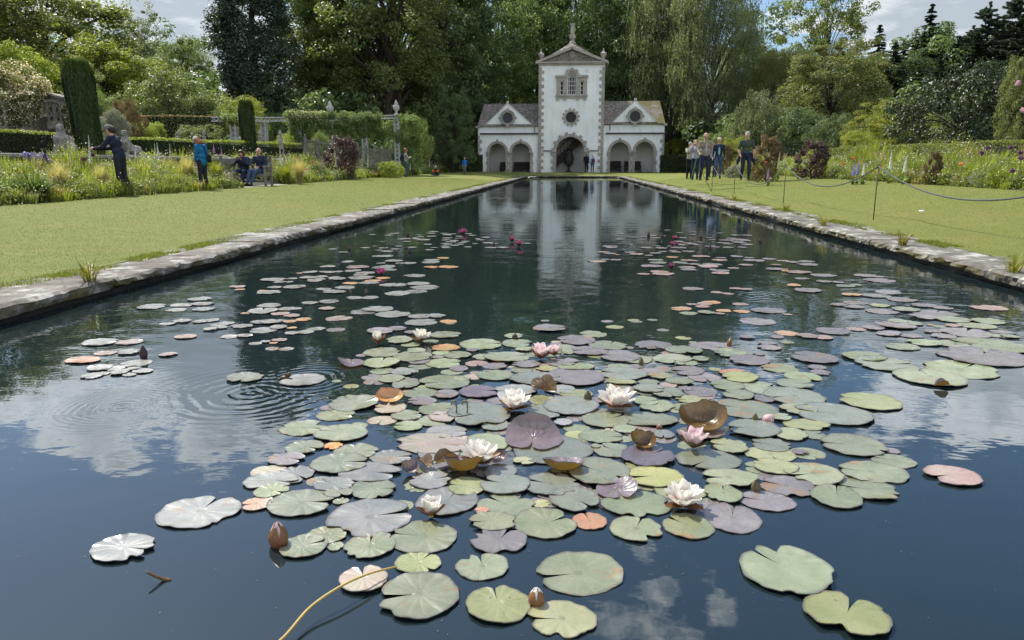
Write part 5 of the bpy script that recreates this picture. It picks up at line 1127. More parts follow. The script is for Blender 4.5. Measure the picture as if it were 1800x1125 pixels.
def place_tree(name, cat, px, pytop, Y, wpx, proto, m, label, group=None, base=None, rz=None, child='crown', xs_=1.0):
    p = at(px, pytop, Y); zb_ = (G(p.x, Y) if base is None else base)-.1; h = p.z-zb_
    cm, tm, H, rx, _ = PROTO[proto]; half = abs(gx(px+wpx/2, Y)-gx(px-wpx/2, Y))/2
    if group == TR and proto in ('spruce', 'pine'): half *= 1.3
    if group == TR and proto in ('broad', 'broadb', 'dense', 'tall', 'birch'): half = max(half, rx*h/H/1.3)
    o = empty(name, (p.x, Y, zb_), random.uniform(0, 6.28) if rz is None else rz, label, cat, group); o.scale = (half/rx, half/rx, h/H)
    c = link(child, cm, o)
    if m: c.material_slots[0].link = 'OBJECT'; c.material_slots[0].material = LM_[m]
    link('trunk', tm, o); return o
for a in [
 ('oak_tree','tree',55,-60,60,270,'broadb','oak','broad yellow-green oak filling the top left corner'),
 ('oak_tree','tree',-90,-120,50,230,'broadb','oak','partly cut off oak at the far left edge'),
 ('oak_tree','tree',170,62,56,150,'broadb','lime','lower yellow-green tree in front of the big left oak'),
 ('ash_tree','tree',232,4,84,95,'airy','birch','pale feathery tree rising against the cloud at upper left'),
 ('oak_tree','tree',318,62,72,110,'broad','mid','mid-green tree left of the dark redwood, below the cloud'),
 ('oak_tree','tree',262,100,64,120,'broad','mid','green tree below the pale feathery one'),
 ('redwood_tree','conifer',424,-200,63,118,'column','conif','huge dark columnar redwood left of the tall leafy trees'),
 ('lime_tree','tree',545,-150,74,120,'tall','oak','light-green tree standing right beside the redwood'),
 ('lime_tree','tree',585,-190,74,150,'tall','mid','tall mid-green tree between the redwood and the bare-trunked trees'),
 ('lime_tree','tree',668,-230,70,200,'tall','mid','tallest tree with several bare dark trunks behind the pergola end'),
 ('beech_tree','tree',748,-170,80,150,'dense','dark','dark dense tree right of the bare-trunked trees'),
 ('beech_tree','tree',812,-110,84,140,'dense','dark','dark ivy-clad tree above the left wing roof'),
 ('lime_tree','tree',722,20,88,130,'broad','lime','sunlit tree glowing through between the dark trees at left'),
 ('beech_tree','tree',880,-60,92,140,'broad','mid','tree directly left of the tower top'),
 ('beech_tree','tree',945,-70,97,150,'dense','dark','dark tree rising behind the left side of the tower'),
 ('beech_tree','tree',1015,-85,94,150,'broad','mid','leafy tree right behind the tower roof'),
 ('beech_tree','tree',1085,-75,96,150,'dense','dark','dark tree directly right of the tower top'),
 ('beech_tree','tree',1140,-60,90,140,'broad','dark','dark broad tree above the right wing roof'),
 ('birch_tree','tree',1185,-60,84,130,'birch','birch','pale birch between the dark trees and the drooping one'),
 ('birch_tree','tree',1262,-60,78,150,'birch','birch','large drooping birch standing right of the tower house'),
 ('beech_tree','tree',1330,45,92,140,'broad','mid','mid-green tree in the dip right of the drooping birch'),
 ('maple_tree','tree',1470,-110,86,165,'airy','oak','thin tall tree with open branches against the blue sky'),
 ('willow_tree','tree',1385,95,74,130,'birch','olive','rounded olive-grey willow left of the thin tall tree'),
 ('willow_tree','tree',1468,72,66,190,'broad','olive','wide olive-green bushy tree below the thin tall tree'),
 ('maple_tree','tree',1335,160,60,90,'shrub','birch','pale-leaved small tree behind the walking visitors'),
 ('fir_tree','conifer',1548,45,108,70,'spruce','conif','dark fir nearest to the thin tall tree on the right slope'),
 ('fir_tree','conifer',1590,70,112,60,'spruce','conif','short dark fir between two higher firs on the slope'),
 ('fir_tree','conifer',1640,8,106,80,'spruce','conif','highest pointed dark fir on the right slope'),
 ('fir_tree','conifer',1615,120,92,90,'pine','conif2','lower blue-grey conifer on the right slope'),
 ('pine_tree','conifer',1686,72,104,80,'pine','conif2','low flat-topped pine right of the highest fir'),
 ('pine_tree','conifer',1742,8,100,85,'pine','conif2','tall pine with bare upper trunk near the right corner'),
 ('pine_tree','conifer',1800,-30,98,95,'pine','conif2','tall pine cut off by the right edge'),
 ('pine_tree','conifer',1720,60,92,90,'spruce','conif','dark conifer below the tall pines'),
 ('pine_tree','conifer',1862,-20,92,110,'spruce','conif','dark conifer beyond the right edge'),
 ('fir_tree','conifer',1560,110,88,80,'spruce','conif','dark conifer filling the foot of the right slope'),
 ('fir_tree','conifer',1655,100,86,80,'spruce','conif2','greyish conifer above the glossy dark shrub'),
 ('beech_tree','tree',1590,88,104,110,'dense','dark','dark rounded tree massed among the firs on the right slope'),
 ('beech_tree','tree',1662,76,108,110,'dense','conif2','bluish rounded tree massed below the highest fir'),
 ('beech_tree','tree',1735,66,106,120,'dense','dark','dark rounded tree massed below the tall pines'),
 ('beech_tree','tree',1800,50,104,110,'dense','conif2','bluish rounded tree massed at the right edge'),
 ('beech_tree','tree',1525,95,90,100,'dense','dark','dark rounded tree below the thin tall tree on its right'),
 ('fir_tree','conifer',1612,52,118,70,'spruce','conif','dark fir close behind the highest pointed fir on its left'),
 ('fir_tree','conifer',1668,48,116,70,'spruce','conif','dark fir close behind the highest pointed fir on its right'),
 ('pine_tree','conifer',1768,30,110,80,'pine','conif2','pine filling the gap between the two tall pines at right'),
 ('pine_tree','conifer',1712,48,114,80,'pine','conif2','pine between the flat-topped pine and the tall bare one'),
 ('fir_tree','conifer',1575,75,96,80,'spruce','conif2','blue-grey fir in front of the nearest dark fir'),
 ('fir_tree','conifer',1780,90,88,100,'spruce','conif2','broad grey-green conifer low at the right edge'),
]:
    place_tree(*a, group=TR)
place_tree('oak_tree','tree',795,150,66,26,'dense','dark','dark old tree with a thick bare trunk behind the left clipped hedge',TR)
# shrubs and small trees in the middle distance
SH = 'shrubs behind the borders'
for a in [
 ('magnolia_shrub','shrub',292,128,46,165,'shrub','mid','large bright leafy shrub beneath the trees left of the redwood'),
 ('magnolia_shrub','shrub',372,165,52,110,'shrub','mid','leafy shrub between the large bright one and the redwood foot'),
 ('acer_bush','shrub',425,168,50,90,'acer','lime','yellow-green small tree behind the slim cypress'),
 ('garden_shrub','shrub',212,172,36,50,'shrubb','bronze','loose brownish shrub right of the big cypress'),
 ('silver_shrub','shrub',202,190,33,46,'shrubb','silver','silver-leaved shrub at the foot of the big cypress'),
 ('garden_shrub','shrub',255,212,40,70,'shrubb','lime','low yellow-green shrub behind the second sphinx'),
 ('garden_shrub','shrub',345,218,42,90,'shrubb','mid','pale green shrub above the long clipped hedge'),
 ('garden_shrub','shrub',20,75,45,170,'shrubb','lime','yellowish shrub mass above the rose-covered pergola'),
 ('garden_shrub','shrub',110,95,50,120,'broadb','oak','olive bushy tree above the stone steps'),
 ('garden_shrub','shrub',150,150,40,90,'shrub','mid','dark shrub filling the gap behind the big cypress'),
 ('garden_shrub','shrub',480,200,58,100,'shrub','mid','shrub behind the left half of the long pergola'),
 ('garden_shrub','shrub',555,195,60,90,'shrub','dark','dark shrub behind the middle of the long pergola'),
 ('garden_shrub','shrub',612,212,58,80,'shrub','mid','shrub between the pergola posts near its right end'),
 ('climber_bush','shrub',722,200,52,55,'shrub','mid','climber-covered bush at the right end of the pergola'),
 ('climber_bush','shrub',700,235,50,60,'shrub','dark','dark bush below the right end of the pergola'),
 ('garden_shrub','shrub',520,235,50,70,'shrubb','lime','sunny low shrub behind the lattice fence corner'),
 ('rhododendron_bush','shrub',776,235,80,40,'shrub','pinkf','pink flowering rhododendron behind the left clipped hedge'),
 ('garden_shrub','shrub',758,250,78,60,'shrubb','mid','light shrub under the pink rhododendron'),
 ('garden_shrub','shrub',822,248,80,50,'shrub','lime','sunlit shrub between the old trunk and the left wing'),
 ('garden_shrub','shrub',1188,245,80,60,'shrub','lime','sunlit shrub just right of the right wing'),
 ('garden_shrub','shrub',1255,235,70,90,'shrub','mid','green shrub behind the two walkers in jackets'),
 ('garden_shrub','shrub',1190,190,86,90,'shrub','mid','shadowed shrub between the right wing and the birch trunk'),
 ('garden_shrub','shrub',1292,240,56,60,'shrubb','lime','light green shrub between the walkers'),
 ('garden_shrub','shrub',1315,205,62,90,'shrub','mid','dark-leaved shrub behind the man in the green shirt'),
 ('garden_shrub','shrub',1400,190,58,130,'shrub','dark','dark shrub behind the right purple bushes'),
 ('garden_shrub','shrub',1480,200,52,90,'shrub','dark','deep green shrub left of the yellow acers'),
 ('acer_bush','shrub',1560,175,46,110,'acer','gold','upper yellow acer with open branches'),
 ('acer_bush','shrub',1585,196,40,120,'acer','gold','broad layered yellow-green acer above the right hedge'),
 ('acer_bush','shrub',1508,228,38,66,'acer','gold','small rounded yellow-green acer at the left of its group'),
 ('camellia_bush','shrub',1712,112,33,220,'shrub','gloss','very large glossy dark evergreen shrub above the right hedge'),
 ('rhododendron_bush','shrub',1815,90,27,110,'shrubb','olive','olive shrub with pink blooms at the right edge'),
 ('garden_shrub','shrub',1650,200,45,90,'shrub','mid','green shrub between the yellow acer and the glossy evergreen'),
]:
    place_tree(*a, group=SH, child='foliage')
for px, py in ((1790,146),(1800,193)):
    p = at(px, py, 25.2); g = np.random.default_rng(px); C = p_ = np.array([[p.x, p.y, p.z]])
    V, T = leafy(g, C, np.array([.10]), 90, .05, None, .4, .8, .8)
    tag(link('rhododendron_bloom', npmesh('bloom', V, np.arange(len(V)).reshape(-1,4), leafmat('petal_mauve', (.48,.30,.45), (.60,.42,.55), .3), T)), ('upper' if py < 180 else 'lower')+' mauve rhododendron bloom at the right edge', 'bloom')

# far wood closing the gaps, one mass
g = np.random.default_rng(77); C = []
for i in range(520):
    x = g.uniform(-95, 105); y = g.uniform(100, 118); hmax = 15+3*math.sin(x*.3)+(2 if abs(x) < 30 else -3)+max(0,(x-30)*.02); C.append((x, y, G(x, y)+g.uniform(0, 1)**.8*hmax*.85))
for i in range(260):
    x = g.uniform(-60, -14); y = g.uniform(60, 92) if x > -40 else g.uniform(45, 90); C.append((x, y, G(x, y)+g.uniform(.2, 6)))
for i in range(150):
    x = g.uniform(12, 48); y = g.uniform(66, 96); C.append((x, y, G(x, y)+g.uniform(.2, 5)))
for i in range(130):
    x = g.uniform(-15, 13); y = g.uniform(84, 98); C.append((x, y, G(x, y)+g.uniform(.2, 8)))
C = np.array(C); V, T = leafy(g, C, g.uniform(1.2, 2.3, len(C)), 230, .42)
tag(link('distant_wood', npmesh('distant_wood', V, np.arange(len(V)).reshape(-1,4), LM_['dark'], T)), 'shadowy mass of woodland seen between the trees', 'woodland', kind='stuff')

# ---- clipped hedges
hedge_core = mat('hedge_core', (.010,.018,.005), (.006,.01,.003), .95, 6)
def hedge(name, a, b, thick, z0, z1, label, leafm='hedge', topm='hedgetop', size=.045, dens=420, group=None, z1b=None):
    a = Vector((a[0], a[1], 0)); b = Vector((b[0], b[1], 0)); L = (b-a).length; ang = math.atan2(b.y-a.y, b.x-a.x); z1b = z1 if z1b is None else z1b
    g = np.random.default_rng(int(abs(a.x*100+a.y*7))+3); h = z1-z0
    faces = [((0, -thick/2), L*h, 0), ((0, thick/2), L*h*.3, 1), ((0, 0), L*thick, 2), ((0, 0), thick*h, 3), ((L, 0), thick*h, 4)]
    P, N, MI_ = [], [], []
    for q, area, k in faces:
        n = int(area*dens*(1.5 if k == 2 else 1)); u = g.uniform(0, 1, n); v = g.uniform(0, 1, n); o_ = np.zeros(n)
        if k in (0, 1): p = np.stack([u*L, np.full(n, q[1]), v*h], 1); nn = [0, -1 if k == 0 else 1, 0]
        elif k == 2: p = np.stack([u*L, (v-.5)*thick, np.full(n, h)], 1); nn = [0, 0, 1]
        else: p = np.stack([np.full(n, q[0]), (u-.5)*thick, v*h], 1); nn = [-1 if k == 3 else 1, 0, 0]
        p = p+g.normal(size=p.shape)*.022; P.append(p); N.append(np.tile(np.array(nn, float), (n, 1))+g.normal(size=(n, 3))*.55); MI_.append(np.full(n, 1 if k == 2 else 0))
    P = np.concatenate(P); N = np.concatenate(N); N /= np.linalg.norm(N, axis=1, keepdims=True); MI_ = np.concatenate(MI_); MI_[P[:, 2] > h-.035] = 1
    P[:, 2] += (z1b-z1)*(P[:, 0]/L)*(P[:, 2]/h)+.02*np.sin(P[:, 0]*1.1)*(P[:, 2]/h)
    s = size*g.uniform(.7, 1.4, len(P)); V = leaf_quads(P, N, s, s*.6, g, .3)
    c, s_ = math.cos(ang), math.sin(ang); V = np.stack([V[:, 0]*c-V[:, 1]*s_+a.x, V[:, 0]*s_+V[:, 1]*c+a.y, V[:, 2]+z0], 1)
    o = empty(name, ((a.x+b.x)/2, (a.y+b.y)/2, z0), 0, label, 'hedge', group)
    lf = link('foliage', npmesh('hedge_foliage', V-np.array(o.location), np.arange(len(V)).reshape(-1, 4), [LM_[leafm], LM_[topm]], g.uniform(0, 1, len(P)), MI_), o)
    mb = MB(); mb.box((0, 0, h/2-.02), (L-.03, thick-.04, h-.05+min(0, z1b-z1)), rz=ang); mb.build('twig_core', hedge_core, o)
    return o
def HX(px, Y): return (gx(px, Y), Y)
zw = 1.25
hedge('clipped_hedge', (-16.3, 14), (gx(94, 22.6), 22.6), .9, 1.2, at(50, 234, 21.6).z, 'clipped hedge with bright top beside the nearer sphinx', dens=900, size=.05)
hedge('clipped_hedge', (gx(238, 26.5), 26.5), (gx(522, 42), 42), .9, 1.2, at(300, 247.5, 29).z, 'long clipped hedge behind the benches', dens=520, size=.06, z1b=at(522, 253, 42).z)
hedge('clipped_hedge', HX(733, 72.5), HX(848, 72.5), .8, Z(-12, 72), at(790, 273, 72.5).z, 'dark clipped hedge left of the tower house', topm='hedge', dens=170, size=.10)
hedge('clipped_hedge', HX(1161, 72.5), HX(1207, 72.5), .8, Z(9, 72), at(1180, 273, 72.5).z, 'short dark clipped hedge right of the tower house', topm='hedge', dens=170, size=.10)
hedge('border_hedge', (13.3, 12), (13.0, 42), 1.0, .6, at(1700, 255, 24).z, 'long loose hedge behind the right-hand flower border', leafm='oak', topm='oak', dens=420, size=.07, z1b=at(1450, 262, 40).z)
for sx, x0, x1, y0, y1, py, lb in ((0, 205, 262, 41, 42, 206, 'low rose-covered hedge left of the two stone finials'), (1, 262, 400, 42.5, 43.5, 203, 'long rose-covered arcade hedge beneath the shrubs')):
    hedge('rose_hedge', (gx(x0, y0), y0), (gx(x1, y1), y1), 1.0, 1.6, at(300, py, 42).z, lb, leafm='oak', topm='bronze', dens=240, size=.085)

# ---- clipped cypress columns
def cypress(px, pyt, pyb, Y, wpx, label, lean):
    b = at(px, pyb, Y); t = at(px, pyt, Y); h = t.z-b.z+.3; r = abs(gx(px+wpx/2, Y)-gx(px-wpx/2, Y))/2; g = np.random.default_rng(px)
    n = 42000; z = g.uniform(0, 1, n); a = g.uniform(0, 6.283, n); prof = (.78+.30*z-.05*z*z); fr = np.where(z > .86, 1-(z-.86)*2.2, 1)
    lob = 1+.07*np.sin(a*5+z*4)+.05*np.sin(a*11-z*9); rr = r*prof*lob*np.sqrt(g.uniform(.72, 1, n))*fr; 
    P = np.stack([np.cos(a)*rr, np.sin(a)*rr, z*h], 1); P[:, 0] += lean*z*h
    N = np.stack([np.cos(a), np.sin(a), 0*a], 1)+g.normal(size=(n, 3))*.35; N /= np.linalg.norm(N, axis=1, keepdims=True)
    T = np.tile([0, 0, 1.], (n, 1))+g.normal(size=(n, 3))*.22; T -= N*np.sum(T*N, 1, keepdims=True); T /= np.linalg.norm(T, axis=1, keepdims=True)
    L = .13*g.uniform(.6, 1.5, n)*np.where(z > .88, 2.0, 1); V = leaf_quads(P, N, L, np.full(n, .030), g, T=T)
    o = empty('clipped_cypress', (b.x, Y, b.z-.3), 0, label, 'cypress', 'clipped cypress columns')
    link('foliage', npmesh('cypress_foliage', V, np.arange(len(V)).reshape(-1, 4), LM_['hedge'], np.clip(g.uniform(0, .6, n)+(z > .9)*.5, 0, 1)), o)
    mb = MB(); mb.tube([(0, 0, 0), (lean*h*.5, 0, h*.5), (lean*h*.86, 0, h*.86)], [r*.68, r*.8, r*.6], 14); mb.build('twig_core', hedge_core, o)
cypress(163, 110, 272, 23.9, 46, 'tall clipped cypress column with frayed top between the sphinxes', -.075)
cypress(441, 180, 284, 35.5, 25, 'slim clipped cypress column with frayed top behind the bench', -.02)

# ---- borders: mixed herbaceous mass with no countable plants
def border(name, xr, yr, hfun, n, label, seed, side):
    g = np.random.default_rng(seed); VV = []; TT = []; MM = []
    mats = [LM_['lime'], LM_['mid'], LM_['oak'], leafmat('petal_white', (.62,.60,.50), (.72,.70,.62), .3), leafmat('petal_violet', (.22,.13,.42), (.33,.2,.5), .3), leafmat('straw_leaf', (.20,.17,.07), (.30,.25,.12), .4), LM_['bronze'], leafmat('petal_soft_pink', (.45,.2,.3), (.55,.3,.38), .3), LM_['silver']]
    for i in range(n):
        u = g.uniform(0, 1); y = yr[0]+(yr[1]-yr[0])*g.uniform(0, 1)**1.25; x = xr[0]+(xr[1]-xr[0])*u
        if side < 0 and 25.3 < y < 29.6 and x > -14.0: continue                         # bench bay
        z = G(x, y); kind = mnoise.noise(Vector((x*.9, y*.55, seed)))+g.uniform(-.28, .28); hh = hfun(u)*g.uniform(.55, 1.15)*(1+.5*mnoise.noise(Vector((x*.6, y*.5, 9)))); far = 1+max(0, y-18)*.028
        k = int(70/far**.5) if hh > .3 else 45
        c = np.array([x, y, z])
        r = g.uniform(.14, .42); hh *= .6+r*1.6
        if kind < -.12 or kind > .42:                                                    # grassy and strappy tufts
            a = g.uniform(0, 6.283, k); q = g.uniform(0, 1, k)**.5*r*.4; base = np.stack([np.cos(a)*q, np.sin(a)*q, 0*a], 1)+c
            out = g.uniform(.15, .6, k)*hh*.7; a2 = a+g.normal(size=k)*.6; tip = base+np.stack([np.cos(a2)*out, np.sin(a2)*out, hh*g.uniform(.6, 1.05, k)], 1); mid_ = base+(tip-base)*np.array([.35, .35, .62]); w = .009*far
            sd = np.stack([-np.sin(a2)*w, np.cos(a2)*w, 0*a], 1)
            V = np.stack([base-sd, base+sd, mid_+sd, mid_-sd], 1).reshape(-1, 3); V2 = np.stack([mid_-sd, mid_+sd, tip, tip], 1).reshape(-1, 3)+np.tile(np.array([[0,0,0],[0,0,0],[1e-4,0,0],[0,0,0]]), (k, 1)); V = np.concatenate([V, V2]); mi = 5 if g.random() < .10 else (0 if g.random() < .5 else 2)
        else:
            s = g.uniform(.025, .055)*far; kk = int(k*2.2); V, _ = leafy(g, np.array([c+np.array([0, 0, hh*.5])]), np.array([r]), kk, s, None, .6, max(1.0, hh/(2*r)), .55); mi = int(g.choice([0, 0, 1, 2, 2, 6, 8], p=[.28,.14,.22,.14,.12,.04,.06]))
        VV.append(V); nq = len(V)//4; TT.append(np.clip(g.uniform(0, .5)+g.uniform(0, .5, nq), 0, 1)); MM.append(np.full(nq, mi))
        if g.random() < .24:                                                              # flower specks
            nf = int(g.integers(3, 14)); P = c+np.stack([g.normal(size=nf)*r*.8, g.normal(size=nf)*r*.8, hh*g.uniform(.7, 1.15, nf)], 1); V = leaf_quads(P, rand_unit(g, nf)*.5+np.array([0, -.3, .6]), np.full(nf, .035*far**.5), np.full(nf, .035*far**.5), g)
            mi = int(g.choice([3, 4, 7], p=[.62,.14,.24])); VV.append(V); TT.append(g.uniform(0, 1, nf)); MM.append(np.full(nf, mi))
    V = np.concatenate(VV); return tag(link(name, npmesh(name, V, np.arange(len(V)).reshape(-1, 4), mats, np.concatenate(TT), np.concatenate(MM))), label, 'border plants', kind='stuff')
border('border_planting', (-11.35, -14.4), (11, 62), lambda u: .30+.50*u**.7, 2900, 'mixed leafy and flowering plants filling the left border', 41, -1)
border('border_planting', (9.95, 12.7), (11, 60), lambda u: .25+.70*u**.8, 2400, 'mixed leafy and flowering plants filling the right border', 42, 1)
border('terrace_planting', (-14.9, -16.2), (24, 44), lambda u: .16+.1*u, 160, 'low plants along the top of the terrace wall', 43, -2)
border('far_planting', (-11.4, -13.5), (56, 70), lambda u: .5+.5*u, 260, 'shaded low planting before the left clipped hedge', 44, -2)

# ---- individual border plants
def leafblades(g, n, h, spread, w, base_r=.05, arch=.5):
    a = g.uniform(0, 6.283, n); q = g.uniform(0, base_r, n); b0 = np.stack([np.cos(a)*q, np.sin(a)*q, 0*a], 1); hh = h*g.uniform(.6, 1.1, n); sp = spread*g.uniform(.3, 1.1, n); w = w*g.uniform(.7, 1.2, n)
    V = []; ts = np.linspace(0, 1, 6); rows = []
    for t in ts:
        z = hh*(t*(1+arch)-arch*t*t*1.25*(sp/spread)); r = sp*t**1.5; c = b0+np.stack([np.cos(a)*r, np.sin(a)*r, z], 1); ww = w*(1-t**2.5)*(.6+.8*t*(1-t)*2)+.0006; sd = np.stack([-np.sin(a)*ww, np.cos(a)*ww, 0*a], 1); rows.append((c-sd, c+sd))
    for i in range(5): V.append(np.stack([rows[i][0], rows[i][1], rows[i+1][1], rows[i+1][0]], 1).reshape(-1, 3))
    return np.concatenate(V), np.tile(g.uniform(0, 1, n), 5)
def grass_clump(px, pyb, Y, hpx, label, kind='feather'):
    p = at(px, pyb, Y); h = at(px, pyb-hpx, Y).z-p.z; g = np.random.default_rng(px)
    z = G(p.x, Y)
    if kind == 'feather': V, T = leafblades(g, 900, h*1.05, h*.42, .0035, .08, .25); m = leafmat('feather_grass', (.22,.20,.085), (.42,.36,.20), .45, .5, .3)
    elif kind == 'strap': V, T = leafblades(g, 260, h*.95, h*.85, .022, .22, .55); m = leafmat('strap_leaf', (.045,.085,.018), (.10,.15,.035), .35, .35, .5)
    else: V, T = leafblades(g, 420, h, h*.4, .008, .10, .2); m = LM_['lime']
    return tag(link('ornamental_grass' if kind == 'feather' else 'strap_leaf_plant', npmesh('grass_clump', V, np.arange(len(V)).reshape(-1, 4), m, T), None, (p.x, Y, z-.02)), label, 'grass' if kind == 'feather' else 'plant')
grass_clump(108, 352, 17.0, 50, 'largest pale feather grass right of the strap-leaved clump')
grass_clump(182, 348, 18.4, 44, 'pale feather grass left of the man in the navy jacket')
grass_clump(332, 334, 24.0, 42, 'pale feather grass behind the woman in the blue jacket')
grass_clump(527, 326, 29.5, 38, 'pale feather grass right of the occupied bench')
grass_clump(60, 360, 15.6, 45, 'wide clump of dark strap-shaped leaves at the left edge', 'strap')
grass_clump(12, 364, 15.2, 34, 'partly cut off strap-leaved clump in the left corner', 'strap')
grass_clump(383, 334, 25.1, 40, 'upright light green blades beside the path by the bench', 'blade')
grass_clump(503, 326, 29.6, 32, 'bright green blades at the right end of the bench', 'blade')
grass_clump(1600, 322, 25.0, 34, 'fine green grass tuft in the right border', 'blade')
grass_clump(1705, 328, 20.8, 38, 'tall fine green tuft in the right border', 'blade')
def spike(px, pyb, pyt, Y, col, label, name='foxglove', w=.034):
    p = at(px, pyt, Y); z = G(p.x, Y); h = p.z-z; g = random.Random(px*7+pyt)
    o = empty(name, (p.x, Y, z), 0, label, 'flower', 'tall flower spikes in the borders'); lean = (g.uniform(-.05, .05)*h, g.uniform(-.03, .03)*h)
    mb = MB(); mb.tube([(0,0,0), (lean[0]*.4, lean[1]*.4, h*.5), (lean[0], lean[1], h)], [.010, .008, .003], 5); mb.build('stem', LM_['mid'], o)
    mb = MB(); n = 46
    for i in range(n):
        f = i/n; zz = h*(.42+.56*f); a = i*2.4; r = w*(1-f)**.6*1.1; s = .026*(1-f*.8); cx = lean[0]*(zz/h); cy = lean[1]*(zz/h)
        mb.tube([(cx, cy, zz), (cx+math.cos(a)*r*.6, cy+math.sin(a)*r*.6, zz-.006), (cx+math.cos(a)*r*1.2, cy+math.sin(a)*r*1.2, zz-.028)], [s*.25, s*.55, s*.75], 5)
    mb.build('flower_spike', col, o)
    gg = np.random.default_rng(px); V, T = leafblades(gg, 16, h*.28, .22, .03, .03, .4); link('leaves', npmesh('spike_leaves', V, np.arange(len(V)).reshape(-1, 4), LM_['mid'], T), o)
FW = mat('flower_white', (.72,.72,.66), (.60,.62,.52), .6, 20); FC = mat('flower_cream_green', (.55,.56,.33), (.42,.46,.22), .6, 20); FP = mat('flower_purple', (.36,.14,.38), (.45,.22,.45), .6, 20); FB = mat('flower_blue', (.20,.19,.50), (.28,.26,.55), .6, 20)
for px, pyt, Y, c, lb in ((152,234,19.6,FW,'dense white foxglove left of the man in the navy jacket'),(80,256,18.8,FC,'pale greenish foxglove spike before the nearer hedge'),(124,258,18.9,FC,'pale foxglove spike in front of the nearer sphinx'),
    (270,248,24,FC,'leftmost of three pale spikes before the long hedge'),(277,247,24.6,FW,'middle of three pale spikes before the long hedge'),(296,250,25,FC,'rightmost of three pale spikes before the long hedge'),(238,262,22.5,FW,'white spike below the second sphinx'),
    (375,252,30.2,FP,'tall purple foxglove directly right of the blue jacket'),(389,253,30.4,FP,'tall purple foxglove above the left bench post'),(380,270,30.3,FP,'short purple foxglove by the left bench post'),(385,268,30,FP,'shorter purple foxglove between the two tall ones'),
    (491,254,31.5,FW,'white foxglove right of the seated man'),(497,252,32.5,FP,'purple foxglove beside the white one right of the bench'),(519,270,33,FC,'pale spike left of the red poppies'),(566,272,35,FP,'purple spike before the smoke bush'),(590,258,36,FC,'leaning pale spike before the smoke bush'),
    (645,266,41,FC,'pale spike left of the visitor with the backpack'),(692,286,46,FC,'pale spike just left of the visitor with the backpack'),(703,270,47,FC,'taller pale spike behind the visitor with the backpack'),(720,285,49,FC,'pale spike just right of the visitor with the backpack'),(731,289,52,FW,'small white spike before the dark hedge'),(754,276,58,FW,'tall white spike against the dark clipped hedge'),
    (1369,264,30,FC,'pale spike right of the man in the green shirt'),(1568,262,24,FW,'left white foxglove in the right border'),(1592,272,23,FW,'right white foxglove in the right border'),(1352,296,27,FP,'purple lupin near the left end of the right border'),
    (1502,285,24.5,FB,'blue spike left of the near rope post'),(1509,282,24.8,FB,'tallest blue spike left of the near rope post'),(1520,286,24.2,FW,'whitish spike close to the near rope post')):
    spike(px, 320, pyt, Y, c, lb, 'foxglove' if c is not FB else 'delphinium')
def bloom(name, px, py, Y, r, m, label, cat, group, n=26, ball_=True):
    p = at(px, py, Y); z = G(p.x, Y); h = p.z-z; o = empty(name, (p.x, Y, z), 0, label, cat, group)
    mb = MB(); mb.tube([(0,0,0), (.02,0,h*.6), (0,0,h)], [.006,.005,.004], 5); mb.build('stem', LM_['mid'], o)
    mb = MB(); g = random.Random(px)
    if ball_:
        for i in range(n*2): v = Vector((g.gauss(0,1), g.gauss(0,1), g.gauss(0,1))).normalized(); mb.tube([(0,0,h), (v.x*r, v.y*r, h+v.z*r)], [.002, r*.16], 4)
    else:
        for i in range(7): a = i*.9; mb.ball((math.cos(a)*r*.5, math.sin(a)*r*.5, h), r*.62, 1, (1, .5, .8), Euler((0, .5, a)).to_matrix())
    mb.build('flower_head', m, o)
RED = mat('poppy_red', (.62,.035,.02), (.48,.02,.015), .5, 20); DKP = mat('allium_purple', (.16,.07,.13), (.10,.045,.09), .7, 20); ORG = mat('flower_orange', (.75,.22,.04), (.65,.12,.03), .6, 20)
for px, py, Y, lb in ((525,278,33,'red poppy highest of the group right of the bench'),(533,289,32,'red poppy below the highest one right of the bench'),(549,285,33,'red poppy nearest the smoke bush'),(551,288,32.6,'red poppy directly below the one nearest the smoke bush'),(538,297,31,'lowest red poppy right of the bench'),(256,292,21.8,'red poppy right of the man in the navy jacket'),
                      (671,290,44,'left red poppy by the yellow-green bush'),(674,292,44.5,'right red poppy by the yellow-green bush'),(1500,278,25.5,'upper red poppy left of the near rope post'),(1482,288,25,'lower red poppy left of the near rope post'),(1546,293,23,'red poppy just right of the near rope post'),(1347,285,30,'small red poppy near the left purple bush')):
    bloom('poppy', px, py, Y, .055, RED, lb, 'poppy', 'red poppies in the borders', ball_=False)
for px, py, Y, lb in ((163,272,19.2,'purple allium head at the hands of the man in navy'),(1737,261,20,'upper left dark allium over the right border'),(1726,269,20.2,'lower left dark allium over the right border'),(1776,260,18.6,'middle dark allium near the right edge'),(1794,268,18.2,'upper dark allium at the right edge'),(1795,277,18,'lower dark allium at the right edge'),(1780,300,18,'low dark allium at the right edge'),(388,311,25.3,'purple allium head at the left end of the bench'),(147,280,18.5,'small purple allium left of the white foxglove')):
    bloom('allium', px, py, Y, .06, DKP, lb, 'allium', 'allium heads in the borders')
for px, py, Y, lb in ((405,284,30,'left orange flower behind the bench'),(407,281,30.2,'upper orange flower behind the bench'),(401,285,30.1,'lowest orange flower behind the bench'),(1690,288,20,'orange flower in the right border')):
    bloom('orange_flower', px, py, Y, .06, ORG, lb, 'flower', 'orange flowers in the borders', ball_=False)
p = at(58, 275, 18.6); g = np.random.default_rng(3)
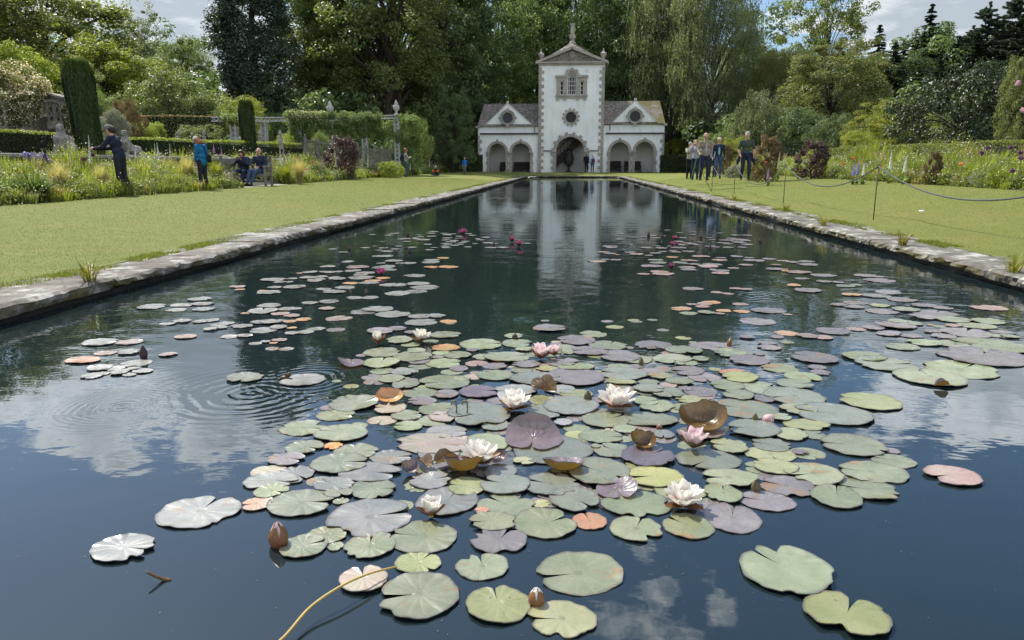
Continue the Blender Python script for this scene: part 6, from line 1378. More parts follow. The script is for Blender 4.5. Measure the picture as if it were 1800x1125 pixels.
for k, (dx, lb) in enumerate(((-.26,'left head of the violet-blue flower group before the nearer hedge'),(0,'middle head of the violet-blue flower group before the nearer hedge'),(.24,'right head of the violet-blue flower group before the nearer hedge'))):
    V, T = leafy(g, np.array([[0, 0, p.z-.02*k]])+g.normal(size=(7, 3))*np.array([.09, .09, .05]), np.full(7, .07), 40, .05, None, .4, .9, .8); zz = G(p.x, p.y)
    o = empty('violet_flower', (p.x+dx, p.y, 0), 0, lb, 'flower', 'violet-blue flowers by the hedge'); link('flower_head', npmesh('violet', V, np.arange(len(V)).reshape(-1,4), leafmat('petal_blueviolet', (.16,.13,.42), (.26,.22,.55), .3), T), o); mb = MB(); mb.tube([(0,0,zz),(0,0,p.z)], .012, 5); mb.build('stem', LM_['mid'], o)
for px, pyt, Y, w, lb, pr, m in ((600,236,38,66,'large purple smoke bush before the lattice fence','smoke','purple'),(1352,235,31,62,'pinkish purple smoke bush behind the green-shirted man','smoke','bronze'),(1432,243,31,66,'dark purple smoke bush before the right hedge','smoke','purple'),(738,268,62,36,'dark purple bush at the end of the left border','smoke','purple'),(1275,250,44,36,'purple-leaved bush between the walkers','smoke','bronze'),
                       (684,283,43,44,'yellow-green bush left of the visitor with the backpack','shrubb','lime'),(560,288,35,40,'green rounded bush below the smoke bush','shrubb','mid'),(1325,272,33,40,'light green bush behind the rope','shrubb','lime'),(1645,262,22,34,'thin dark upright shrub in the right border','smoke','bronze'),(398,274,31,24,'pale grey-green dome behind the left bench end','shrubb','silver'),(316,276,30,30,'green dome on the terrace wall','shrubb','lime'),(432,275,31,22,'small green dome above the bench back','shrubb','lime'),(1290,290,38,34,'white-flecked bush behind the rope','shrubb','silver'),(560,232,42,40,'climbing rose on the fence corner','shrubb','mid')):
    place_tree('border_shrub','shrub', px, pyt, Y, w, pr, m, lb, 'shrubs in the borders', child='foliage')
# ================================================================== terrace walls, pergola, statues, benches, ropes
wallst = mat('terrace_stone', (.12,.105,.08), (.06,.055,.042), .9, 2.2, .2, bump=.8, bscale=7, bdist=.04, stain=((.30,.29,.26), 4, .58, .7))
coping_m = mat('coping_stone', (.34,.33,.29), (.22,.21,.19), .9, 3, .2, bump=.5, bscale=9, bdist=.02)
o = empty('terrace_wall', (-14.5, 28, .3), 0, 'low stone terrace wall carrying the sphinxes behind the left border', 'wall')
L0, L1 = 11.0, 47.0; yc = (L0+L1)/2-28
mb = MB(); mb.box((0, yc, .45), (.42, L1-L0, 1.0)); mb.build('wall', wallst, o)
mb = MB(); y = L0
while y < L1-1: mb.box((0, y+.6-28, .99), (.58, 1.18, .10), bevel=.02); y += 1.2
mb.build('coping', coping_m, o)
TW = .3+.99+.05
# stone steps on the left with flank wall
sx0, sx1 = gx(-30, 31), gx(104, 31)
o = empty('stone_steps', ((sx0+sx1)/2, 31, 2.0), 0, 'flight of stone steps climbing behind the rose-covered pergola', 'steps')
mb = MB(); zt0 = at(60, 232, 31).z-2.0
stp = mat('step_stone', (.36,.34,.29), (.24,.22,.19), .9, 3, .2, bump=.5, bscale=8, bdist=.03)
for i in range(12): mb.box((0, i*.42, zt0-.5+i*.125), (sx1-sx0, .46, .07), bevel=.01)
mb.build('treads', stp, o)
mb = MB()
for i in range(12): mb.box((0, i*.42+.06, zt0-.5+i*.125-.1), (sx1-sx0-.02, .40, .17))
mb.build('risers', wall_m, o)
fx = gx(118, 29)
o = empty('flank_wall', (fx, 29, 1.2), 0, 'rough stone wall with coping beside the steps, right of the near pergola post', 'wall')
a, b = gx(104, 29)-fx, gx(131, 29)-fx; t_ = at(118, 172, 29).z-1.2; m_ = at(118, 208, 29).z-1.2
mb = MB(); mb.box(((a+b)/2, .5, t_/2-.1), (b-a-.06, 2.4, t_)); mb.box(((a+b)/2-.15, -.9, m_/2), (b-a-.3, .7, m_)); mb.build('wall', wallst, o)
mb = MB(); mb.box(((a+b)/2, .5, t_), (b-a+.12, 2.6, .12), bevel=.03); mb.box(((a+b)/2, .5, t_*.72), (b-a+.08, 2.5, .09), bevel=.02); mb.box(((a+b)/2-.15, -.9, m_+.04), (b-a-.15, .85, .1), bevel=.02); mb.build('coping', coping_m, o)
# lattice pergola pieces
latt = mat('weathered_white_timber', (.23,.21,.165), (.14,.13,.10), .85, 4, .2)
def lattice_post(name, parent, x, y, z0, z1, w=.34, d=.34, m=latt, step=None):
    mb = MB()
    for sx in (-1, 1):
        for sy in (-1, 1): mb.box((x+sx*(w/2-.03), y+sy*(d/2-.03), (z0+z1)/2), (.07, .07, z1-z0))
    st = step or w*.8; n = max(2, int((z1-z0)/st)); h = (z1-z0)/n; ang = math.atan2(h, w-.08); L = math.hypot(h, w-.08)
    for i in range(n):
        zc = z0+h*(i+.5)
        for s in (1, -1):
            for sy in (-1, 1): mb.box((x, y+sy*(d/2-.03)+s*.008, zc), (L, .018, .045), ry=s*ang)
            for sxx in (-1, 1): mb.box((x+sxx*(w/2-.03)+s*.008, y, zc), (.018, math.hypot(h, d-.08), .045), rx=s*math.atan2(h, d-.08))
    mb.box((x, y, z0+.12), (w+.05, d+.05, .26)); mb.box((x, y, z1-.04), (w+.10, d+.10, .10)); return mb.build(name, m, parent)
def lattice_beam(name, parent, a, b, h=.3, d=.14, m=latt):
    a = Vector(a); b = Vector(b); L = (b-a).length; u = (b-a)/L; rz = math.atan2(u.y, u.x); ry = -math.asin(u.z); mb = MB(); c = (a+b)/2; dz = Vector((0,0,1))
    for s in (-1, 1): mb.box(c+dz*s*(h/2-.03), (L, d, .06), rz=rz, ry=ry)
    n = max(2, int(L/(h*.9)))
    for i in range(n):
        q = a+u*(L*(i+.5)/n)
        for s in (1, -1): mb.box(q+Vector((u.y, -u.x, 0))*.01*s, (math.hypot(L/n, h-.1), .02, .03), rz=rz, ry=ry+s*math.atan2(h-.1, L/n))
    return mb.build(name, m, parent)
per = empty('rose_pergola', (gx(90, 26), 26, 1.4), 0, 'weathered lattice pergola end covered in pale roses at the far left', 'pergola')
P0 = Vector(per.location)
def rel(px, py, Y): return at(px, py, Y)-P0
a = rel(92, 176, 25.4); b_ = rel(94, 226, 25.4); lattice_post('post', per, a.x, a.y, b_.z, a.z, .30, .30)
a = rel(48, 180, 25.0); b_ = rel(50, 236, 25.0); lattice_post('post', per, a.x, a.y, b_.z, a.z, .34, .30)
a = rel(4, 180, 24.6); lattice_post('post', per, a.x, a.y, b_.z, a.z, .34, .30)
lattice_beam('beam', per, rel(-30, 166, 26.6), rel(86, 169, 26.4), .22, .3); lattice_beam('beam', per, rel(78, 167, 26.3), rel(118, 178, 23.8), .26, .2)
g = np.random.default_rng(5); C = []
for i in range(130):
    px = g.uniform(-30, 82); py = g.uniform(112, 176)-.0*px; 
    if px > 55: py = g.uniform(140, 172)
    q = at(px, py, g.uniform(25.2, 27.2)); C.append((q.x, q.y, q.z))
for i in range(26): q = at(g.uniform(100, 135), g.uniform(170, 255), g.uniform(28.2, 28.6)); C.append((q.x, q.y, q.z))
for i in range(46): q = at(g.normal()*8+48, g.uniform(168, 218), g.uniform(24.9, 25.4)); C.append((q.x, q.y, q.z))
for i in range(40): q = at(g.normal()*8+8, g.uniform(168, 230), g.uniform(24.6, 25.2)); C.append((q.x, q.y, q.z))
C = np.array(C); V, T = leafy(g, C, np.full(len(C), .26), 120, .075); V2, T2 = leafy(g, C, np.full(len(C), .33), 40, .048, None, .3, .8, .9)
ro = link('climbing_rose', None); bpy.data.objects.remove(ro)
o = empty('climbing_rose', (gx(40, 25.5), 25.5, 1.5), 0, 'climbing rose with many pale pink blooms over the near pergola', 'climber')
OO = np.array(o.location); link('foliage', npmesh('rose_leaves', V-OO, np.arange(len(V)).reshape(-1,4), LM_['olive'], T), o); link('blooms', npmesh('rose_blooms', V2-OO, np.arange(len(V2)).reshape(-1,4), LM_['rose'], T2), o)
# long white pergola with urn finials
per = empty('long_pergola', (gx(550, 45), 45, 1.2), 0, 'long white lattice pergola with urn finials behind the smoke bush', 'pergola'); P0 = Vector(per.location)
white_t = mat('white_timber', (.42,.43,.40), (.30,.31,.28), .8, 5, .2)
def pe(px, py): Y = 40+(px-400)/300*9; return at(px, py, Y)-P0
posts = (410, 463, 525, 581, 640, 697); yt = {410:212, 463:213, 525:212, 581:211, 640:210, 697:208}
for p_ in posts:
    a = pe(p_, yt[p_]); b_ = pe(p_, 246); lattice_post('post', per, a.x, a.y, min(b_.z-.6, G(a.x+P0.x, a.y+P0.y)-P0.z), a.z, .32, .32, white_t)
pts = [pe(p_, yt[p_]-2) for p_ in (372,)+posts if p_ in yt or p_ == 372] if False else [at(372, 210, 39.2)-P0]+[pe(p_, yt[p_]-3) for p_ in posts]
for i in range(len(pts)-1): lattice_beam('beam', per, pts[i], pts[i+1], .26, .16, white_t)
for p_ in (581, 697):
    a = pe(p_, yt[p_]-5); mb = MB(); mb.lathe([(.16,0),(.16,.1),(.07,.16),(.07,.24),(.18,.36),(.22,.52),(.20,.62),(.11,.70),(.14,.74),(.06,.86),(.03,.93),(.005,1.0)], a, 14); mb.build('urn_finial', white_t, per, True)
C = []; g = np.random.default_rng(8)
for c0, c1, y0, y1, k in ((505,560,200,214,60),(560,668,200,240,170),(700,735,205,262,60),(515,550,212,250,60),(395,440,205,216,40),(630,690,212,240,60)):
    for i in range(k): px = g.uniform(c0, c1); Y = 40+(px-400)/300*9; q = at(px, g.uniform(y0, y1), Y+g.uniform(-.4, .5)); C.append((q.x, q.y, q.z))
C = np.array(C); V, T = leafy(g, C, np.full(len(C), .32), 110, .10); V2, T2 = leafy(g, C[:60], np.full(60, .4), 24, .05, None, .3, .8, .9)
o = empty('climbing_plant', (gx(600, 46), 46, 1.2), 0, 'leafy climber with whitish blooms draped over the long white pergola', 'climber'); OO = np.array(o.location)
link('foliage', npmesh('climber_leaves', V-OO, np.arange(len(V)).reshape(-1,4), LM_['mid'], T), o); link('blooms', npmesh('climber_blooms', V2-OO, np.arange(len(V2)).reshape(-1,4), LM_['rose'], T2), o)
# grey lattice fence with pointed posts
fen = empty('lattice_fence', (gx(620, 43), 43, .9), 0, 'grey timber lattice fence with pointed posts running behind the smoke bush', 'fence'); P0 = Vector(fen.location)
greyt = mat('grey_timber', (.20,.19,.17), (.12,.115,.10), .85, 6, .2, bump=.3)
FP_ = [(536,238,39),(558,243,40.2),(593,248,41.5),(613,251,42.3),(628,253,43),(643,255,43.8),(658,257,44.6),(671,259,45.3),(685,259,46)]
fp = [(at(x, y, Y)-P0, at(x, 288, Y)-P0) for x, y, Y in FP_]
for (t_, b_) in fp:
    mb = MB(); mb.box((t_.x, t_.y, (t_.z-.12+b_.z)/2), (.13, .13, t_.z-.12-b_.z)); mb.lathe([(.08,-.12),(.09,-.09),(.05,-.07),(.06,0),(.005,.08)], t_, 8); mb.build('post', greyt, fen)
for i in range(len(fp)-1):
    a, b_ = fp[i][0]-Vector((0,0,.22)), fp[i+1][0]-Vector((0,0,.22)); lo = -1.05; mb = MB(); L = (b_-a).length; u = (b_-a)/L; rz = math.atan2(u.y, u.x)
    c = (a+b_)/2; mb.box(c, (L, .07, .08), rz=rz, ry=-math.asin(u.z)); mb.box(c+Vector((0,0,lo)), (L, .07, .08), rz=rz, ry=-math.asin(u.z))
    n = max(3, int(L/.17))
    if i < 5:
        for k in range(n+1):
            q = a+u*(L*k/n)
            for s in (1, -1):
                e = q+u*(s*1.0*.6)+Vector((0,0,lo)); 
                d0 = q; t1 = max(0, min(1, (((e-a).dot(u)) if s > 0 else 0)))
                f = 1.0
                pe_ = (e-a).dot(u); 
                if pe_ > L: f = (L-(q-a).dot(u))/(pe_-(q-a).dot(u)+1e-6)
                if pe_ < 0: f = ((q-a).dot(u))/((q-a).dot(u)-pe_+1e-6)
                if f > .08: mb.tube([q, q+(e-q)*f], .014, 4)
    else:
        for k in range(9): mb.box(c+Vector((0,0,lo*(k+.7)/9.6)), (L-.1, .03, .06), rz=rz, ry=-math.asin(u.z))
    mb.build('panel', greyt, fen)
# stone finials above the long hedge
for px, lb in ((313,'left stone finial above the long hedge'),(358,'second stone finial above the long hedge'),(421,'small stone finial by the slim cypress'),(456,'stone finial right of the slim cypress'),(492,'rightmost stone finial above the long hedge')):
    Y = 38; a = at(px, 228 if px not in (421,) else 240, Y); z0 = at(px, 252, Y).z-.3; mb = MB(); hh = a.z-z0; mb.box((a.x, Y, z0+hh*.3), (.17, .17, hh*.6), bevel=.02); mb.lathe([(.11,hh*.6),(.11,hh*.63),(.05,hh*.66),(.08,hh*.75),(.09,hh*.84),(.05,hh*.9),(.06,hh*.92),(.01,hh)], (a.x, Y, z0), 12)
    tag(mb.build('stone_finial', coping_m), lb, 'finial', 'stone finials above the hedge')

# ---------------- bodies as one skin: tapered limbs fused by a voxel remesh
def fuse(name, prims, mats, voxel, parent, smooth_it=6):
    """prims: (p0, r0, p1, r1, material index, (sx,sy,sz) squash)"""
    mb = MB()
    for p0, r0, p1, r1, mi, sq in prims:
        p0 = Vector(p0); p1 = Vector(p1); n = max(1, int((p1-p0).length/max(.012, min(r0, r1)*.7)))
        n = min(n, 9)
        for i in range(n+1):
            t = i/n; r = r0+(r1-r0)*t; mb.ball(p0.lerp(p1, t), r, 2, sq)
        if sq == (1,1,1): mb.tube([p0, p1], [r0*.98, r1*.98], 12)
    me = bpy.data.meshes.new(name); mb.bm.to_mesh(me); mb.bm.free()
    o = bpy.data.objects.new(name, me); COL.objects.link(o)
    md = o.modifiers.new('r', 'REMESH'); md.mode = 'VOXEL'; md.voxel_size = voxel; md.adaptivity = 0
    sm = o.modifiers.new('s', 'SMOOTH'); sm.factor = .5; sm.iterations = smooth_it
    dg = bpy.context.evaluated_depsgraph_get(); me2 = bpy.data.meshes.new_from_object(o.evaluated_get(dg)); bpy.data.objects.remove(o); bpy.data.meshes.remove(me)
    me2.name = name; me2.materials.clear()
    for m in mats: me2.materials.append(m)
    n = len(me2.polygons); ct = np.empty(n*3, np.float32); me2.polygons.foreach_get('center', ct); ct = ct.reshape(-1, 3); best = np.full(n, 1e9); idx = np.zeros(n, np.int32)
    for p0, r0, p1, r1, mi, sq in prims:
        a = np.array(p0, float); b = np.array(p1, float); ab = b-a; s = np.array(sq)
        t = np.clip(((ct-a)@ab)/max(1e-9, ab@ab), 0, 1); d = np.linalg.norm((ct-a-t[:, None]*ab)/s, axis=1)-(r0+(r1-r0)*t)
        k = d < best; best[k] = d[k]; idx[k] = mi
    me2.polygons.foreach_set('material_index', idx); me2.shade_smooth(); return link(name, me2, parent)
def cloth(name, c, c2=None, rough=.85): return mat(name, c, c2 or tuple(x*.7 for x in c), rough, 9, .2, bump=.6, bscale=12, bdist=.015)
skin = mat('skin', (.46,.27,.20), (.40,.22,.16), .55, 8, .4)
navy = cloth('cloth_navy', (.018,.022,.045)); navy2 = cloth('cloth_ink', (.022,.030,.055)); dkt = cloth('cloth_charcoal', (.025,.027,.033)); teal = cloth('cloth_teal', (.015,.14,.30)); blk = cloth('cloth_black', (.012,.012,.013)); jean = cloth('cloth_denim', (.05,.085,.16)); jeand = cloth('cloth_dark_denim', (.02,.03,.06)); beige = cloth('cloth_beige', (.26,.22,.16)); grn = cloth('cloth_green', (.055,.075,.055)); pale = cloth('cloth_pale', (.46,.46,.48)); lilac = cloth('cloth_lilac', (.40,.36,.43)); cream = cloth('cloth_cream', (.36,.34,.27)); shoe = cloth('shoe_brown', (.045,.03,.022)); shoeb = cloth('shoe_black', (.015,.015,.017)); ltb = cloth('cloth_light_blue', (.33,.45,.62)); blu = cloth('cloth_bright_blue', (.02,.17,.55)); grey = cloth('cloth_grey', (.16,.17,.17)); orange_c = cloth('cloth_orange', (.65,.13,.03)); aqua = cloth('cloth_aqua', (.25,.45,.52)); plum = cloth('cloth_plum', (.10,.02,.05)); kh = cloth('cap_grey_green', (.16,.17,.15)); capw = cloth('cap_pale_grey', (.50,.50,.47)); capd = cloth('strap_dark', (.02,.02,.03))
hairm = {k: mat('hair_'+k, c, None, .6, 30, .4, bump=.8, bscale=60, bdist=.01) for k, c in dict(brown=(.05,.03,.018), grey=(.30,.29,.27), auburn=(.28,.10,.04), dark=(.02,.015,.012), blond=(.50,.42,.28), ginger=(.22,.08,.03)).items()}
eye_m = mat('eye_dark', (.015,.012,.01), (.02,.015,.012), .2, 5, .5)
BASEJ = dict(pel=(0,0,.95), wai=(0,.0,1.10), che=(0,.005,1.30), nec=(0,-.005,1.49), head=(0,.02,1.645), shL=(-.185,0,1.42), shR=(.185,0,1.42), elL=(-.23,-.03,1.14), elR=(.23,-.03,1.14), haL=(-.24,.04,.90), haR=(.24,.04,.90),
    hiL=(-.09,0,.93), hiR=(.09,0,.93), knL=(-.10,.02,.51), knR=(.10,.02,.51), anL=(-.10,-.03,.09), anR=(.10,-.03,.09))
def person(label, loc, rz, H=1.75, J={}, top=navy, legs=dkt, hair='brown', hairstyle='short', feet=shoeb, cuff=None, bulk=1.0, sleeve=None, hem=.0, look=(0,1,0), hat=None, inner=None, voxel=.0135, forearm=None, group=None, grip=0, collar=True):
    j = {k: Vector(v) for k, v in BASEJ.items()}; j.update({k: Vector(v) for k, v in J.items()})
    o = empty('person', loc, rz, label, 'person', group); sc_ = H/1.75; o.scale = (sc_,)*3
    M = [skin, top, legs, feet, inner or top, sleeve or top, forearm if forearm else (sleeve or top)]
    b = bulk; pr = []; I = (1,1,1)
    up = (j['nec']-j['pel']).normalized(); fwd = Vector(look).normalized()
    pr += [(j['pel'], .125*b, j['pel'], .125*b, 2, (1.12,.86,.85)), (j['wai'], .135*b, j['che'], .150*b, 1, (1.12,.80,1)), (j['che'], .150*b, j['che']+up*.07, .125*b, 1, (1.28,.78,.8)), (j['pel']+up*(.07-hem), .142*b, j['wai'], .138*b, 1, (1.14,.88,.9))]
    pr += [(j['nec']-up*.05, .062, j['nec']+(j['head']-j['nec'])*.45, .052, 0, I)]
    if collar: pr += [(j['nec']-up*.055, .078, j['nec']-up*.01, .066, 1, (1.1,1,.6))]
    if inner: cf = Vector((0, 1, 0)); pr += [(j['nec']-up*.06+cf*.035, .045, j['che']+cf*.085*b, .050, 4, I), (j['che']+cf*.085*b, .050, j['wai']+cf*.085*b, .048, 4, I), (j['wai']+cf*.085*b, .048, j['wai']+cf*.080*b-up*.06, .048, 4, I)]
    for s in 'LR':
        sg = -1 if s == 'L' else 1
        sh, el, ha = j['sh'+s], j['el'+s], j['ha'+s]; d = (ha-el).normalized(); wr = ha-d*.02
        pr += [(j['che']+up*.085, .085*b, sh, .068*b, 1, I), (sh, .066*b, el, .051*b, 5, I), (el, .050*b, el.lerp(wr, .45), .045*b, 6, I), (el.lerp(wr, .45), .044*b, wr, .034 if not forearm else .028, 6 if not forearm else 6, I)]
        # hand: palm, four fingers of unequal length, side-set thumb
        side = Vector((0,1,0)) if abs(d.z) > .6 else Vector((0,0,1)); side = (side-d*side.dot(d)).normalized(); curl = side.cross(d)*(sg)
        pr += [(wr, .027, wr+d*.075, .032, 0, I)]
        for k, fl in enumerate((.062,.074,.070,.052)):
            q = wr+d*.085+side*(.026-.0175*k); m_ = q+d*fl*.55-curl*(.008+.02*grip); e = m_+d*fl*(.45-.3*grip)-curl*(.014+.03*grip); pr += [(q, .0098, m_, .0092, 0, I), (m_, .0092, e, .0080, 0, I)]
        q = wr+d*.03+side*.030; m_ = q+d*.030+side*.022; pr += [(q, .0125, m_, .0105, 0, I), (m_, .0105, m_+d*.030, .0088, 0, I)]
        hi, kn, an = j['hi'+s], j['kn'+s], j['an'+s]
        f = j.get('foot'+s, None); ft = Vector((0,1,0)) if f is None else Vector(f)
        pr += [(j['pel'], .10*b, hi, .098*b, 2, I), (hi, .094*b, kn, .064*b, 2, I), (kn, .064*b, kn.lerp(an, .4), .060*b, 2, I), (kn.lerp(an, .4), .060*b, an+(kn-an)*.1, .053, 2, I)]
        hb_ = an-Vector((0,0,.045)); pr += [(an, .042, an-Vector((0,0,.03)), .042, 3, I), (hb_-ft*.03, .043, hb_+ft*.15, .036, 3, (1,1,.85))]
    # head: skull, jaw, nose, ears, brow
    hd = j['head']; fx_ = fwd; upv = Vector((0,0,1)); upv = (upv-fx_*upv.dot(fx_)).normalized() if abs(fx_.z) < .95 else Vector((0,1,0)); sd = fx_.cross(upv)
    pr += [(hd+upv*.030-fx_*.012, .088, hd+upv*.030-fx_*.012, .088, 0, (1,1,1.1)), (hd+fx_*.022-upv*.045, .060, hd+fx_*.030-upv*.075, .045, 0, I), (hd+fx_*.030, .066, hd+fx_*.026-upv*.03, .062, 0, I),
           (hd+fx_*.092+upv*.010, .010, hd+fx_*.112-upv*.022, .015, 0, I), (hd+fx_*.085-upv*.052, .014, hd+fx_*.085-upv*.056, .014, 0, I), (hd+fx_*.078+upv*.030-sd*.03, .018, hd+fx_*.078+upv*.030+sd*.03, .018, 0, I), (j['nec'], .052, hd-upv*.05-fx_*.015, .056, 0, I)]
    for s in (-1, 1): pr += [(hd+sd*s*.088-fx_*.005+upv*.012, .018, hd+sd*s*.086-fx_*.005-upv*.022, .013, 0, (1,1,1))]
    fuse('body', pr, M, voxel, o, 3)
    mb = MB()
    for s in (-1, 1): mb.ball(hd+fx_*.089+sd*s*.033+upv*.008, .0105, 1)
    mb.build('eyes', eye_m, o, True)
    mb = MB(); mb.ball(hd+fx_*.094-upv*.054, .020, 1, (1,1,1)); 
    mb = MB(); a = hd+fx_*.0985-upv*.050; mb.tube([a-sd*.024-fx_*.006, a, a+sd*.024-fx_*.006], [.003,.006,.003], 6); mb.build('mouth', mat('lips', (.30,.12,.10), (.26,.10,.09), .5, 9), o)
    # hair
    if hairstyle != 'bald':
        hp = []; base = hd+upv*.045-fx_*.022
        hp += [(base, .096, base, .096, 0, (1.02,1.02,1.04)), (hd-fx_*.045+upv*.02, .080, hd-fx_*.05-upv*.03, .068, 0, I)]
        if hairstyle == 'bob':
            for s in (-1, 1): hp += [(hd+sd*s*.072+upv*.03-fx_*.02, .045, hd+sd*s*.078-upv*.085-fx_*.015, .036, 0, I)]
            hp += [(hd-fx_*.06+upv*.02, .075, hd-fx_*.065-upv*.09, .060, 0, I), (hd+upv*.105+fx_*.02-sd*.03, .035, hd+upv*.10+fx_*.03+sd*.03, .035, 0, I)]
        if hairstyle == 'long':
            for s in (-1, 0, 1): hp += [(hd+sd*s*.06-fx_*.045, .065, hd+sd*s*.065-upv*.10-fx_*.09+Vector((0,0,-.04)), .055, 0, I)]
        if hairstyle == 'wild': hp += [(hd-fx_*.075+upv*.01, .075, hd-fx_*.13-upv*.05, .055, 0, I), (hd-fx_*.06+upv*.06, .07, hd-fx_*.14+upv*.01, .045, 0, I)]
        fuse('hair', hp, [hairm[hair]], .011, o, 2)
    else:
        hp = [(hd-fx_*.055-upv*.01-sd*.05, .045, hd-fx_*.055-upv*.01+sd*.05, .045, 0, I)] ; fuse('hair', hp, [hairm['grey']], .011, o, 2)
    if hat:
        hp = [(hd+upv*.068-fx_*.014, .106, hd+upv*.068-fx_*.014, .106, 0, (1,1,.95)), (hd+upv*.065+fx_*.09, .030, hd+upv*.050+fx_*.155, .022, 0, I)]
        for s in (-1, 1): hp += [(hd+upv*.063+fx_*.08+sd*s*.045, .022, hd+upv*.050+fx_*.14+sd*s*.035, .016, 0, I)]
        fuse('cap', hp, [hat], .009, o, 1)
    return o
def gp(px, pyf, Y=None):                     # foot position: on the lawn under the pixel column at depth Y
    x = gx(px, Y, 320); return (x, Y, Z(x, Y)+.004)
# 1 man photographing plants, seen from his right, bending forward
Y = 18.9; x = gx(217, Y, 345); z = Z(x, Y)
person('man in navy jacket and grey cap bending to photograph the left border', (x, Y, z), R(90), 1.80, dict(pel=(0,-.02,.96), wai=(0,.02,1.10), che=(0,.07,1.30), nec=(0,.12,1.48), head=(0,.20,1.61), shL=(-.17,.10,1.42), shR=(.17,.10,1.42), elL=(-.21,.29,1.20), elR=(.21,.27,1.19), haL=(-.07,.62,1.17), haR=(.08,.63,1.16), knL=(-.10,.00,.52), knR=(.10,-.02,.52), anL=(-.11,-.10,.09), anR=(.11,-.14,.09)),
    navy, dkt, 'dark', 'wild', look=(0,.93,-.38), hat=kh, bulk=1.10, hem=.05, voxel=.011, grip=.8)
# 2 woman in teal
Y = 22.8; x = gx(359, Y, 330); z = Z(x, Y)
o = person('woman in bright blue jacket and pale cap looking down by the left border', (x, Y, z), R(72), 1.66, dict(nec=(0,.05,1.49), head=(0,.15,1.60), che=(0,.02,1.3), shL=(-.18,.02,1.42), shR=(.18,.02,1.42), elL=(-.22,.02,1.14), elR=(.23,-.02,1.14), haL=(-.19,.10,.92), haR=(.22,.06,.90), anL=(-.13,-.04,.09), anR=(.13,-.02,.09)),
    teal, dkt, 'auburn', 'long', look=(0,.72,-.69), hat=capw, bulk=1.08, hem=.10, voxel=.011)
mb = MB(); mb.box((.16,-.17,1.02), (.09,.14,.24), rz=.3, bevel=.03); mb.tube([(.12,-.14,1.14),(.0,-.12,1.42),(-.12,.02,1.44)], .012, 6); mb.build('shoulder_bag', capd, o)
# bench
def bench(name, loc, rz, L, label, m=greyt):
    o = empty(name, loc, rz, label, 'bench', 'grey wooden garden benches'); n = MB()
    b = MB(); b.box((0,.27,.92), (L-.1,.045,.17), bevel=.01); b.build('top_rail', m, o)
    b = MB(); b.box((0,.25,.55), (L-.1,.045,.09), bevel=.008); b.build('lower_rail', m, o)
    b = MB(); k = int(L/.2)
    for i in range(k): b.box((-L/2+.17+(L-.34)*i/(k-1), .26, .72), (.085,.025,.26))
    b.build('back_slats', m, o)
    b = MB()
    for i in range(5): b.box((0,-.22+i*.105,.44), (L-.12,.085,.028), bevel=.004)
    b.box((0,-.27,.385), (L-.12,.035,.10)); b.build('seat', m, o)
    for sx in (-1, 1):
        b = MB(); b.box((sx*(L/2-.04),.28,.53), (.085,.085,1.06), bevel=.008); b.box((sx*(L/2-.04),.28,1.08), (.12,.12,.04), bevel=.01); b.build('back_leg', m, o)
        b = MB(); b.box((sx*(L/2-.04),-.27,.34), (.085,.085,.68), bevel=.008); b.build('front_leg', m, o)
        b = MB(); b.tube([(sx*(L/2-.04),-.33,.70),(sx*(L/2-.04),-.1,.70),(sx*(L/2-.04),.12,.71),(sx*(L/2-.04),.22,.78),(sx*(L/2-.04),.27,.84)], [.055,.05,.045,.04,.035], 8); b.box((sx*(L/2-.04),-.27,.70), (.13,.14,.05), bevel=.01); b.build('armrest', m, o)
        b = MB(); b.box((sx*(L/2-.04),0,.15), (.05,.48,.06)); b.box((sx*(L/2-.04),0,.40), (.05,.48,.06)); b.build('side_rail', m, o)
    b = MB(); b.box((0,.0,.16), (L-.1,.05,.06)); b.build('stretcher', m, o); return o
Y = 27.2; bz = at(425, 327, 26.9).z; bxm = gx(427, Y, 300)
bench('garden_bench', (bxm, Y, bz), 0, 2.0, 'weathered grey wooden bench with the seated pair')
bench('garden_bench', (gx(316, 30.4, 300), 30.4, bz+.12), R(20), 2.2, 'empty grey bench half hidden behind the woman in blue')
pv = MB(); pv.quad((-13.6, 25.5, bz-.03), (-11.3, 25.4, Z(-11.3, 25.4)+.006), (-11.3, 29.2, Z(-11.3, 29.2)+.006), (-13.6, 29.4, bz-.03)); 
tag(pv.build('path', mat('paving', (.38,.36,.31), (.27,.25,.22), .9, 3, .2, bump=.3)), kind='structure')
seatz = .49
def seated(label, loc, rz, **kw):
    J = dict(pel=(0,-.02,.56), wai=(0,-.02,.71), che=(0,.02,.90), nec=(0,.03,1.08), head=(0,.06,1.23), shL=(-.19,.02,1.01), shR=(.19,.02,1.01), hiL=(-.10,.04,.54), hiR=(.10,.04,.54), knL=(-.13,.47,.53), knR=(.13,.47,.53), anL=(-.13,.47,.09), anR=(.13,.47,.09))
    J.update(kw.pop('J', {})); return person(label, loc, rz, J=J, **kw)
p = Vector((gx(427, Y-.05), Y+.02, bz)); o = seated('woman in dark hooded jacket on the bench holding a phone up to her face', p, R(182), J=dict(elL=(-.28,.22,.78), elR=(.28,.22,.78), haL=(-.06,.32,.98), haR=(.06,.32,.98), head=(0,.12,1.20), che=(0,.05,.90), knL=(-.17,.46,.52), knR=(.16,.46,.52)), H=1.72, top=navy2, legs=jeand, hair='brown', hairstyle='bob', look=(0,.88,-.47), bulk=1.22, voxel=.011, grip=.9)
mb = MB(); mb.box((0,.37,1.0), (.13,.010,.068), bevel=.003); tag(mb.build('mobile_phone', mat('phone_black', (.02,.02,.02), (.03,.03,.03), .25, 5), None, loc=p, rz=R(182)), 'dark phone held by the seated woman', 'phone')
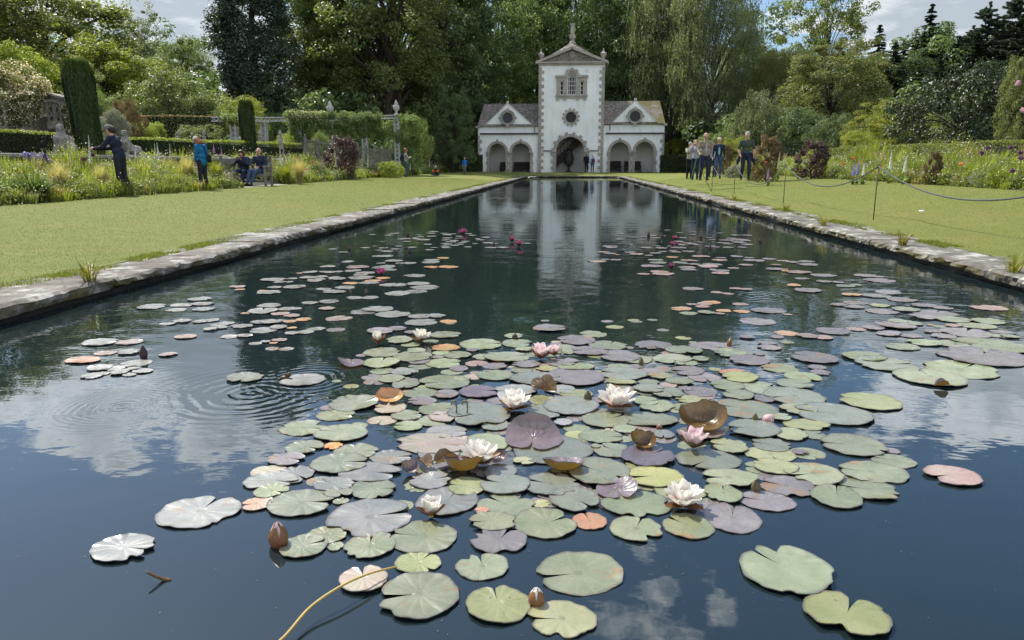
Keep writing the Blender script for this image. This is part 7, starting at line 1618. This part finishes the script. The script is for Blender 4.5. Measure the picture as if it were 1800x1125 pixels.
p = Vector((gx(457, Y-.05), Y+.02, bz)); seated('balding man in navy anorak and jeans seated at the right end of the bench', p, R(176), J=dict(elL=(-.27,.14,.76), elR=(.27,.12,.76), haL=(-.07,.30,.66), haR=(.06,.30,.67), knL=(-.02,.46,.53), knR=(.20,.46,.53), anL=(.10,.58,.10), anR=(.24,.60,.12), pel=(0,-.02,.55)), H=1.78, top=navy2, legs=jean, hair='grey', hairstyle='bald', look=(-.1,1,0), bulk=1.18, feet=shoe, voxel=.011, grip=.6)
mb = MB(); mb.box((0,0,.15), (.24,.2,.3), bevel=.05); mb.tube([(-.06,0,.3),(-.05,0,.4),(.05,0,.4),(.06,0,.3)], .012, 6)
tag(mb.build('bag', capd, None, loc=(gx(419, 26.8), 26.8, bz)), 'dark bag on the paving at the feet of the seated woman', 'bag')
# visitor with backpack
Y = 46.0; x = gx(714, Y, 310); z = at(714, 312, Y).z
o = person('visitor in pale jacket and jeans with blue backpack standing at the left border', (x, Y, z), R(-72), 1.74, dict(elL=(-.24,.10,1.18), elR=(.22,.14,1.16), haL=(-.06,.25,1.24), haR=(.08,.26,1.20)), cream, jean, 'auburn', 'bob', look=(-.25,1,0), voxel=.014)
mb = MB(); mb.box((0,-.24,1.20), (.28,.18,.42), bevel=.05); mb.box((0,-.33,1.12), (.2,.06,.2), bevel=.02); mb.tube([(-.12,-.14,1.38),(-.14,.0,1.44),(-.13,.10,1.32)], .016, 6); mb.tube([(.12,-.14,1.38),(.14,.0,1.44),(.13,.10,1.32)], .016, 6); mb.build('backpack', navy, o)
# person sitting on the grass
Y = 52.0; x = gx(767, Y, 307); z = at(767, 309.3, Y).z
person('child in dark clothes and orange seated cross-legged on the far lawn', (x, Y, z), R(170), 1.35, dict(pel=(0,0,.14), wai=(0,.03,.28), che=(0,.09,.46), nec=(0,.13,.64), head=(0,.19,.78), shL=(-.18,.10,.58), shR=(.18,.10,.58), elL=(-.27,.18,.36), elR=(.27,.18,.36), haL=(-.06,.34,.42), haR=(.08,.34,.42), hiL=(-.1,.03,.13), hiR=(.1,.03,.13), knL=(-.36,.26,.16), knR=(.36,.26,.16), anL=(.08,.38,.09), anR=(-.08,.46,.09)), navy2, jeand, 'brown', 'short', look=(-.1,.85,-.5), hat=capw, bulk=1.15, voxel=.015, inner=orange_c, sleeve=orange_c)
# child in blue
Y = 58.0; x = gx(817, Y, 303); z = at(817, 306.5, Y).z
person('child in bright blue top walking across the far left lawn', (x, Y, z), R(178), 1.27, dict(knL=(-.08,.08,.52), anL=(-.08,.03,.12), anR=(.08,-.12,.10)), blu, grey, 'blond', 'short', voxel=.016)
# two at the tower
Y = 73.2; x = gx(1030.5, Y, 300); z = Z(x, Y)+.01
person('person in black jacket and pale hat entering the central arch', (x, Y, z), R(-10), 1.78, dict(knL=(-.09,.08,.52), anL=(-.09,.05,.12)), blk, blk, 'dark', 'short', hat=capw, voxel=.017, bulk=1.05)
x = gx(1041, Y, 300); o = person('person in light blue jacket with plum rucksack beside the central arch', (x, Y-.2, z), R(15), 1.64, {}, ltb, jean, 'blond', 'bob', voxel=.017)
mb = MB(); mb.box((0,-.22,1.2), (.26,.16,.36), bevel=.04); mb.build('rucksack', plum, o)
# walkers on the right
Y = 29.0
def walker(label, px, pyf, Y, **kw): kw['H'] *= .955; x = gx(px, Y, 315); return person(label, (x, Y, at(px, pyf, Y).z), **kw)
walker('older man in beige jacket and dark jeans walking toward the viewer with a stick', 1237, 319, 28.0, rz=R(186), H=1.79, J=dict(haR=(.26,.20,1.02), elR=(.26,.02,1.14), haL=(-.20,.12,.98), elL=(-.25,-.02,1.14), knL=(-.10,.10,.52), anL=(-.10,.08,.12), anR=(.10,-.16,.11)), top=beige, legs=jeand, hair='grey', hairstyle='bald', bulk=1.08, hem=.02, inner=lilac, look=(.1,.95,-.3), feet=shoe, voxel=.0125, grip=.8)
x = gx(1221, 27.6, 315); mb = MB(); z0 = at(1214, 321, 27.6).z; mb.tube([(gx(1214, 27.6), 27.55, z0), (gx(1225.5, 27.6), 27.72, z0+.98)], .011, 6); mb.tube([(gx(1225.5, 27.6), 27.72, z0+.95), (gx(1226, 27.6), 27.72, z0+1.06)], .017, 6)
tag(mb.build('walking_stick', mat('green_metal', (.05,.20,.06), (.04,.15,.05), .4, 5)), 'thin green walking stick held by the older man', 'stick')
walker('woman in navy quilted gilet and light blue top walking second from the right', 1261, 314.5, 31.0, rz=R(176), H=1.68, J=dict(knR=(.09,.12,.54), anR=(.09,-.02,.16), haL=(-.25,.06,.90), haR=(.25,.06,.90)), top=navy2, legs=jean, hair='blond', hairstyle='short', inner=aqua, look=(-.05,.95,-.3), feet=shoeb, voxel=.0125)
o = walker('man in dark green shirt with jacket tied round his waist walking at the right', 1309, 318.5, 27.8, rz=R(176), H=1.80, J=dict(knL=(-.12,.10,.52), anL=(-.12,.10,.12), anR=(.12,-.12,.12), elL=(-.28,-.02,1.14), elR=(.28,-.02,1.14), haL=(-.25,.10,.92), haR=(.22,.12,.93)), top=grn, legs=jeand, hair='grey', hairstyle='short', look=(.55,.85,-.05), bulk=1.1, feet=shoe, voxel=.0125, forearm=skin)
pr = [((0,.13,.98), .035, (0,.15,.90), .05, 0, (1,1,1))]
for s in (-1, 1): pr += [((s*.17,.05,1.0), .045, (0,.15,.99), .035, 0, (1,1,1)), ((s*.19,-.02,.99), .05, (s*.27,.02,.75), .075, 0, (1,.6,1)), ((s*.27,.02,.75), .07, (s*.30,.03,.62), .04, 0, (1,.6,1))]
pr += [((-.17,-.06,1.0), .05, (.17,-.06,1.0), .05, 0, (1,1,1)), ((-.1,-.14,.9), .07, (.1,-.14,.9), .07, 0, (1,.6,1))]
fuse('tied_jacket', pr, [jeand], .013, o, 2)
walker('woman in lilac jacket raising a camera behind the older man', 1221, 316.5, 31.5, rz=R(160), H=1.66, J=dict(elR=(.24,.2,1.30), elL=(-.24,.2,1.30), haR=(.06,.24,1.56), haL=(-.05,.24,1.56)), top=lilac, legs=jeand, hair='auburn', hairstyle='short', voxel=.0135, grip=.9)
walker('leftmost walker in pale jacket with hands raised behind the group', 1211, 315, 33.5, rz=R(195), H=1.64, J=dict(elR=(.24,.18,1.28), elL=(-.24,.18,1.28), haR=(.10,.24,1.54), haL=(-.05,.24,1.54)), top=cream, legs=blk, hair='grey', hairstyle='short', voxel=.0135, grip=.9)
walker('walker in denim mostly hidden between the older man and the woman in the gilet', 1250, 312, 35.0, rz=R(180), H=1.66, J={}, top=ltb, legs=jeand, hair='brown', hairstyle='short', voxel=.015)
# visitor on the steps
Y = 31.8; p = at(70, 211, Y); person('visitor in dark jacket and jeans coming down the stone steps', (p.x, Y, p.z), R(180), 1.75, dict(knL=(-.09,.08,.54), anL=(-.09,.02,.16)), navy2, jean, 'brown', 'short', voxel=.014, bulk=1.05)
# dark bird-like ornament against the near hedge
b = at(78, 262, 18.5); mb = MB(); mb.tube([(0,0,-.3),(0,0,0)], .02, 6); mb.ball((0,0,.12), .07, 2, (.9,.8,1.5)); mb.ball((0,0,.27), .04, 2); mb.tube([(0,0,.27),(.05,-.01,.26)], [.016,.004], 5)
tag(mb.build('garden_ornament', blk, None, True, loc=b), 'small black ornament on a stake against the nearer hedge', 'ornament')

# ---------------- sphinxes on the terrace wall
statue_m = mat('weathered_statue', (.30,.295,.27), (.17,.165,.15), .9, 5, .2, bump=.6, bscale=14, bdist=.02, stain=((.09,.085,.07), 9, .52, .68))
def sphinx(px, pyt, pyb, Y, rz, label, s):
    b = at(px, pyb, Y); o = empty('stone_sphinx', (b.x, Y, TW), rz, label, 'statue', 'stone sphinxes on the terrace wall'); I = (1,1,1)
    hh = at(px, pyt, Y).z-TW; k = hh/.95; q = lambda *v: tuple(c*k for c in v)
    pr = [(q(0,-.14,.20), .20*k, q(0,.08,.27), .19*k, 0, I), (q(0,.08,.27), .19*k, q(0,.20,.48), .155*k, 0, (1.15,1,1)), (q(0,.20,.48), .15*k, q(0,.22,.58), .12*k, 0, (1.35,.9,1)), (q(0,.22,.60), .07*k, q(0,.235,.72), .055*k, 0, I),
          (q(0,.25,.80), .090*k, q(0,.25,.83), .095*k, 0, (.9,1,1.1)), (q(0,.21,.82), .11*k, q(0,.14,.62), .075*k, 0, (1.05,.8,1)), (q(0,.335,.79), .018*k, q(0,.345,.775), .02*k, 0, I)]
    for sg in (-1, 1):
        pr += [(q(sg*.16,.20,.52), .075*k, q(sg*.16,.24,.28), .065*k, 0, I), (q(sg*.16,.24,.28), .065*k, q(sg*.15,.30,.07), .055*k, 0, I), (q(sg*.15,.28,.06), .055*k, q(sg*.15,.46,.05), .055*k, 0, I),
               (q(sg*.17,-.16,.22), .15*k, q(sg*.20,-.02,.14), .12*k, 0, I), (q(sg*.20,-.22,.06), .06*k, q(sg*.20,.05,.05), .055*k, 0, I), (q(sg*.085,.33,.50), .06*k, q(sg*.085,.34,.49), .06*k, 0, I), (q(sg*.08,.22,.78), .035*k, q(sg*.11,.18,.62), .04*k, 0, I)]
    pr += [(q(.10,-.42,.10), .04*k, q(.22,-.30,.08), .03*k, 0, I)]
    fuse('figure', pr, [statue_m], .016, o, 2)
    mb = MB(); mb.box((0, .02*k, -.0+.02), (.5*k, 1.1*k, .06), bevel=.01); mb.build('plinth', statue_m, o)
    return o
sphinx(114, 217, 270, 21.3, R(-158), 'nearer stone sphinx with shell-like drapery between hedge and cypress', 1)
sphinx(231, 228, 273, 24.6, R(165), 'farther stone sphinx with long hair behind the man in navy', 1)

# ---------------- rope barrier on the right lawn
iron = mat('rusty_iron', (.075,.045,.03), (.045,.03,.022), .7, 30, .4, metal=.3); ropem = mat('rope_grey', (.075,.08,.09), (.05,.055,.06), .7, 60, .3, bump=.8, bscale=90, bdist=.004)
tops = []
def rpost(px, pyb, H, label, lean=0):
    base = None
    for i in range(40):                                        # walk to where the sight line meets the lawn
        z = .2 if base is None else Z(base.x, base.y); base = gnd(px, pyb, z)
    o = empty('rope_post', base, 0, label, 'post', 'thin iron rope posts on the right lawn')
    mb = MB(); mb.tube([(0,0,-.1), (lean,0,H-.03)], .0085, 8); mb.build('rod', iron, o, True)
    mb = MB(); mb.tube([(lean+.022*math.cos(a), 0, H-.005+.022*math.sin(a)) for a in [math.radians(x) for x in range(-60, 250, 20)]], .006, 6); mb.build('ring', iron, o, True)
    tops.append(base+Vector((lean, 0, H-.01))); return base
h1 = rpost(1535, 387, .885, 'nearest rope post with a ring top')
rpost(1377, 357, .885, 'second rope post from the right edge'); rpost(1290, 342, .885, 'third rope post from the right edge'); rpost(1251, 336, .885, 'upright rope post next to the leaning one')
rpost(1253, 337, .88, 'leaning rope post farthest along the pool', -.50)
u_ = (tops[0]-tops[1]); nb = Vector((tops[0].x+.25, tops[0].y-5.2, tops[0].z))
o = empty('rope_post', (nb.x, nb.y, Z(nb.x, nb.y)), 0, 'rope post just outside the right edge', 'post', 'thin iron rope posts on the right lawn'); mb = MB(); mb.tube([(0,0,-.1),(0,0,nb.z-Z(nb.x, nb.y)+.01)], .0085, 8); mb.build('rod', iron, o)
def rope(a, b, sag, label):
    pts = [a.lerp(b, i/28)-Vector((0,0,sag*4*(i/28)*(1-i/28))) for i in range(29)]; mb = MB(); mb.tube(pts, .011, 8); tag(mb.build('rope', ropem, None, True), label, 'rope', 'sagging ropes between the posts')
rope(tops[0], nb, .42, 'nearest rope span running out of the right edge'); rope(tops[1], tops[0], .40, 'rope span between the nearest and the second post'); rope(tops[2], tops[1], .50, 'rope span between the second and the third post'); rope(tops[3], tops[2], .34, 'short rope span between the third post and the one by the leaning post')
# scraps on the lawn
for px, py, lb in ((1620,372,'white scrap lying on the near right lawn'),(1333,318.5,'small white scrap by the feet of the man in green')):
    b = gnd(px, py, .27 if px > 1500 else .33); b = gnd(px, py, Z(b.x, b.y)); b = gnd(px, py, Z(b.x, b.y)+.01); mb = MB(); mb.box((0,0,.012), (.09,.05,.012), rz=.3, rx=.2, bevel=.004); mb.box((.03,.01,.02), (.05,.03,.008), rz=.9, ry=.4); tag(mb.build('litter', mat('paper_white', (.75,.75,.72), (.7,.7,.66), .8, 9), None, loc=b), lb, 'litter')
# tufts and weeds hanging over the stones
gd = np.random.default_rng(55)
for px, py, side, lb in ((210,498,-1,'grass tuft drooping over the left edging stones near the front'),(1690,480,1,'mossy tuft hanging from the right edging near the front'),(1322,372,1,'weed rooted between the right edging stones midway'),(1510,432,1,'dry weed sprouting from the right edging at the waterline'),(1440,398,1,'leafy weed on the right edging behind the near post'),(1285,352,1,'weed tuft on the right edging by the third post')):
    b = gnd(px, py, .12); b.x = -3.86 if side < 0 else (3.84 if py > 380 else 4.3); V, T = leafblades(gd, 70, .13, .16, .004, .06, .9)
    tag(link('weed_tuft', npmesh('weed', V, np.arange(len(V)).reshape(-1,4), leafmat('weed_leaf', (.10,.12,.02), (.24,.20,.05), .35), T), None, (b.x, b.y, .125)), lb, 'weed')
